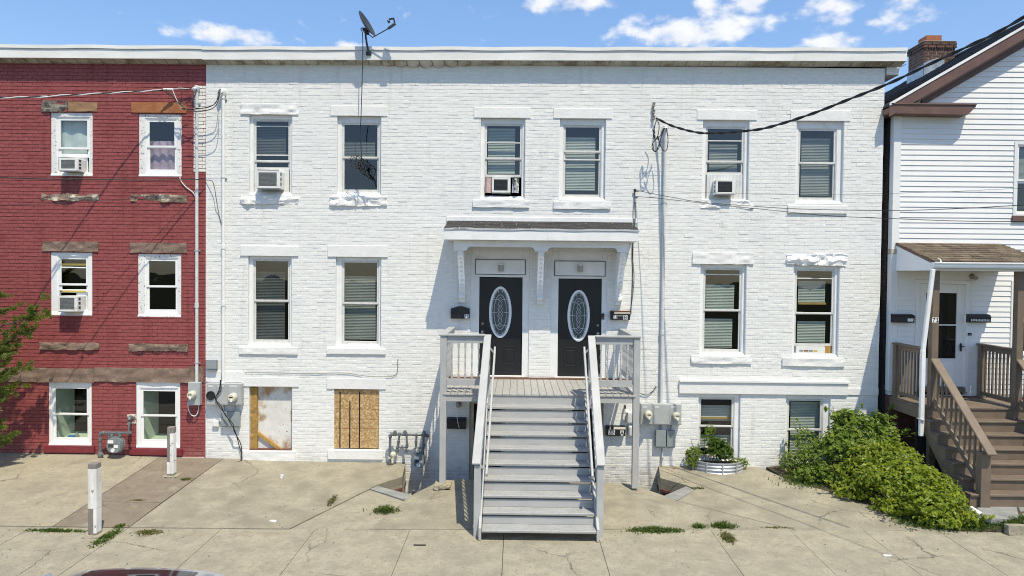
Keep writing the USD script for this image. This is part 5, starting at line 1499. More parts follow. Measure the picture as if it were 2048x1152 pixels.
t = thing('wire_loop', 'black wire loops hanging at the weatherhead of the right conduit', 'cable')
for k, l in enumerate(([(1312, 236), (1318, 250), (1316, 270), (1309, 282)], [(1328, 256), (1320, 272), (1306, 285), (1305, 298), (1312, 303), (1318, 288)], [(1330, 255), (1322, 275), (1318, 295), (1309, 302), (1306, 285), (1307, 266)],
                       [(1333, 256), (1336, 280), (1333, 300), (1325, 299), (1316, 278)], [(1314, 238), (1310, 250), (1308, 262)])):
    obj('wire', MB().tube(bez([V3(a, b_, -0.30 - 0.03 * k) for a, b_ in l], 8), 0.009, 6), 'black_rubber', t, smooth=True)
for a_, b_ in (((1307, 260), (1309, 267)), ((1308, 270), (1310, 277)), ((1315, 272), (1317, 280))):
    obj('splice', MB().beam(V3(*a_, -0.33), V3(*b_, -0.33), 0.032, 0.032, up=(0, 1, 0), c=0.006), 'black_metal', t)
t = thing('wall_insulator', 'rusty rack of three wire insulators on the white wall above the right weatherhead', 'insulator')
for k, py in enumerate((210, 224, 236)):
    x, z = W(1307, py)
    obj('insulator', MB().lathe([(0.012, -0.05), (0.03, -0.04), (0.02, -0.005), (0.03, 0.03), (0.012, 0.045)], [x, -0.05, z], (0.15, 0, 1), 10), 'brass_lamp', t, smooth=40)
obj('rack', MB().box(x - 0.02, x + 0.0, -0.03, 0.002, W(1307, 238)[1], W(1307, 205)[1], 0.003), 'weathered_wood', t)
for lab, pts, rr in (('pair of thin black wires running down the wall past the right end of the canopy', [(1270, 384), (1268, 430), (1266, 500), (1265, 560), (1262, 628)], 0.007),
                     ('thin black wire dropping beside the tall white pipe from the party line', [(412, 360), (424, 362), (429, 376), (432, 395), (438, 430), (446, 470), (448, 560), (446, 640), (444, 720), (442, 770)], 0.007),
                     ('slack black wires hanging in front of the left meter cabinet down to the ground', [(442, 760), (438, 780), (432, 796), (438, 812), (452, 830), (462, 848), (470, 862), (478, 890), (484, 918), (470, 931), (445, 936), (425, 946), (380, 957)], 0.010),
                     ('thin wire creeping along the white wall above the boarded windows', [(490, 745), (560, 746), (620, 747), (690, 746), (720, 751), (760, 753), (792, 749), (796, 718)], 0.0045),
                     ('white wire curving from the red house window to the grey conduit', [(360, 345), (361, 360), (372, 374), (386, 385), (393, 398)], 0.0095),
                     ('thin wires from the wall down to the right telephone boxes', [(1276, 785), (1290, 790), (1302, 786), (1312, 772)], 0.005)):
    t = thing('wall_wire', lab, 'cable')
    Yw = -0.02
    for k in range(2 if ('pair' in lab or 'wires' in lab) else 1):
        pp = []
        for j, (a, b_) in enumerate(pts):
            Y = -0.02 - 0.012 * k
            if 'slack' in lab: Y = -0.19 if j < 7 else (-0.05, -0.10, -0.2, -0.35, -0.6, -1.1)[j - 7]
            if 'canopy' in lab and j in (1,): Y = -0.05
            if 'dropping' in lab and 1 <= j <= 3: Y = -0.12
            p_ = V3(a + k * (4 if 'slack' in lab else 3) * (1 if j % 2 else -0.4), b_, Y)
            if 'slack' in lab: p_[2] = max(p_[2], float(gz(p_[1])) + 0.02)
            pp.append(p_)
        obj('wire', MB().tube(bez(pp, 7), rr, 5), 'conduit_white' if lab.startswith('white') else 'black_rubber', t, smooth=True)
t = thing('cable_bracket', 'black cable clamp holding the wires at the top of the canopy corner', 'bracket')
obj('ring', MB().lathe([(0.03, -0.01), (0.036, 0), (0.03, 0.01)], V3(1270, 381, -0.04), (0, 1, 0), 12), 'black_metal', t)
obj('hook', MB().beam(V3(1270, 383, -0.05), V3(1279, 382, -0.06), 0.02, 0.02, c=0.004).beam(V3(1271, 395, -0.05), V3(1276, 394, -0.06), 0.018, 0.018, c=0.004), 'black_metal', t)

# ------------------------------------------------------------------ mailboxes
def mailbox(px, label, kind='flat', m_='black_metal', Y=-0.12, Yw=0.0, cat='mailbox'):
    r = R(*px, Y)
    t = thing('mailbox', label, cat)
    h = r[3] - r[2]
    if kind == 'hump':
        prof = [(r[0], r[2]), (r[1], r[2]), (r[1] + 0.0, r[3] - 0.035), ((r[0] + r[1]) / 2 + 0.08, r[3]), ((r[0] + r[1]) / 2 - 0.08, r[3]), (r[0], r[3] - 0.035)]
        b_ = obj('box', MB().prism(Polygon(prof), 'y', Y, Yw - 0.002), m_, t)
        obj('lid', MB().box(r[0] - 0.008, r[1] + 0.008, Y - 0.01, Y + 0.02, r[2] + h * 0.52, r[2] + h * 0.58, 0.003).box((r[0] + r[1]) / 2 - 0.06, (r[0] + r[1]) / 2 + 0.06, Y - 0.004, Yw - 0.02, r[3] - 0.004, r[3] + 0.014, 0.003), m_, t)
        obj('lock', MB().lathe([(0.008, 0), (0.007, 0.006)], [r[0] + (r[1] - r[0]) * 0.4, Y, r[2] + h * 0.28], (0, -1, 0), 8), 'chrome', t)
    else:
        prof = [(Yw - 0.002, r[2]), (Y + 0.01, r[2]), (Y, r[2] + 0.02), (Y, r[3] - 0.045), (Y + 0.03, r[3] - 0.008), (Yw - 0.002, r[3] + 0.01)]
        b_ = obj('box', MB().prism(Polygon(prof), 'x', r[0], r[1]), m_, t)
        obj('lid', MB().prism(Polygon([(Y - 0.006, r[2] + h * 0.6), (Y - 0.006, r[3] - 0.04), (Y + 0.026, r[3] + 0.0), (Yw - 0.002, r[3] + 0.018), (Yw - 0.002, r[3] + 0.011), (Y + 0.028, r[3] - 0.006), (Y + 0.0, r[3] - 0.045), (Y + 0.0, r[2] + h * 0.6)]), 'x', r[0] - 0.006, r[1] + 0.006), m_, t)
    return t, r


def sticker(t, px, Y, s, h, invert=False):
    q = R(*px, Y)
    obj('sticker', MB().box(q[0], q[1], Y - 0.002, Y, q[2], q[3]), 'sticker_white', t)
    m = meshkit.text_mesh(s, h, 0.001, True)
    w = m.bounds[1][0] - m.bounds[0][0]
    text(t, s, (q[0] + q[1]) / 2 - w / 2 - m.bounds[0][0], (q[2] + q[3]) / 2 - h / 2, Y - 0.0025, h)


t, r = mailbox((901.5, 614, 939, 637.5), 'black wall mailbox with a humped lid, numbered 75, left of the left door', 'hump')
sticker(t, (929, 628, 938, 636.5), -0.121, '75', 0.07)
t, r = mailbox((1221.5, 624, 1260, 640), 'black mailbox with a worn brown lid marked B beside the right door', 'flat')
sticker(t, (1227, 630.5, 1234.5, 637), -0.1265, '73', 0.05)
sticker(t, (1247, 630.5, 1255, 639.5), -0.1265, 'B', 0.075)
obj('handle', MB().box(*R(1236, 631, 1246, 632.5, -0.13)[:2], -0.134, -0.126, *R(1236, 631, 1246, 632.5, -0.13)[2:], 0.002), 'chrome', t)
obj('lid_top', MB().box(r[0], r[1], -0.09, -0.003, r[3] + 0.0105, r[3] + 0.022, 0.004), 'copper_rust', t)
t, r = mailbox((894, 838, 931.5, 858), 'plain black mailbox on the shaded wall under the left end of the porch', 'flat')
t, r = mailbox((1212.5, 854.5, 1250.5, 872), 'black mailbox marked 73 A under the right end of the porch', 'flat')
sticker(t, (1216.5, 859.5, 1230, 869.5), -0.1265, '73', 0.08)
sticker(t, (1240.5, 861, 1247.5, 871), -0.1265, 'A', 0.085)

# ------------------------------------------------------------------ gas meters
def pipe_run(pts, rr, m_, par, name='pipe', joints=True):
    mb = MB().tube(bez(pts, 5) if len(pts) > 2 and False else np.array(pts), rr, 10)
    p_ = obj(name, mb, m_, par, smooth=50)
    if joints:
        for i, p in enumerate(pts):
            j = MB()
            d = np.array(pts[min(i + 1, len(pts) - 1)]) - np.array(pts[max(i - 1, 0)]); d = d / max(np.linalg.norm(d), 1e-6)
            j.lathe([(rr * 1.05, -0.035), (rr * 1.45, -0.03), (rr * 1.45, 0.03), (rr * 1.05, 0.035)], p, d, 10)
            obj('fitting', j, m_, p_, smooth=40)


def gas_body(par, px, Y):
    r = R(*px, Y)
    x, z = (r[0] + r[1]) / 2, (r[2] + r[3]) / 2
    w, h = (r[1] - r[0]) / 2, (r[3] - r[2]) / 2
    pts = []
    for a in np.linspace(0, 2 * math.pi, 40, endpoint=False):
        e = 2.6
        c_, s_ = math.cos(a), math.sin(a)
        pts.append((x + w * np.sign(c_) * abs(c_) ** (2 / e), z + h * np.sign(s_) * abs(s_) ** (2 / e)))
    P = Polygon(pts)
    mb = MB().prism(P, 'y', Y + 0.02, Y + 0.16)
    mb.prism(P.buffer(-0.015), 'y', Y, Y + 0.021)
    obj('body', mb, 'gas_meter_body', par, smooth=30)
    mb = MB().prism(P.buffer(0.008), 'y', Y + 0.085, Y + 0.10)
    obj('seam', mb, 'gas_grey', par)
    obj('index_window', MB().box(x - w * 0.75, x - w * 0.02, Y - 0.012, Y + 0.01, z + h * 0.25, z + h * 0.62, 0.004), 'sticker_white', par)
    obj('index_window', MB().box(x - w * 0.7, x - w * 0.02, Y - 0.01, Y + 0.01, z - h * 0.2, z + h * 0.18, 0.004), 'dark_grille', par)
    obj('tag', MB().box(x + w * 0.05, x + w * 0.6, Y - 0.006, Y + 0.01, z - h * 0.32, z + h * 0.05, 0.002), 'sticker_white', par)
    obj('dial', MB().lathe([(0.042, 0), (0.04, 0.012), (0.022, 0.013), (0.02, 0.006)], [x - w * 0.1, Y, z - h * 0.62], (0, -1, 0), 16), 'sticker_white', par)
    obj('collar', MB().lathe([(0.035, 0), (0.04, 0.03), (0.03, 0.07)], [x - w * 0.55, Y + 0.08, r[3] - 0.01], (0, 0, 1), 10).lathe([(0.035, 0), (0.04, 0.03), (0.03, 0.07)], [x + w * 0.55, Y + 0.08, r[3] - 0.01], (0, 0, 1), 10), 'gas_grey', par, smooth=40)


gm = thing('gas_meter', 'grey gas meter on a bent pipe before the red basement wall', 'gas meter')
Yg = -0.22
pipe_run([V3(201, 921, Yg), V3(201, 878, Yg), V3(201.5, 868, Yg), V3(208, 865.5, Yg), V3(258, 865.5, Yg), V3(258.5, 838, Yg), V3(262, 834, -0.02)], 0.028, 'gas_grey', gm)
obj('valve', MB().lathe([(0.04, -0.06), (0.052, -0.02), (0.052, 0.02), (0.04, 0.06)], V3(201, 909, Yg), (0, 0, 1), 12).beam(V3(194, 909, Yg - 0.02), V3(208, 909, Yg - 0.02), 0.03, 0.03, c=0.006), 'gas_grey', gm)
gas_body(gm, (212, 875, 242, 907), -0.33)
pipe_run([V3(218, 866, Yg), V3(218, 876, Yg)], 0.022, 'gas_grey', gm); pipe_run([V3(236, 866, Yg), V3(236, 876, Yg)], 0.022, 'gas_grey', gm)
gm = thing('gas_meter', 'gas pipe rack with one grey meter left of the porch and an empty branch', 'gas meter')
Yg = -0.20
pipe_run([V3(779.5, 924, Yg), V3(780.5, 872, Yg), V3(784, 868.5, Yg), V3(808, 868.5, Yg), V3(850, 870, Yg), V3(855, 871, -0.02)], 0.026, 'gas_grey', gm)
for a, b_ in ((797, 795),):
    pipe_run([V3(799, 869, Yg), V3(797, 884, Yg), V3(796, 893, Yg), V3(795, 901, Yg)], 0.022, 'gas_grey', gm)
    pipe_run([V3(813, 869, Yg), V3(814, 890, Yg), V3(812, 902, Yg)], 0.022, 'gas_grey', gm)
pipe_run([V3(795, 895, Yg), V3(813, 894, Yg)], 0.015, 'gas_grey', gm)
pipe_run([V3(833, 870, Yg), V3(832, 884, Yg), V3(832, 906, Yg)], 0.022, 'gas_grey', gm)
pipe_run([V3(847, 871, Yg), V3(847, 890, Yg), V3(846, 906, Yg)], 0.024, 'gas_grey', gm)
pipe_run([V3(832, 896, Yg), V3(846, 896, Yg)], 0.015, 'gas_grey', gm)
obj('regulator', MB().lathe([(0.02, -0.05), (0.055, -0.03), (0.06, 0.0), (0.055, 0.03), (0.02, 0.05)], V3(786, 909, Yg - 0.03), (0.5, -0.6, 0.5), 14).lathe([(0.05, -0.02), (0.05, 0.02)], V3(780, 915, Yg), (0, 0, 1), 12), 'meter_glass', gm, smooth=40)
obj('regulator', MB().lathe([(0.02, -0.04), (0.045, -0.02), (0.05, 0.0), (0.045, 0.02), (0.02, 0.04)], V3(836, 901, Yg - 0.05), (0, -1, 0.2), 14), 'meter_glass', gm, smooth=40)
for a_, b_ in ((810, 866), (790, 866.5), (848, 867)):
    obj('valve', MB().lathe([(0.03, -0.055), (0.044, 0), (0.03, 0.055)], V3(a_, b_, Yg), (0, 0, 1), 10), 'gas_grey', gm, smooth=40)
gas_body(gm, (826.5, 908, 849, 936), -0.31)

# ------------------------------------------------------------------ white posts
for (l, r_, t_, base, lab, low) in ((175, 192.5, 928, 1060, 'weathered white painted wooden post nearest the street', False), (333.5, 346.5, 855, 954, 'weathered wooden post with only its foot still white, before the right red basement window', True)):
    xg, yg = G((l + r_) / 2, base, 0.0)
    yg = yg if not low else yg
    zg = float(gleft(xg, yg))
    x0_, zt_ = W((l + r_) / 2, t_, yg)
    wd = abs(W(r_, 1000, yg)[0] - W(l, 1000, yg)[0])
    t = thing('wooden_post', lab, 'post')
    h = zt_ - zg
    za, zb_ = (zg + h * 0.06, zg + h * 0.30) if low else (zg + h * 0.38, zg + h * 0.93)
    lean = 0.0
    y0_, y1_ = yg, yg + wd
    obj('shaft', MB().box(x0_ - wd / 2 + .002, x0_ + wd / 2 - .002, y0_ + .002, y1_ - .002, zg - 0.1, zt_, 0.006), 'weathered_wood', t)
    obj('paint_coat', MB().box(x0_ - wd / 2, x0_ + wd / 2, y0_, y1_, za, zb_, 0.004), 'post_white', t)
    if low:
        obj('paint_coat', MB().box(x0_ - wd / 2 + 0.06, x0_ + wd / 2 - 0.0, y0_ - 0.001, y1_, zb_ + 0.002, zt_ - 0.12, 0.004), 'post_white', t)
    else:
        obj('paint_coat', MB().box(x0_ + wd * 0.12, x0_ + wd / 2, y0_ - 0.001, y1_, zg + h * 0.04, za - 0.002, 0.004), 'post_white', t)
    v, f = rough_block(x0_ - 0.13, x0_ + 0.15, y0_ - 0.09, y1_ + 0.08, zg - 0.03, zg + 0.02, 0.05, 95 + low, nx=12, nz=4)
    obj('footing', (v, f), 'concrete_sand', t)

# ------------------------------------------------------------------ neighbouring clapboard house on the right
YH = 0.0
house = thing('clapboard_house', 'white clapboard gable house with brown trim at the right edge', 'house')
HX0, HX1, HXR = 7.90, 15.8, 11.9
zev = W(1780, 207, -0.27)[1]
xa_, za_ = W(1800, 195, -0.27); xb2, zb2 = W(2048, 52, -0.27)
SL = (zb2 - za_) / (xb2 - xa_)
rz = lambda x: za_ + SL * (np.minimum(x, 2 * HXR - x) - xa_)      # top of the rake
ZH0 = 0.1
hop = {'door': R(1829, 560, 1936, 790, YH), 'up': R(2026, 284, 2112, 432, YH), 'low': R(2020, 562, 2104, 712, YH)}
wl_top = lambda x: rz(x) - 0.30
poly = Polygon([(HX0 + 0.02, 1.57), (HX1, 1.57), (HX1, wl_top(HX1)), (HXR, wl_top(HXR)), (HX0 + 0.02, wl_top(HX0 + 0.02))])
for q in hop.values():
    poly = poly.difference(sbox(q[0], q[2], q[1], q[3]))
obj('wall', MB().prism(poly, 'y', YH, YH + 0.15), 'siding', house)
# side wall in dark brick patterned sheets
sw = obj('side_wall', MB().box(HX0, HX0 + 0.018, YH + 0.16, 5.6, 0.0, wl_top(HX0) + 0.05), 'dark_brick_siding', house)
mb = MB()
z = 0.05; row = 0
while z < wl_top(HX0) - 0.05:
    y = YH + 0.17 - 0.1 * (row % 2)
    while y < 0.7:
        a, b_ = max(y, YH + 0.165), y + 0.205
        if b_ - a > 0.03:
            mb.box(HX0 - 0.012 - 0.006 * RNG.random(), HX0 + 0.002, a, b_, z, z + 0.068)
        y += 0.215
    z += 0.078; row += 1
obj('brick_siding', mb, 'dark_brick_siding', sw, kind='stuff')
cb = W(1791, 300, YH - 0.02)[0]
obj('corner_board', MB().box(HX0 - 0.01, HX0 + 0.145, YH - 0.03, YH + 0.12, 1.66, zev - 0.17, 0.004), 'siding', house)
obj('corner_bracket', MB().box(HX0 - 0.02, HX0 + 0.15, YH - 0.04, YH + 0.1, W(1790, 508, YH)[1], W(1790, 498, YH)[1], 0.004), 'plaster', house)
EXPO = 0.1095
z = 1.62
nrow = 0
while z < wl_top(HXR) - 0.05:
    zt = z + EXPO
    xl = HX0 + 0.147
    if zt > wl_top(xl):
        xl = xa_ + (zt + 0.30 - za_) / SL - 0.02
    xr = min(HX1, 2 * HXR - xl)
    spans = [(xl, xr)]
    for q in hop.values():
        if q[2] - 0.01 < z + EXPO / 2 < q[3] + 0.0:
            spans = [s for (a, b_) in spans for s in ((a, min(b_, q[0])), (max(a, q[1]), b_)) if s[1] - s[0] > 0.03]
    for (a, b_) in spans:
        # long runs are lapped like the real boards
        cuts = [a] + [c for c in (9.3 + (nrow * 1.37) % 2.4, 12.4 + (nrow * 0.91) % 1.9) if a + 0.3 < c < b_ - 0.3] + [b_]
        for c0_, c1_ in zip(cuts[:-1], cuts[1:]):
            k = 0.0012 * (len(cuts) > 2 and c0_ != a)
            P = Polygon([(YH - 0.018 - k, z + 0.001), (YH - 0.016 - k, z + 0.012), (YH - 0.003, zt + 0.004), (YH - 0.0005, zt + 0.004), (YH - 0.0005, z + 0.001)])
            obj('siding_board', MB().prism(P, 'x', c0_, c1_ - 0.001), 'siding', house)
    z = zt; nrow += 1
obj('foundation', MB().box(HX0 + 0.021, HX1, YH + 0.02, YH + 0.2, -0.4, 1.568), 'pit_brick', house)
# roof: left and right slopes, rake trim, eave return
YR0, YR1 = -0.27, 5.6
XE = W(1778, 210, -0.27)[0] + 0.01


def slope_prism(x0, x1, y0, y1, top, thick):
    P = Polygon([(x0, rz(x0) + top), (x1, rz(x1) + top), (x1, rz(x1) + top - thick), (x0, rz(x0) + top - thick)])
    return MB().prism(P, 'y', y0, y1)


roof = obj('roof', slope_prism(XE + 0.03, HXR, -0.02, YR1, 0.0, 0.08), 'roof_shingle', house)
obj('roof_edge', slope_prism(XE, HXR, YR0, -0.021, 0.0, 0.08), 'roof_shingle', house)
obj('roof_right', MB().prism(Polygon([(HXR + 0.002, rz(HXR)), (HX1 + 0.3, rz(HX1 + 0.3)), (HX1 + 0.3, rz(HX1 + 0.3) - 0.08), (HXR + 0.002, rz(HXR) - 0.08)]), 'y', YR0, YR1), 'roof_shingle', house)
# shingle courses on the slope that can be seen
for k in range(26):
    x0_ = HX0 + 0.01 + k * 0.14
    if x0_ + 0.14 > HXR: break
    y = YR0 + 0.01 + (k % 2) * 0.15 - 0.0
    mb = MB()
    while y < YR1 - 0.1:
        w_ = 0.29
        z0_, z1_ = rz(x0_) + 0.014 + RNG.uniform(0, .005), rz(x0_ + 0.14) + 0.005
        yy0 = y if x0_ > HX0 + 0.02 or y > -0.02 else y
        mb.add([[x0_, yy0 + .004, z0_], [x0_, yy0 + w_ - .004, z0_], [x0_ + 0.145, yy0 + w_ - .004, z1_], [x0_ + 0.145, yy0 + .004, z1_], [x0_, yy0 + .004, z0_ - 0.012], [x0_, yy0 + w_ - .004, z0_ - 0.012]], [[0, 3, 2, 1], [4, 0, 1, 5]])
        y += 0.30
    obj('shingle_course', mb, 'roof_shingle', roof)
def rake(name, lo, hi, y0, y1, m_, xs0=XE, both=True):
    P = [(xs0, rz(xs0) + hi), (HXR, rz(HXR) + hi), (HXR, rz(HXR) + lo), (xs0, rz(xs0) + lo)]
    obj(name, MB().prism(Polygon(P), 'y', y0, y1), m_, house)
    P = [(HXR + 0.003, rz(HXR) + hi), (HX1 + 0.3, rz(HX1 + 0.3) + hi), (HX1 + 0.3, rz(HX1 + 0.3) + lo), (HXR + 0.003, rz(HXR) + lo)]
    obj(name, MB().prism(Polygon(P), 'y', y0, y1), m_, house)
rake('rake_edge', -0.045, 0.014, YR0 - 0.03, YR0 - 0.001, 'white_trim')
rake('rake_board', -0.27, -0.047, YR0 - 0.012, YR0 + 0.015, 'brown_trim')
rake('rake_soffit', -0.30, -0.272, YR0, YH - 0.002, 'brown_trim', xs0=HX0 + 0.35)
rake('frieze_board', -0.46, -0.303, YH - 0.05, YH - 0.021, 'brown_trim', xs0=HX0 + 0.55)
er = R(1783, 210, 1951, 229, YR0)
P = Polygon([(er[0], er[2] + 0.02), (er[1] - 0.16, er[2]), (er[1], er[2] + 0.16), (er[1], er[3]), (er[0], er[3])])
mb = MB().prism(P, 'y', YR0 - 0.01, YH - 0.022)
obj('eave_return', mb, 'brown_trim', house)
obj('eave_return_cap', MB().box(er[0] - 0.02, er[1] + 0.01, YR0 - 0.03, YH - 0.022, er[3] + 0.001, er[3] + 0.03, 0.004), 'brown_trim', house)
obj('gutter', MB().box(XE + 0.0, HX0 - 0.03, YR0 - 0.005, 1.5, zev - 0.20, zev - 0.035, 0.02), 'brown_trim', house)
# chimney
YC0 = 2.8
c0 = R(1848, 82, 1910, 160, YC0)
zb_ = rz(c0[0]) - 0.4
ch = obj('chimney', MB().box(c0[0] + 0.01, c0[1] - 0.01, YC0 + 0.01, YC0 + 0.69, zb_, c0[3] - 0.02), 'chimney_mortar', house)
z, row = zb_, 0
while z < c0[3] - 0.04:
    top3 = z > c0[3] - 0.24
    e = 0.03 if top3 else 0.0
    for face in range(2):
        lo_, hi_ = (c0[0] - e, c0[1] + e) if face == 0 else (YC0 - e, YC0 + 0.7 + e)
        s = lo_ - 0.1 * (row % 2)
        while s < hi_:
            a, b_ = max(s, lo_) + 0.006, min(s + 0.205, hi_) - 0.006
            if b_ - a > 0.04 and z + 0.06 > rz(c0[0] if face else (a + b_) / 2) - 0.15:
                mb = MB()
                j = RNG.uniform(-0.004, 0.004)
                if face == 0: mb.box(a, b_, YC0 - e + j, YC0 + 0.06, z + 0.006, z + 0.064, 0.004)
                else: mb.box(c0[0] - e + j, c0[0] + 0.06, max(a, YC0 - e + 0.003), b_, z + 0.006, z + 0.064, 0.004)
                obj('brick', mb, 'chimney_brick', ch)
            s += 0.212
    z += 0.073; row += 1
obj('cap', MB().box(c0[0] - 0.025, c0[1] + 0.025, YC0 - 0.025, YC0 + 0.72, c0[3] - 0.018, c0[3] + 0.0, 0.004), 'chimney_mortar', ch)
fp = R(1856, 69, 1886, 82, YC0 + 0.1)
mb = MB(); P = sbox(fp[0], YC0 + 0.15, fp[1], YC0 + 0.52); mb.prism(P.difference(P.buffer(-0.03)), 'z', c0[3], fp[3])
obj('flue', mb, 'clay', ch)
zf_ = lambda x: rz(x) + 0.02
P = Polygon([(c0[0] - 0.012, zf_(c0[0]) - 0.1), (c0[0] - 0.012, zf_(c0[0]) + 0.30), (c0[0] + 0.2, zf_(c0[0] + 0.2) + 0.27), (c0[0] + 0.36, zf_(c0[0] + .36) + 0.22), (c0[0] + 0.5, zf_(c0[0] + .5) + 0.08), (c0[0] + 0.5, zf_(c0[0] + .5) - 0.1)])
obj('flashing', MB().prism(P, 'y', YC0 - 0.014, YC0 - 0.001).box(c0[0] - 0.014, c0[0] - 0.001, YC0 - 0.014, YC0 + 0.72, zf_(c0[0]) - 0.1, zf_(c0[0]) + 0.26), 'lead_flashing', ch)

# door and windows of the right house
q = hop['door']
mb = MB(); frame_ring(mb, q[0], q[1], 1.66, q[3], (0.075, 0.075, 0.08, 0.02), YH - 0.03, YH + 0.12, 0.004)
c = obj('door_casing', mb, 'siding', house)
d0 = R(1837, 568, 1930, 773, YH)
mb = MB()
gl = R(1852, 586, 1914, 717, YH)
frame_ring(mb, d0[0], d0[1], d0[2], d0[3], (gl[0] - d0[0], d0[1] - gl[1], d0[3] - gl[3], gl[2] - d0[2]), YH + 0.01, YH + 0.05, 0.004)
d = obj('door', mb, 'siding', house, label='white storm door with two dark panes')
zb_ = W(1890, 650, YH)[1]
obj('bar', MB().box(gl[0], gl[1], YH + 0.014, YH + 0.04, zb_ - 0.014, zb_ + 0.014, 0.003), 'vinyl_sash', d)
obj('pane', sheet(gl[0], gl[1], YH + 0.028, gl[2], gl[3]), 'dark_glass', d)
obj('kick_panel', MB().box(gl[0] + 0.05, gl[1] - 0.05, YH + 0.004, YH + 0.011, d0[2] + 0.10, gl[2] - 0.07, 0.003), 'vinyl_sash', d)
hx, hz = W(1921, 694, YH)
obj('handle', MB().box(hx - 0.012, hx + 0.012, YH - 0.03, YH + 0.011, hz - 0.09, hz + 0.08, 0.004).box(hx - 0.05, hx + 0.05, YH - 0.045, YH - 0.028, hz + 0.0, hz + 0.022, 0.004), 'black_metal', d)
obj('threshold', MB().box(d0[0], d0[1], YH - 0.06, YH + 0.1, 1.648, d0[2] - 0.004, 0.004), 'brown_tread', house)
obj('inner_door', MB().box(d0[0], d0[1], YH + 0.2, YH + 0.24, 1.66, d0[3]), 'interior_dark', house)


def house_win(q, sill, blind_z):
    mb = MB(); frame_ring(mb, q[0], q[1], q[2], q[3], (0.07, 0.07, 0.06, 0.05), YH - 0.03, YH + 0.1, 0.004)
    w = obj('window', mb, 'siding', house)
    zm = q[2] + (q[3] - q[2]) * 0.47
    mb = MB(); frame_ring(mb, q[0] + 0.07, q[1] - 0.07, zm, q[3] - 0.06, (0.045, 0.045, 0.04, 0.04), YH + 0.0, YH + 0.03); obj('sash', mb, 'vinyl_sash', w)
    mb = MB(); frame_ring(mb, q[0] + 0.07, q[1] - 0.07, q[2] + 0.05, zm - 0.002, (0.045, 0.045, 0.04, 0.05), YH + 0.02, YH + 0.05); obj('sash', mb, 'vinyl_sash', w)
    obj('pane', sheet(q[0] + 0.11, q[1] - 0.11, YH + 0.032, q[2] + 0.09, q[3] - 0.09), 'window_glass', w)
    mb = MB(); z = q[3] - 0.1
    while z > blind_z:
        mb.add([[q[0] + 0.12, YH + .118, z], [q[1] - 0.12, YH + .118, z], [q[1] - 0.12, YH + .10, z - 0.021], [q[0] + 0.12, YH + .10, z - 0.021]], [[0, 1, 2, 3]]); z -= 0.0235
    obj('blind', mb, 'blind', w)
    obj('backing', MB().box(q[0], q[1], YH + 0.3, YH + 0.31, q[2], q[3]), 'interior_dark', w)
    if sill:
        obj('sill', MB().box(q[0] - 0.02, q[1] + 0.02, YH - 0.05, YH + 0.0, q[2] - 0.13, q[2] - 0.001, 0.004), 'brown_trim', w)


house_win(hop['up'], True, W(2060, 365, YH)[1]); house_win(hop['low'], False, W(2060, 640, YH)[1])
obj('interior', MB().box(HX0 + 0.1, HX1, YH + 0.9, YH + 0.95, 0.2, 7.2), 'interior_dark', house)
t, r = mailbox((1787, 630, 1829, 645.5), 'black mailbox with a white patch left of the door of the clapboard house', 'flat', Y=YH - 0.13, Yw=YH - 0.018)
sticker_px = (1815, 637, 1826, 643)
qq = R(*sticker_px, YH - 0.13); obj('paper', MB().box(qq[0], qq[1], YH - 0.139, YH - 0.1365, qq[2], qq[3]), 'sticker_white', t)
t, r = mailbox((1938.5, 630, 1982, 645), 'black mailbox with worn white lettering right of the door of the clapboard house', 'flat', Y=YH - 0.13, Yw=YH - 0.018)
mb = MB()
for k in range(12):
    x = r[0] + 0.04 + k * (r[1] - r[0] - 0.1) / 11
    mb.box(x, x + 0.018, YH - 0.1385, YH - 0.1365, r[2] + 0.02 + RNG.uniform(0, .01), r[2] + 0.055 + RNG.uniform(0, .02))
obj('worn_lettering', mb, 'sticker_white', t)
t = thing('doorbell', 'small dark doorbell on the clapboards right of the storm door', 'doorbell')
q = R(1935.5, 666, 1943, 671, YH - 0.03); obj('body', MB().box(q[0], q[1], YH - 0.045, YH - 0.015, q[2], q[3], 0.005), 'black_metal', t)
obj('button', MB().lathe([(0.012, 0), (0.01, 0.006)], [(q[0] + q[1]) / 2, YH - 0.045, (q[2] + q[3]) / 2], (0, -1, 0), 10), 'chrome', t)
t = thing('porch_lamp', 'small bare porch lamp under the shingled porch roof of the clapboard house', 'lamp')
cc = V3(1944, 553, YH - 0.02)
obj('base', MB().lathe([(0.06, 0), (0.06, 0.02), (0.03, 0.06)], cc, (0, -1, 0), 14), 'brass_lamp', t)
obj('bulb', MB().lathe([(0.02, 0), (0.045, 0.05), (0.04, 0.09), (0, 0.1)], cc + [0.01, -0.06, 0.0], (0.1, -0.6, -0.6), 12, ends=False), 'lamp_globe', t, smooth=50)

# ------------------------------------------------------------------ brown porch of the right house
bp = thing('brown_porch', 'dark brown wooden porch with shingled roof and steps before the clapboard house', 'porch')
YP = -1.20
ZP = W(1940, 815, YP)[1]
PX0, PX1 = HX0 + 0.0, 10.0
nb = 10
for k in range(nb):
    ya, yb = YH - 0.03 + (YP - 0.03 - YH + 0.03) * k / nb, YH - 0.03 + (YP - 0.03 - YH + 0.03) * (k + 1) / nb
    obj('deck_board', MB().box(PX0, PX1, yb + 0.002, ya - 0.002, ZP - 0.035, ZP + RNG.uniform(-.002, .002), 0.004), 'brown_tread', bp)
obj('skirt_board', MB().box(PX0 + 0.01, PX0 + 0.05, YP, YH - 0.03, ZP - 0.25, ZP - 0.037, 0.004), 'brown_paint', bp)
obj('skirt_board', MB().box(PX1 - 0.05, PX1 - 0.01, YP, YH - 0.03, ZP - 0.25, ZP - 0.037, 0.004), 'brown_paint', bp)
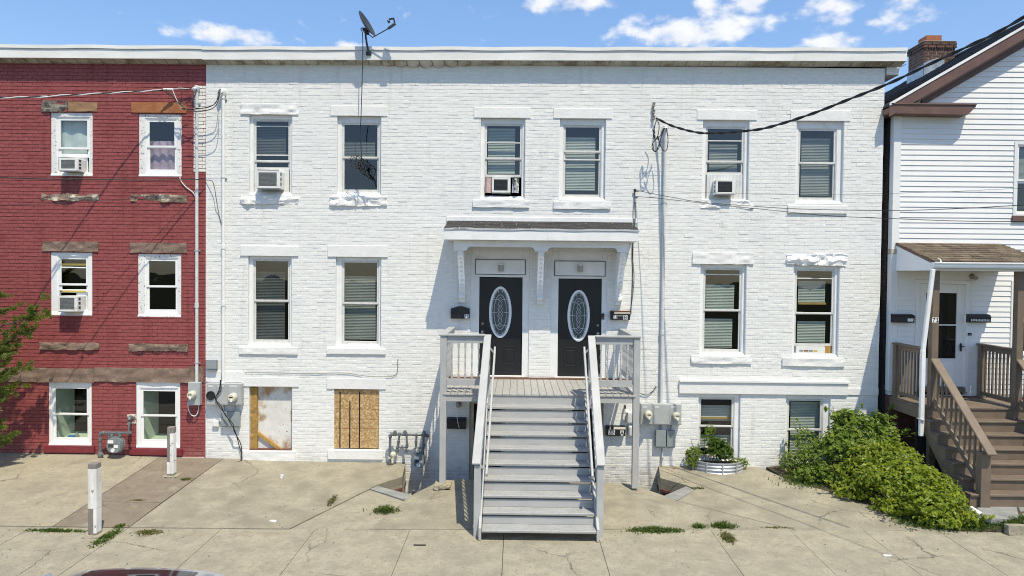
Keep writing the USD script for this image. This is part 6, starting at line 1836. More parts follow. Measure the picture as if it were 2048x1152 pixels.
obj('skirt_board', MB().box(PX0 + 0.052, PX1 - 0.052, YP - 0.0, YP + 0.04, ZP - 0.25, ZP - 0.037, 0.004), 'brown_paint', bp)
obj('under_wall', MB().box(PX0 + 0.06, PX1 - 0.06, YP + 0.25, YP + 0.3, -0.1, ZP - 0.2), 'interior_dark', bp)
postx = (W(1872, 620, YP)[0], W(2042, 620, YP)[0])
zso = W(1870, 541, YP)[1]
for k, x in enumerate(postx):
    p_ = obj('post', MB().box(x - 0.065, x + 0.065, YP - 0.0, YP + 0.13, ZP - 0.3, zso - 0.001, 0.006), 'brown_paint', bp)
obj('post', MB().box(postx[0] - 0.06, postx[0] + 0.06, YP + 0.01, YP + 0.12, -0.1, ZP - 0.31), 'brown_paint', bp)
q = R(1864, 635, 1877, 645, YP)
stk = obj('number_plate', MB().box(q[0], q[1], YP - 0.004, YP - 0.0005, q[2], q[3]), 'sticker_white', bp)
mt = meshkit.text_mesh('71', 0.075, 0.001, True); wt = mt.bounds[1][0]
text(bp, '71', (q[0] + q[1]) / 2 - wt / 2, (q[2] + q[3]) / 2 - 0.0375, YP - 0.0045, 0.075)
# side railings
for k, x in enumerate((PX0 + 0.10, postx[1] - 0.0)):
    zr_ = W(1797, 686, YH - 0.12)[1]
    obj('post', MB().box(x - 0.05, x + 0.05, YH - 0.17, YH - 0.06, ZP + 0.001, zr_ - 0.03, 0.005), 'brown_paint', bp)
    obj('rail_cap', MB().box(x - 0.065, x + 0.065, YP + 0.132, YH - 0.03, zr_ - 0.03, zr_ + 0.005, 0.006), 'brown_paint', bp)
    obj('rail', MB().box(x - 0.02, x + 0.02, YP + 0.132, YH - 0.172, zr_ - 0.13, zr_ - 0.032, 0.004), 'brown_paint', bp)
    obj('rail', MB().box(x - 0.02, x + 0.02, YP + 0.132, YH - 0.172, ZP + 0.07, ZP + 0.15, 0.004), 'brown_paint', bp)
    for j in range(8):
        y = YP + 0.20 + j * 0.105
        obj('baluster', MB().box(x - 0.017, x + 0.017, y, y + 0.034, ZP + 0.151, zr_ - 0.131, 0.003), 'brown_paint', bp)
# steps
RS, RN = 0.207, 0.238
sxa, sxb = PX0 + 0.06, 9.85
ZB = 0.10
for k in range(1, 7):
    yf, z = YP - k * RN, ZP - k * RS
    obj('tread', MB().box(sxa - 0.04, sxb, yf - 0.03, yf + RN + 0.01, z - 0.04, z + RNG.uniform(-.002, .002), 0.008), 'brown_tread', bp)
    obj('riser', MB().box(sxa, sxb - 0.01, yf + RN - 0.002, yf + RN + 0.018, z + 0.004, z + RS - 0.042), 'brown_paint', bp)
obj('riser', MB().box(sxa, sxb - 0.01, YP - 6 * RN, YP - 6 * RN + 0.018, ZB - 0.1, ZP - 6 * RS - 0.042), 'brown_paint', bp)
st = [(YP, ZP - 0.05), (YP, ZP - 0.45), (YP - 6 * RN + 0.3, ZB - 0.1), (YP - 6 * RN, ZB - 0.1)]
for k in range(6, 0, -1):
    st += [(YP - k * RN, ZP - k * RS - 0.042), (YP - (k - 1) * RN, ZP - k * RS - 0.042)]
obj('stringer', MB().prism(Polygon(st).buffer(0), 'x', sxa + 0.0 - 0.035, sxa - 0.001), 'brown_paint', bp)
YNB = YP - 6 * RN - 0.02
for k, x in enumerate((postx[0], postx[1] + 0.02)):
    xn = W(1969, 950, YNB)[0] if k == 0 else x
    zc0, zc1 = W(1871, 718, YP)[1], W(1983, 903, YNB - 0.05)[1]
    obj('newel', MB().box(xn - 0.085, xn + 0.085, YNB - 0.04, YNB + 0.10, ZB - 0.1, zc1 - 0.035, 0.006), 'brown_paint', bp)
    p0, p1 = np.array([x, YP + 0.01, zc0]), np.array([xn + 0.02, YNB - 0.16, zc1 - 0.04])
    obj('stair_cap', MB().beam(p0, p1, 0.17, 0.04, c=0.012), 'brown_paint', bp)
    d0_, d1_ = p0 + [0, 0, -0.07], p1 + [0, 0.12, -0.0]
    obj('stair_rail', MB().beam(p0 + [0, -0.02, -0.80], p1 + [-0.02, 0.18, -0.70], 0.04, 0.09, c=0.004), 'brown_paint', bp)
    for j in range(1, 11):
        u = j / 11
        p = p0 + (p1 + [-0.02, 0.15, 0.08] - p0) * u
        obj('baluster', MB().box(p[0] - 0.018, p[0] + 0.018, p[1] - 0.018, p[1] + 0.018, p[2] - 0.80, p[2] - 0.02, 0.003), 'brown_paint', bp)
# roof of the porch
RX0, RX1 = W(1791, 490, YH)[0], W(1998, 490, YH)[0]
zrb, YRF = W(1895, 487, YH)[1], YP - 0.12
zrf = W(1950, 523, YRF)[1]
mb = MB().prism(Polygon([(YH - 0.02, zrb - 0.05), (YH - 0.02, zrb), (YRF, zrf), (YRF, zrf - 0.045)]), 'x', RX0, RX1)
rf = obj('porch_roof', mb, 'brown_trim', bp)
NC = 9
for k in range(NC):
    t0, t1 = k / NC, (k + 1) / NC
    y0_, y1_ = YRF + (YH - YRF) * t0, YRF + (YH - YRF) * t1
    z0_, z1_ = zrf + (zrb - zrf) * t0, zrf + (zrb - zrf) * t1
    x = RX0 - 0.02 - (k % 2) * 0.09 - 0.05 * RNG.random()
    while x < RX1 + 0.02:
        w_ = 0.165 + 0.05 * RNG.random()
        a, b_ = max(x, RX0 - 0.02), min(x + w_, RX1 + 0.02)
        if b_ - a > 0.03:
            l_ = 0.006 * RNG.random(); dy = 0.012 * RNG.random()
            s = MB().add([[a + .003, y0_ - .015 - dy, z0_ + .018 + l_], [b_ - .003, y0_ - .015 - dy, z0_ + .018 + l_], [b_ - .003, y1_ + .0, z1_ + .010], [a + .003, y1_ + .0, z1_ + .010],
                          [a + .003, y0_ - .015 - dy, z0_ + .002], [b_ - .003, y0_ - .015 - dy, z0_ + .002]], [[0, 1, 2, 3], [4, 5, 1, 0]])
            obj('shingle', s, f'porch_shingle_{"abc"[int(RNG.integers(0, 3))]}', rf)
        x += w_
P = Polygon([(YH - 0.02, zso + 0.0), (YH - 0.02, zrb - 0.06), (YRF + 0.02, zrf - 0.05), (YRF + 0.02, zso)])
for x in (RX0 + 0.005, RX1 - 0.03):
    obj('gable_panel', MB().prism(P, 'x', x, x + 0.025), 'siding', bp)
obj('beam', MB().box(RX0 + 0.03, RX1 - 0.03, YRF + 0.021, YRF + 0.20, zso, zso + 0.12, 0.004), 'siding', bp)
obj('ceiling', MB().box(RX0 + 0.031, RX1 - 0.031, YRF + 0.201, YH - 0.022, zso + 0.06, zso + 0.075), 'siding', bp)
P = Polygon([(YRF - 0.11, zrf - 0.035), (YRF - 0.115, zrf - 0.02), (YRF - 0.10, zrf - 0.02), (YRF - 0.005, zrf - 0.02), (YRF - 0.005, zrf - 0.13), (YRF - 0.075, zrf - 0.13), (YRF - 0.085, zrf - 0.10), (YRF - 0.10, zrf - 0.075)])
gut = obj('gutter', MB().prism(P, 'x', RX0 - 0.03, RX1 + 0.03), 'white_trim', bp)
obj('gutter_lip', MB().box(RX0 - 0.032, RX1 + 0.032, YRF - 0.12, YRF - 0.108, zrf - 0.045, zrf - 0.018, 0.003), 'white_trim', gut)
obj('gutter_strap', MB().tube(bez([V3(1876, 517, YRF + 0.1), V3(1881, 520, YRF - 0.05), V3(1882, 526, YRF - 0.13)], 6), 0.012, 6), 'white_trim', gut)
dt, dm, db_ = V3(1866, 538, YRF - 0.06), V3(1846, 702, YP - 0.15), V3(1842, 872, YP - 0.13)
ds = obj('downspout', MB().beam(dt, dm, 0.075, 0.06, up=(0, -1, 0.1), c=0.01), 'white_trim', bp)
obj('downspout_foot', MB().beam(dm + [0, 0, 0.03], db_, 0.085, 0.065, up=(0, -1, 0.1), c=0.01), 'white_trim', ds)
obj('strap', MB().beam(V3(1834, 836, YP - 0.17), V3(1849, 842, YP - 0.18), 0.03, 0.02, c=0.004), 'galvanised', ds)

# ------------------------------------------------------------------ yard of the right house
yard = [(5.35, 0.0), (5.45, -0.7), (6.0, -1.5), (6.6, -2.5), (7.3, -3.3), (9.0, -3.42), (13.0, -3.42), (13.0, -0.2), (7.72, -0.2), (7.6, 0.0)]


def gyard(x, y):
    xe = np.interp(y, [-3.42, -2.5, -1.5, -0.7, 0.0], [7.4, 6.6, 6.0, 5.45, 5.35])
    return gz(y) + 0.008 + 0.15 * np.clip((x - xe) / 1.3, 0, 1)


slab(Polygon(yard), gyard, 'soil', None, thick=0.4, name='soil_bed', grow=0.0)
data(stage.GetPrimAtPath('/World/soil_bed'), kind='structure')
flag = xpart('stepping_path', None); data(flag, kind='structure')
for k, pts in enumerate(([(1962, 1022), (1995, 1014), (2040, 1020), (2046, 1044), (1990, 1047), (1958, 1038)], [(2008, 1008), (2090, 1010), (2090, 1026), (2048, 1030), (2042, 1016)], [(2052, 1034), (2100, 1030), (2110, 1050), (2056, 1052)])):
    P = Polygon([(lambda q: (q[0] * 1.01, q[1] + 0.2))(G(a, b_, 0.10)) for a, b_ in pts]).buffer(0.05).buffer(-0.05)
    obj('flagstone', MB().prism(P, 'z', 0.02, 0.092), 'slate', flag)
obj('edging', (rough_block(8.0, 13.0, -3.48, -3.36, -0.25, 0.06, 0.02, 55, nx=40)), 'concrete_drive', flag)
pv = thing('drain_pipe', 'short white plastic drain pipe lying in the grass beside the brown steps', 'pipe')
a, b_ = np.array([*G(1941, 1019, 0.16), 0.17]), np.array([*G(1962, 1034, 0.10), 0.12])
mb = MB(); n = 20; dirv = (b_ - a) / np.linalg.norm(b_ - a)
mb.tube([a, b_], 0.055, n, caps=False); mb.tube([b_, a], 0.046, n, caps=False)
obj('pipe', mb, 'pvc', pv, smooth=40)
mb = MB().lathe([(0.046, 0), (0.055, 0)], b_, dirv, n, ends=False)
obj('rim', mb, 'pvc', pv)
obj('inside', MB().lathe([(0.0, 0), (0.046, 0)], a + dirv * 0.1, dirv, n, ends=False), 'ink_black', pv)


# ------------------------------------------------------------------ vegetation
def leaves(P, N, size, rng, fold=0.25, aspect=0.62, jitter=0.35):
    """a folded pointed leaf of four triangles at every point P with normal N"""
    n = len(P)
    N = N + rng.normal(0, jitter, (n, 3)); N /= np.linalg.norm(N, axis=1, keepdims=True)
    a = rng.normal(0, 1, (n, 3)); a[:, 2] -= 0.6
    a -= N * (a * N).sum(1, keepdims=True); a /= np.linalg.norm(a, axis=1, keepdims=True)
    b = np.cross(N, a)
    s = (size * rng.uniform(0.5, 1.45, n))[:, None]
    base, tip = P - a * s * 0.5, P + a * s * 0.5 - N * s * 0.12
    mid = P - N * s * fold * 0.25
    l = P + b * s * aspect * 0.5 - a * s * 0.06 + N * s * fold * 0.4
    r = P - b * s * aspect * 0.5 - a * s * 0.06 + N * s * fold * 0.4
    V = np.stack([base, l, tip, r, mid], 1).reshape(-1, 3)
    F = np.array([[0, 4, 1], [1, 4, 2], [2, 4, 3], [3, 4, 0]])
    return V, (F[None] + 5 * np.arange(n)[:, None, None]).reshape(-1, 3)


def lobes_points(lobes, n, rng, floor):
    """points near the surface of a union of ellipsoid lobes, denser outside"""
    P, N = [], []
    w = np.array([l[3] * l[4] + l[3] * l[5] for l in lobes]); w /= w.sum()
    for l, k in zip(lobes, (w * n).astype(int)):
        d = rng.normal(0, 1, (k, 3)); d /= np.linalg.norm(d, axis=1, keepdims=True)
        d[:, 2] = np.abs(d[:, 2]) * np.where(rng.random(k) < 0.85, 1, -0.4)
        rr = rng.uniform(0.45, 1.0, k) ** 0.5
        lump = 0.58 + 0.84 * meshkit.fbm(d * 3.0 + np.array(l[:3]) * 3, 3, 3)
        p = np.array(l[:3]) + d * np.array(l[3:6]) * (rr * lump)[:, None]
        P.append(p); N.append(d / np.array(l[3:6]) * min(l[3:6]))
    P, N = np.vstack(P), np.vstack(N)
    N /= np.linalg.norm(N, axis=1, keepdims=True)
    ok = P[:, 2] > floor(P[:, 0], P[:, 1]) + 0.01
    return P[ok], N[ok] * 0.7 + np.array([0, -0.15, 0.5])


def shrub(name, label, cat, lobes, n, size, m_, seed, floor, stems=14, group=None, big=0, shoots=0, **kw):
    rng = np.random.default_rng(seed)
    t = thing(name, label, cat, group)
    P, N = lobes_points(lobes, n, rng, floor)
    smb = MB()
    for i in range(shoots):      # stray shoots that stand out of the mass
        l = lobes[int(rng.integers(0, len(lobes)))]
        d = rng.normal(0, 1, 3); d[2] = abs(d[2]) * 0.8 + 0.15; d[1] -= 0.4; d /= np.linalg.norm(d)
        p0 = np.array(l[:3]) + d * np.array(l[3:6]) * 0.75
        p1 = p0 + d * rng.uniform(0.15, 0.34) + [0, 0, 0.05]
        p2 = p1 + d * 0.06 + [0, 0, -0.03]
        c_ = bez([p0, p1, p2], 6); smb.tube(c_, 0.004, 4, caps=False)
        k = int(rng.integers(7, 14)); u = rng.integers(2, len(c_), k)
        q = c_[u] + rng.normal(0, 0.022, (k, 3))
        P = np.vstack([P, q]); N = np.vstack([N, np.tile([0.1, -0.3, 0.8], (k, 1))])
    if shoots:
        obj('shoots', smb, 'green_stem', t)
    obj('foliage', leaves(P, N, size, rng, **kw), m_, t, kind='stuff')
    if big:
        k = np.argsort(P[:, 1] - P[:, 2] * 0.4 + rng.normal(0, .3, len(P)))[:big]
        for i in k:
            V, F = leaves(P[i:i + 1] + [0, -0.03, 0.03], N[i:i + 1], size * 1.25, rng, **kw)
            obj('leaf', (V, F), m_, t)
    mb = MB()
    for i in range(stems):
        l = lobes[i % len(lobes)]
        x, y = l[0] + rng.normal(0, l[3] * 0.3), l[1] + rng.normal(0, l[4] * 0.3)
        z0 = float(floor(x, y)) - 0.02
        tip = np.array(l[:3]) + rng.normal(0, 0.5, 3) * np.array(l[3:6]) + [0, 0, l[5] * 0.5]
        mb.tube(bez([[x, y, z0], [(x + tip[0]) / 2 + rng.normal(0, .04), (y + tip[1]) / 2, (z0 + tip[2]) / 2], tip], 5), [0.010] * 5 + [0.006] * 4 + [0.003] if False else 0.006, 5)
    obj('stems', mb, 'green_stem', t)
    return t


fl_ = lambda x, y: gyard(np.asarray(x), np.asarray(y))
shrub('leafy_shrub', 'large dense yellow green shrub spilling over the pavement beside the brown steps', 'shrub',
      [(7.05, -1.55, 0.45, 0.62, 0.65, 0.50), (6.85, -2.1, 0.32, 0.55, 0.6, 0.42), (7.25, -2.35, 0.30, 0.5, 0.6, 0.42), (7.05, -2.85, 0.18, 0.45, 0.5, 0.30), (7.35, -1.4, 0.5, 0.35, 0.6, 0.45), (6.55, -1.55, 0.25, 0.4, 0.5, 0.36), (7.42, -2.75, 0.25, 0.30, 0.4, 0.32), (6.35, -1.75, 0.05, 0.42, 0.4, 0.2), (6.72, -2.55, 0.02, 0.42, 0.38, 0.2), (7.1, -3.08, -0.02, 0.42, 0.3, 0.18), (7.5, -3.1, 0.02, 0.3, 0.26, 0.2)],
      10500, 0.072, 'bush_leaf', 31, fl_, stems=30, big=120, shoots=26)
shrub('vine_plant', 'taller bright green leafy plant climbing at the right corner of the white house', 'plant',
      [(6.95, -0.55, 0.70, 0.55, 0.40, 0.62), (6.55, -0.75, 0.55, 0.45, 0.40, 0.42), (7.35, -0.85, 0.65, 0.35, 0.45, 0.48), (6.75, -0.40, 1.12, 0.22, 0.18, 0.22), (7.45, -0.45, 0.95, 0.25, 0.25, 0.36), (6.9, -1.05, 0.45, 0.4, 0.35, 0.42)],
      4300, 0.095, 'vine_leaf', 32, fl_, stems=22, big=80, shoots=16)
shrub('weedy_plant', 'low straggling green weeds under the right hand basement window', 'plant',
      [(5.75, -0.45, 0.18, 0.32, 0.30, 0.30), (6.15, -0.65, 0.28, 0.38, 0.35, 0.40), (6.05, -0.30, 0.5, 0.28, 0.16, 0.42), (5.95, -0.95, 0.1, 0.38, 0.3, 0.2), (6.35, -1.15, 0.16, 0.4, 0.4, 0.24)],
      2300, 0.065, 'vine_leaf', 33, fl_, stems=16, shoots=14)


def blades(cx, cy, rx, ry, n, h, rng, floor, lean=0.7, w=0.008):
    V, F = [], []
    for i in range(n):
        a = rng.uniform(0, 2 * math.pi); r_ = rng.random() ** 0.8 * (1.0 if rng.random() < 0.85 else 1.5)
        h_ = h * (1.1 - 0.6 * min(r_, 1.0))
        x, y = cx + rx * r_ * math.cos(a), cy + ry * r_ * math.sin(a)
        z = float(floor(x, y))
        d = rng.normal(0, 1, 2); d /= np.linalg.norm(d)
        L = h_ * rng.uniform(0.4, 1.3); le = lean * rng.uniform(0.3, 1.2)
        s = np.array([-d[1], d[0], 0]) * w * rng.uniform(0.6, 1.4)
        p0 = np.array([x, y, z - 0.005]); p1 = p0 + np.array([d[0] * L * le * 0.35, d[1] * L * le * 0.35, L * 0.6]); p2 = p0 + np.array([d[0] * L * le, d[1] * L * le, L * (1.0 - 0.45 * le)])
        b0 = len(V); V += [p0 - s, p0 + s, p1 + s * 0.8, p1 - s * 0.8, p2]
        F += [[b0, b0 + 1, b0 + 2], [b0, b0 + 2, b0 + 3], [b0 + 3, b0 + 2, b0 + 4]]
    return np.array(V), np.array(F)


rng = np.random.default_rng(44)
fg = lambda x, y: float(gz(y))
for (px, py, rx, ry, n, h, m_, lab) in (
        (772, 1024, 0.26, 0.13, 240, 0.13, 'weed_leaf', 'green weed growing from the slab joint left of the grey stairs'),
        (1312, 1062, 0.48, 0.10, 650, 0.10, 'weed_leaf', 'long weed patch in the pavement joint right of the grey stairs'),
        (1397, 1055, 0.13, 0.07, 120, 0.10, 'weed_leaf', 'small weed tuft between the two larger weeds right of the stairs'),
        (1446, 1054, 0.20, 0.10, 330, 0.12, 'weed_leaf', 'upper end of the weed in the open crack right of the stairs'),
        (1456, 1076, 0.10, 0.22, 280, 0.09, 'dry_weed', 'lower end of the weed running down the open crack right of the stairs'),
        (297, 1064, 0.22, 0.12, 420, 0.045, 'dry_weed', 'flat olive moss patch on the pavement right of the nearer white post'),
        (112, 1061, 0.52, 0.06, 520, 0.06, 'weed_leaf', 'strip of grass in the joint left of the nearer white post'),
        (214, 1074, 0.10, 0.40, 420, 0.07, 'weed_leaf', 'grass strip in the slanting joint right of the nearer white post'),
        (372, 960, 0.12, 0.08, 160, 0.05, 'dry_weed', 'small dry tuft at the foot of the farther post'),
        (398, 916, 0.06, 0.04, 90, 0.14, 'weed_leaf', 'yellow green tuft at the foot of the party line'),
        (276, 1005, 0.16, 0.04, 120, 0.03, 'dry_weed', 'thin moss line across the brown slab'),
        (664, 1006, 0.05, 0.28, 120, 0.10, 'dry_weed', 'sparse dry stalks along the edge of the lower slab'),
        (1396, 975, 0.14, 0.05, 110, 0.05, 'dry_weed', 'dry moss at the corner of the right coping slab'),
        (1552, 1056, 0.35, 0.03, 110, 0.04, 'dry_weed', 'thin moss in the pavement joint before the shrub'),
        (240, 1052, 0.08, 0.12, 120, 0.05, 'weed_leaf', 'grass tuft at the meeting of joints beside the nearer post'),
        (1508, 918, 0.10, 0.08, 60, 0.12, 'weed_leaf', 'weed between the planter and the basement windows')):
    x, y = G(px, py, -0.09 if py > 1000 else -0.02)
    t = thing('weed_clump', lab, 'weed')
    fz = fg if px > 420 else (lambda a, b_: float(gleft(a, b_)))
    obj('blades', blades(x, y, rx, ry, n, h, rng, fz, lean=1.2), m_, t, kind='stuff')
# crack grass running diagonally
gr = thing('grass_patch', 'rough grass around the drain pipe and flagstones at the foot of the brown steps', 'grass')
V1 = blades(7.6, -3.12, 0.5, 0.22, 1500, 0.14, rng, lambda x, y: float(gyard(x, y)), lean=0.9)
V2 = blades(8.5, -3.25, 0.8, 0.14, 900, 0.12, rng, lambda x, y: float(gyard(x, y)), lean=0.9)
V3_ = blades(5.85, -0.9, 0.55, 0.45, 900, 0.14, rng, lambda x, y: float(gyard(x, y)), lean=0.9)
V4_ = blades(6.9, -2.9, 0.5, 0.4, 900, 0.12, rng, lambda x, y: float(gyard(x, y)), lean=0.9)
mb = MB()
for v, f in (V1, V2, V3_, V4_):
    mb.add(v, f)
obj('blades', mb, 'weed_leaf', gr, kind='stuff')

# planter
pl = thing('planter_ring', 'low half round planter of corrugated grey metal against the white wall', 'planter')
xc = W(1431, 925)[0]
prof = []
H = 0.21
zs = np.linspace(0, H, 25)
rad = lambda z: 0.0 + 0.014 * math.cos(z / H * 2 * math.pi * 3)
th = np.linspace(math.pi, 2 * math.pi, 40)
V = np.array([[xc + (0.56 + rad(z)) * math.cos(a), -0.01 + (0.50 + rad(z)) * math.sin(a), -0.02 + z] for z in zs for a in th])
F = np.array([[i * 40 + j, i * 40 + j + 1, (i + 1) * 40 + j + 1, (i + 1) * 40 + j] for i in range(24) for j in range(39)])
obj('ring', (V, F), 'galvanised', pl, smooth=60)
obj('rim', MB().tube(np.array([[xc + 0.565 * math.cos(a), -0.01 + 0.505 * math.sin(a), H - 0.018] for a in th]), 0.012, 6), 'galvanised', pl, smooth=60)
for a in (math.pi * 1.32, math.pi * 1.5, math.pi * 1.68):
    obj('clip', MB().beam([xc + 0.578 * math.cos(a), -0.01 + 0.518 * math.sin(a), -0.01], [xc + 0.578 * math.cos(a), -0.01 + 0.518 * math.sin(a), H], 0.03, 0.012, up=(math.cos(a), math.sin(a), 0)), 'galvanised', pl)
obj('soil', MB().prism(Polygon([(xc + 0.54 * math.cos(a), -0.012 + 0.48 * math.sin(a)) for a in th]), 'z', 0.0, 0.13), 'soil', pl)
f0_ = lambda x, y: np.zeros(np.shape(x)) + 0.13
shrub('potted_plant', 'round leafy light green plant at the left end of the corrugated planter', 'plant', [(xc - 0.50, -0.18, 0.30, 0.17, 0.15, 0.17), (xc - 0.55, -0.25, 0.14, 0.15, 0.12, 0.15)], 420, 0.07, 'vine_leaf', 51, lambda x, y: np.zeros(np.shape(x)) - 0.02, stems=8, aspect=0.4)
shrub('potted_plant', 'broad leafed plant in the middle of the corrugated planter', 'plant', [(xc - 0.02, -0.24, 0.36, 0.26, 0.15, 0.28), (xc + 0.14, -0.22, 0.30, 0.18, 0.14, 0.2), (xc - 0.1, -0.2, 0.55, 0.13, 0.1, 0.14)], 330, 0.12, 'weed_leaf', 52, f0_, stems=10, aspect=0.45)
shrub('potted_plant', 'tall thin sapling rising before the left pane of the basement window', 'plant', [(xc - 0.18, -0.16, 0.75, 0.13, 0.08, 0.18), (xc - 0.24, -0.14, 0.62, 0.12, 0.07, 0.12), (xc - 0.10, -0.16, 0.62, 0.10, 0.07, 0.1)], 220, 0.055, 'vine_leaf', 53, f0_, stems=6, aspect=0.4)
shrub('potted_plant', 'low trailing weeds at the right end of the corrugated planter', 'plant', [(xc + 0.40, -0.2, 0.16, 0.22, 0.14, 0.08), (xc + 0.58, -0.16, 0.1, 0.08, 0.1, 0.12)], 240, 0.045, 'vine_leaf', 54, lambda x, y: np.zeros(np.shape(x)) + 0.02, stems=5)

# juniper at the left edge
jt = thing('juniper_tree', 'green juniper reaching into the picture at the left edge before the red wall', 'tree')
rng = np.random.default_rng(61)
tr = np.array([-11.0, -1.15, 0.0])
top_ = tr + [0.15, 0.05, 4.3]
obj('trunk', MB().tube(bez([tr + [0, 0, -0.1], tr + [0.05, 0.02, 1.4], tr + [0.0, 0.03, 2.8], top_], 8), np.linspace(0.11, 0.02, 25), 10), 'bark', jt, smooth=True)
limb = MB(); FV, FF, nF = [], [], 0


def spray(p0, p1, n, wid, ln):
    """needle tufts crowded along a branch"""
    global nF
    u = rng.uniform(0.1, 1.0, n) ** 0.7
    c_ = p0 + (p1 - p0) * u[:, None]
    ax = (p1 - p0) / np.linalg.norm(p1 - p0)
    off = rng.normal(0, 1, (n, 3)); off -= ax * (off @ ax)[:, None]; off /= np.linalg.norm(off, axis=1, keepdims=True)
    d = ax * rng.uniform(0.5, 1.1, (n, 1)) + off * rng.uniform(0.3, 0.9, (n, 1)) + [0, 0, 0.15]
    d /= np.linalg.norm(d, axis=1, keepdims=True)
    L = ln * rng.uniform(0.5, 1.2, (n, 1)) * (1.15 - u[:, None] * 0.5)
    s = np.cross(d, rng.normal(0, 1, (n, 3))); s /= np.linalg.norm(s, axis=1, keepdims=True); s *= wid
    b_ = c_ + off * 0.012
    V = np.stack([b_ - s * 0.6, b_ + s * 0.6, b_ + d * L * 0.6 + s, b_ + d * L, b_ + d * L * 0.6 - s], 1).reshape(-1, 3)
    F = (np.array([[0, 1, 2], [0, 2, 4], [4, 2, 3]])[None] + 5 * np.arange(n)[:, None, None]).reshape(-1, 3) + nF
    FV.append(V); FF.append(F); nF += len(V)


for k in range(62):
    h = 0.5 + 3.6 * (k + rng.random()) / 62
    a = rng.uniform(0, 2 * math.pi)
    if k % 3 == 0: a = rng.uniform(-0.9, 0.5)
    R_ = (1.0 - 0.14 * abs(h - 2.4)) * rng.uniform(0.55, 1.05) * (1.0 if h < 3.4 else 0.6)
    p0 = tr + [0.03, 0.02, h]
    p1 = p0 + [math.cos(a) * R_, math.sin(a) * R_ * 0.8, R_ * rng.uniform(0.05, 0.40)]
    pts = bez([p0, (p0 + p1) / 2 + [0, 0, -0.05], p1], 6)
    limb.tube(pts, np.linspace(0.022, 0.005, len(pts)), 5)
    for j in range(13):
        u = rng.uniform(0.25, 1.0)
        q0 = p0 + (p1 - p0) * u
        dd = (p1 - p0) / R_ + rng.normal(0, 0.45, 3) + [0, 0, 0.1]
        q1 = q0 + dd / np.linalg.norm(dd) * rng.uniform(0.16, 0.36)
        limb.tube([q0, q1], 0.004, 4, caps=False)
        spray(q0, q1, 60, 0.0065, 0.08)
for (px, py, qx, qy) in ((20, 660, 84, 603), (45, 640, 92, 630), (0, 690, 78, 655), (-10, 700, 60, 640), (-10, 760, 62, 725), (-20, 790, 45, 770), (-30, 720, 30, 690), (-20, 900, 26, 872)):
    p0, p1 = V3(px, py, -1.0), V3(qx, qy, -0.95)
    limb.tube(bez([tr + [0.05, 0.1, p0[2] - 0.35], p0, p1], 6), np.linspace(0.02, 0.004, 13), 5)
    for j in range(15):
        u = rng.uniform(0.0, 1.0)
        q0 = p0 + (p1 - p0) * u
        dd = (p1 - p0) / np.linalg.norm(p1 - p0) + rng.normal(0, 0.5, 3) + [0, 0, 0.05]
        q1 = q0 + dd / np.linalg.norm(dd) * rng.uniform(0.10, 0.22)
        spray(q0, q1, 80, 0.006, 0.07)
obj('limbs', limb, 'bark', jt)
obj('crown', (np.vstack(FV), np.vstack(FF)), 'juniper', jt, kind='stuff')

# ------------------------------------------------------------------ parked car (only its roof reaches into the picture)
car = thing('parked_car', 'silver car parked at the kerb, only the crest of its roof in view', 'car')
CXX, CYY, ZS = -3.55, -8.52, -0.28
prof_low = [(-2.25, 0.35), (-2.28, 0.62), (-2.15, 0.86), (-1.2, 0.95), (1.0, 0.98), (1.95, 0.98), (2.2, 0.85), (2.25, 0.45), (2.2, 0.25), (-2.15, 0.25)]
secs = np.linspace(-0.88, 0.88, 9)
def loft(profile, ys, shrink, name, m_, z_off=0.0):
    P = np.array(profile); n = len(P); V = []
    c_ = P.mean(0)
    for y in ys:
        k = 1 - shrink * (abs(y) / max(abs(ys[0]), abs(ys[-1]))) ** 3
        V += [[CXX + c_[0] + (p[0] - c_[0]) * k, CYY + y, ZS + z_off + c_[1] + (p[1] - c_[1]) * k] for p in P]
    F = [[i * n + j, i * n + (j + 1) % n, (i + 1) * n + (j + 1) % n, (i + 1) * n + j] for i in range(len(ys) - 1) for j in range(n)]
    mb = MB().add(V, F)
    pol = trimesh.creation.triangulate_polygon(Polygon(P), engine='earcut')
    for i, y in ((0, ys[0]), (len(ys) - 1, ys[-1])):
        vv = np.array(V[i * n:(i + 1) * n]); mb.add(vv, np.array(pol[1]) if len(pol[0]) == n else [[0, 1, 2]])
    return obj(name, mb, m_, car, smooth=35)


loft(prof_low, secs, 0.06, 'body', 'car_silver')
def cabin_x(t): return t
top_z = lambda x: 1.485 - 0.16 * (x / 0.95) ** 2 * 0.42 - 0.05 * max(0, abs(x) - 0.62) / 0.3
xs = np.linspace(-0.92, 0.92, 25)
V, F = [], []
ysr = np.linspace(-0.60, 0.60, 13)
for x in xs:
    for y in ysr:
        V.append([CXX + x, CYY + y * (1 - 0.04 * (x / 0.9) ** 2), ZS + top_z(x) - 0.055 * (abs(y) / 0.60) ** 2.6])
nY = len(ysr)
F = [[i * nY + j, (i + 1) * nY + j, (i + 1) * nY + j + 1, i * nY + j + 1] for i in range(len(xs) - 1) for j in range(nY - 1)]
rf_ = obj('roof', (np.array(V), np.array(F)), 'car_silver', car, smooth=True)
V = []
for x in np.linspace(-0.52, 0.52, 13):
    for y in np.linspace(-0.42, 0.50, 9):
        V.append([CXX + x, CYY + y, ZS + top_z(x) - 0.055 * (abs(y) / 0.60) ** 2.6 + 0.006])
F = [[i * 9 + j, (i + 1) * 9 + j, (i + 1) * 9 + j + 1, i * 9 + j + 1] for i in range(12) for j in range(8)]
obj('sunroof', (np.array(V), np.array(F)), 'car_dark_glass', rf_, smooth=True)
gh = [(-1.75, 0.93), (-0.92, 1.40), (0.92, 1.40), (1.6, 0.96)]
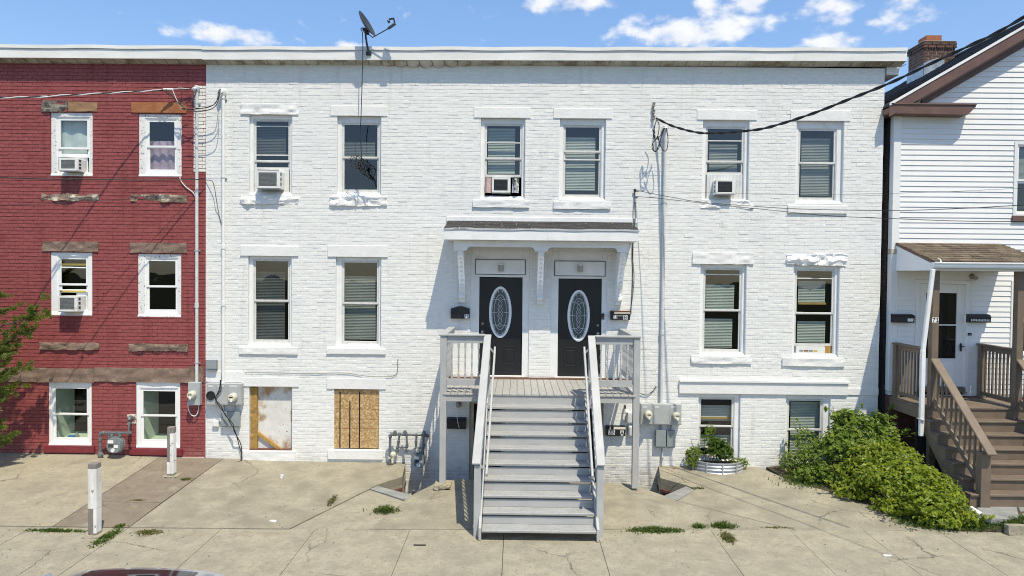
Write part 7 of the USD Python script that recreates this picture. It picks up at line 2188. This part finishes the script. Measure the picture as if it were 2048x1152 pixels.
mb = MB()
q = []
for y, k in ((-0.80, 0), (-0.60, 1), (0.60, 1), (0.80, 0)):
    q.append(y)
Vg = []
for (x, z) in gh:
    yy = 0.78 if z < 1.2 else 0.60
    zz = ZS + (z if z < 1.2 else top_z(x) - 0.055)
    Vg += [[CXX + x, CYY - yy, zz], [CXX + x, CYY + yy, zz]]
mb.add(Vg, [[0, 1, 3, 2], [4, 5, 7, 6], [0, 2, 4, 6], [1, 7, 5, 3]])
obj('greenhouse', mb, 'car_dark_glass', car)
mb = None
for (x0_, z0_, x1_, z1_) in ((-1.75, 0.93, -0.98, 1.33), (1.6, 0.96, 0.98, 1.33), (0.05, 0.97, 0.02, 1.38)):
    for s in (-1, 1):
        obj('pillar', MB().beam([CXX + x0_, CYY + s * 0.785, ZS + z0_], [CXX + x1_, CYY + s * 0.605, ZS + z1_], 0.05, 0.07, c=0.01), 'car_silver', car)
for x in (-1.38, 1.35):
    for s in (-1, 1):
        w_ = obj('wheel', MB().lathe([(0.20, -0.1), (0.31, -0.1), (0.325, -0.06), (0.325, 0.06), (0.31, 0.1), (0.20, 0.1)], [CXX + x, CYY + s * 0.80, ZS + 0.325], (0, 1, 0), 28), 'tyre', car, smooth=40)
        obj('rim', MB().lathe([(0.0, 0.085), (0.06, 0.09), (0.19, 0.07), (0.205, 0.102)], [CXX + x, CYY + s * 0.80, ZS + 0.325], (0, s, 0), 24, ends=False), 'chrome', w_, smooth=40)
for s in (-0.62, 0.62):
    obj('headlight', MB().box(CXX - 2.24, CXX - 2.1, CYY + s - 0.16, CYY + s + 0.16, ZS + 0.64, ZS + 0.78, 0.03), 'sticker_white', car)
    obj('tail_light', MB().box(CXX + 2.1, CXX + 2.235, CYY + s - 0.15, CYY + s + 0.15, ZS + 0.68, ZS + 0.86, 0.03), 'red_bit', car)

# ------------------------------------------------------------------ litter
def bit(name, label, cat, px, py, mesh_fn, m_):
    x, y = G(px, py, float(gz(G(px, py)[1])))
    obj(name, mesh_fn(x, y, float(gz(y)) + 0.006), m_, None, label=label, cat=cat)


bit('paper_cup', 'crushed white paper cup on the driveway slab below the boarded windows', 'cup', 563, 958, lambda x, y, z: MB().lathe([(0.026, 0), (0.036, 0.075), (0.034, 0.075), (0.024, 0.006)], [x, y, z + 0.0], (0.15, 0.1, 1), 14), 'sticker_white')
bit('paper_scrap', 'flat white scrap of paper on the driveway slab', 'litter', 546, 1044, lambda x, y, z: rough_block(x - 0.05, x + 0.05, y - 0.03, y + 0.03, z, z + 0.012, 0.02, 7, nx=6, nz=3), 'sticker_white')
bit('black_strip', 'short black strip lying on the pavement left of the stairs', 'litter', 840, 1092, lambda x, y, z: MB().box(x - 0.095, x + 0.09, y - 0.012, y + 0.012, z, z + 0.012, 0.003), 'black_rubber')
bit('red_scrap', 'small red scrap at the foot of the left porch post', 'litter', 885, 985, lambda x, y, z: rough_block(x - 0.03, x + 0.03, y - 0.02, y + 0.02, z + 0.06, z + 0.085, 0.02, 9, nx=5, nz=3), 'red_bit')
bit('paper_scrap', 'pale scrap on the pavement right of the open crack', 'litter', 1775, 1113, lambda x, y, z: rough_block(x - 0.06, x + 0.06, y - 0.02, y + 0.02, z, z + 0.01, 0.015, 11, nx=6, nz=3), 'sticker_white')
rng = np.random.default_rng(71)
mb = MB()
for k in range(150):
    x, y = rng.uniform(-8, 7), rng.uniform(-6.3, -0.3)
    s = rng.uniform(0.006, 0.016)
    if _pit.buffer(0.1).contains(Polygon([(x, y), (x + .01, y), (x, y + .01)])): continue
    mb.box(x, x + s * 1.5, y, y + s, float(gz(y)) - 0.005 + 0.005, float(gz(y)) + 0.012 + s * 0.4)
obj('debris', mb, 'slate', None, label='small crumbs of stone scattered over the paving', cat='debris', kind='stuff')
mb = MB()
for k in range(60):
    a = rng.random(); p = np.array([-2.2, -1.1]) + rng.normal(0, 1, 2) * [0.18, 0.22]
    s = rng.uniform(0.03, 0.09)
    mb.beam([p[0], p[1], -0.62 + 0.25 * rng.random()], [p[0] + rng.normal(0, s), p[1] + rng.normal(0, s), -0.55 + 0.2 * rng.random()], s * 0.6, 0.01)
obj('rubble', mb, 'plaster', None, label='leaves and pale rubble filling the left light well', cat='rubble', kind='stuff')
for px, mm, sh in ((143, 'blue_bit', 'b'), (149, 'blind_grey', 'c')):
    x, z = W(px, 876, 0.18)
    if sh == 'b':
        obj('small_box', MB().box(x - 0.075, x + 0.05, 0.16, 0.24, z - 0.05, z + 0.06, 0.006), mm, None, label='small blue box standing behind the left basement pane of the red house', cat='box')
    else:
        obj('bottle', MB().lathe([(0.045, -0.05), (0.048, 0.03), (0.035, 0.075), (0.015, 0.10), (0.015, 0.13)], [x + 0.04, 0.2, z], (0, 0, 1), 14), mm, None, smooth=40, label='grey bottle behind the left basement pane of the red house', cat='bottle')
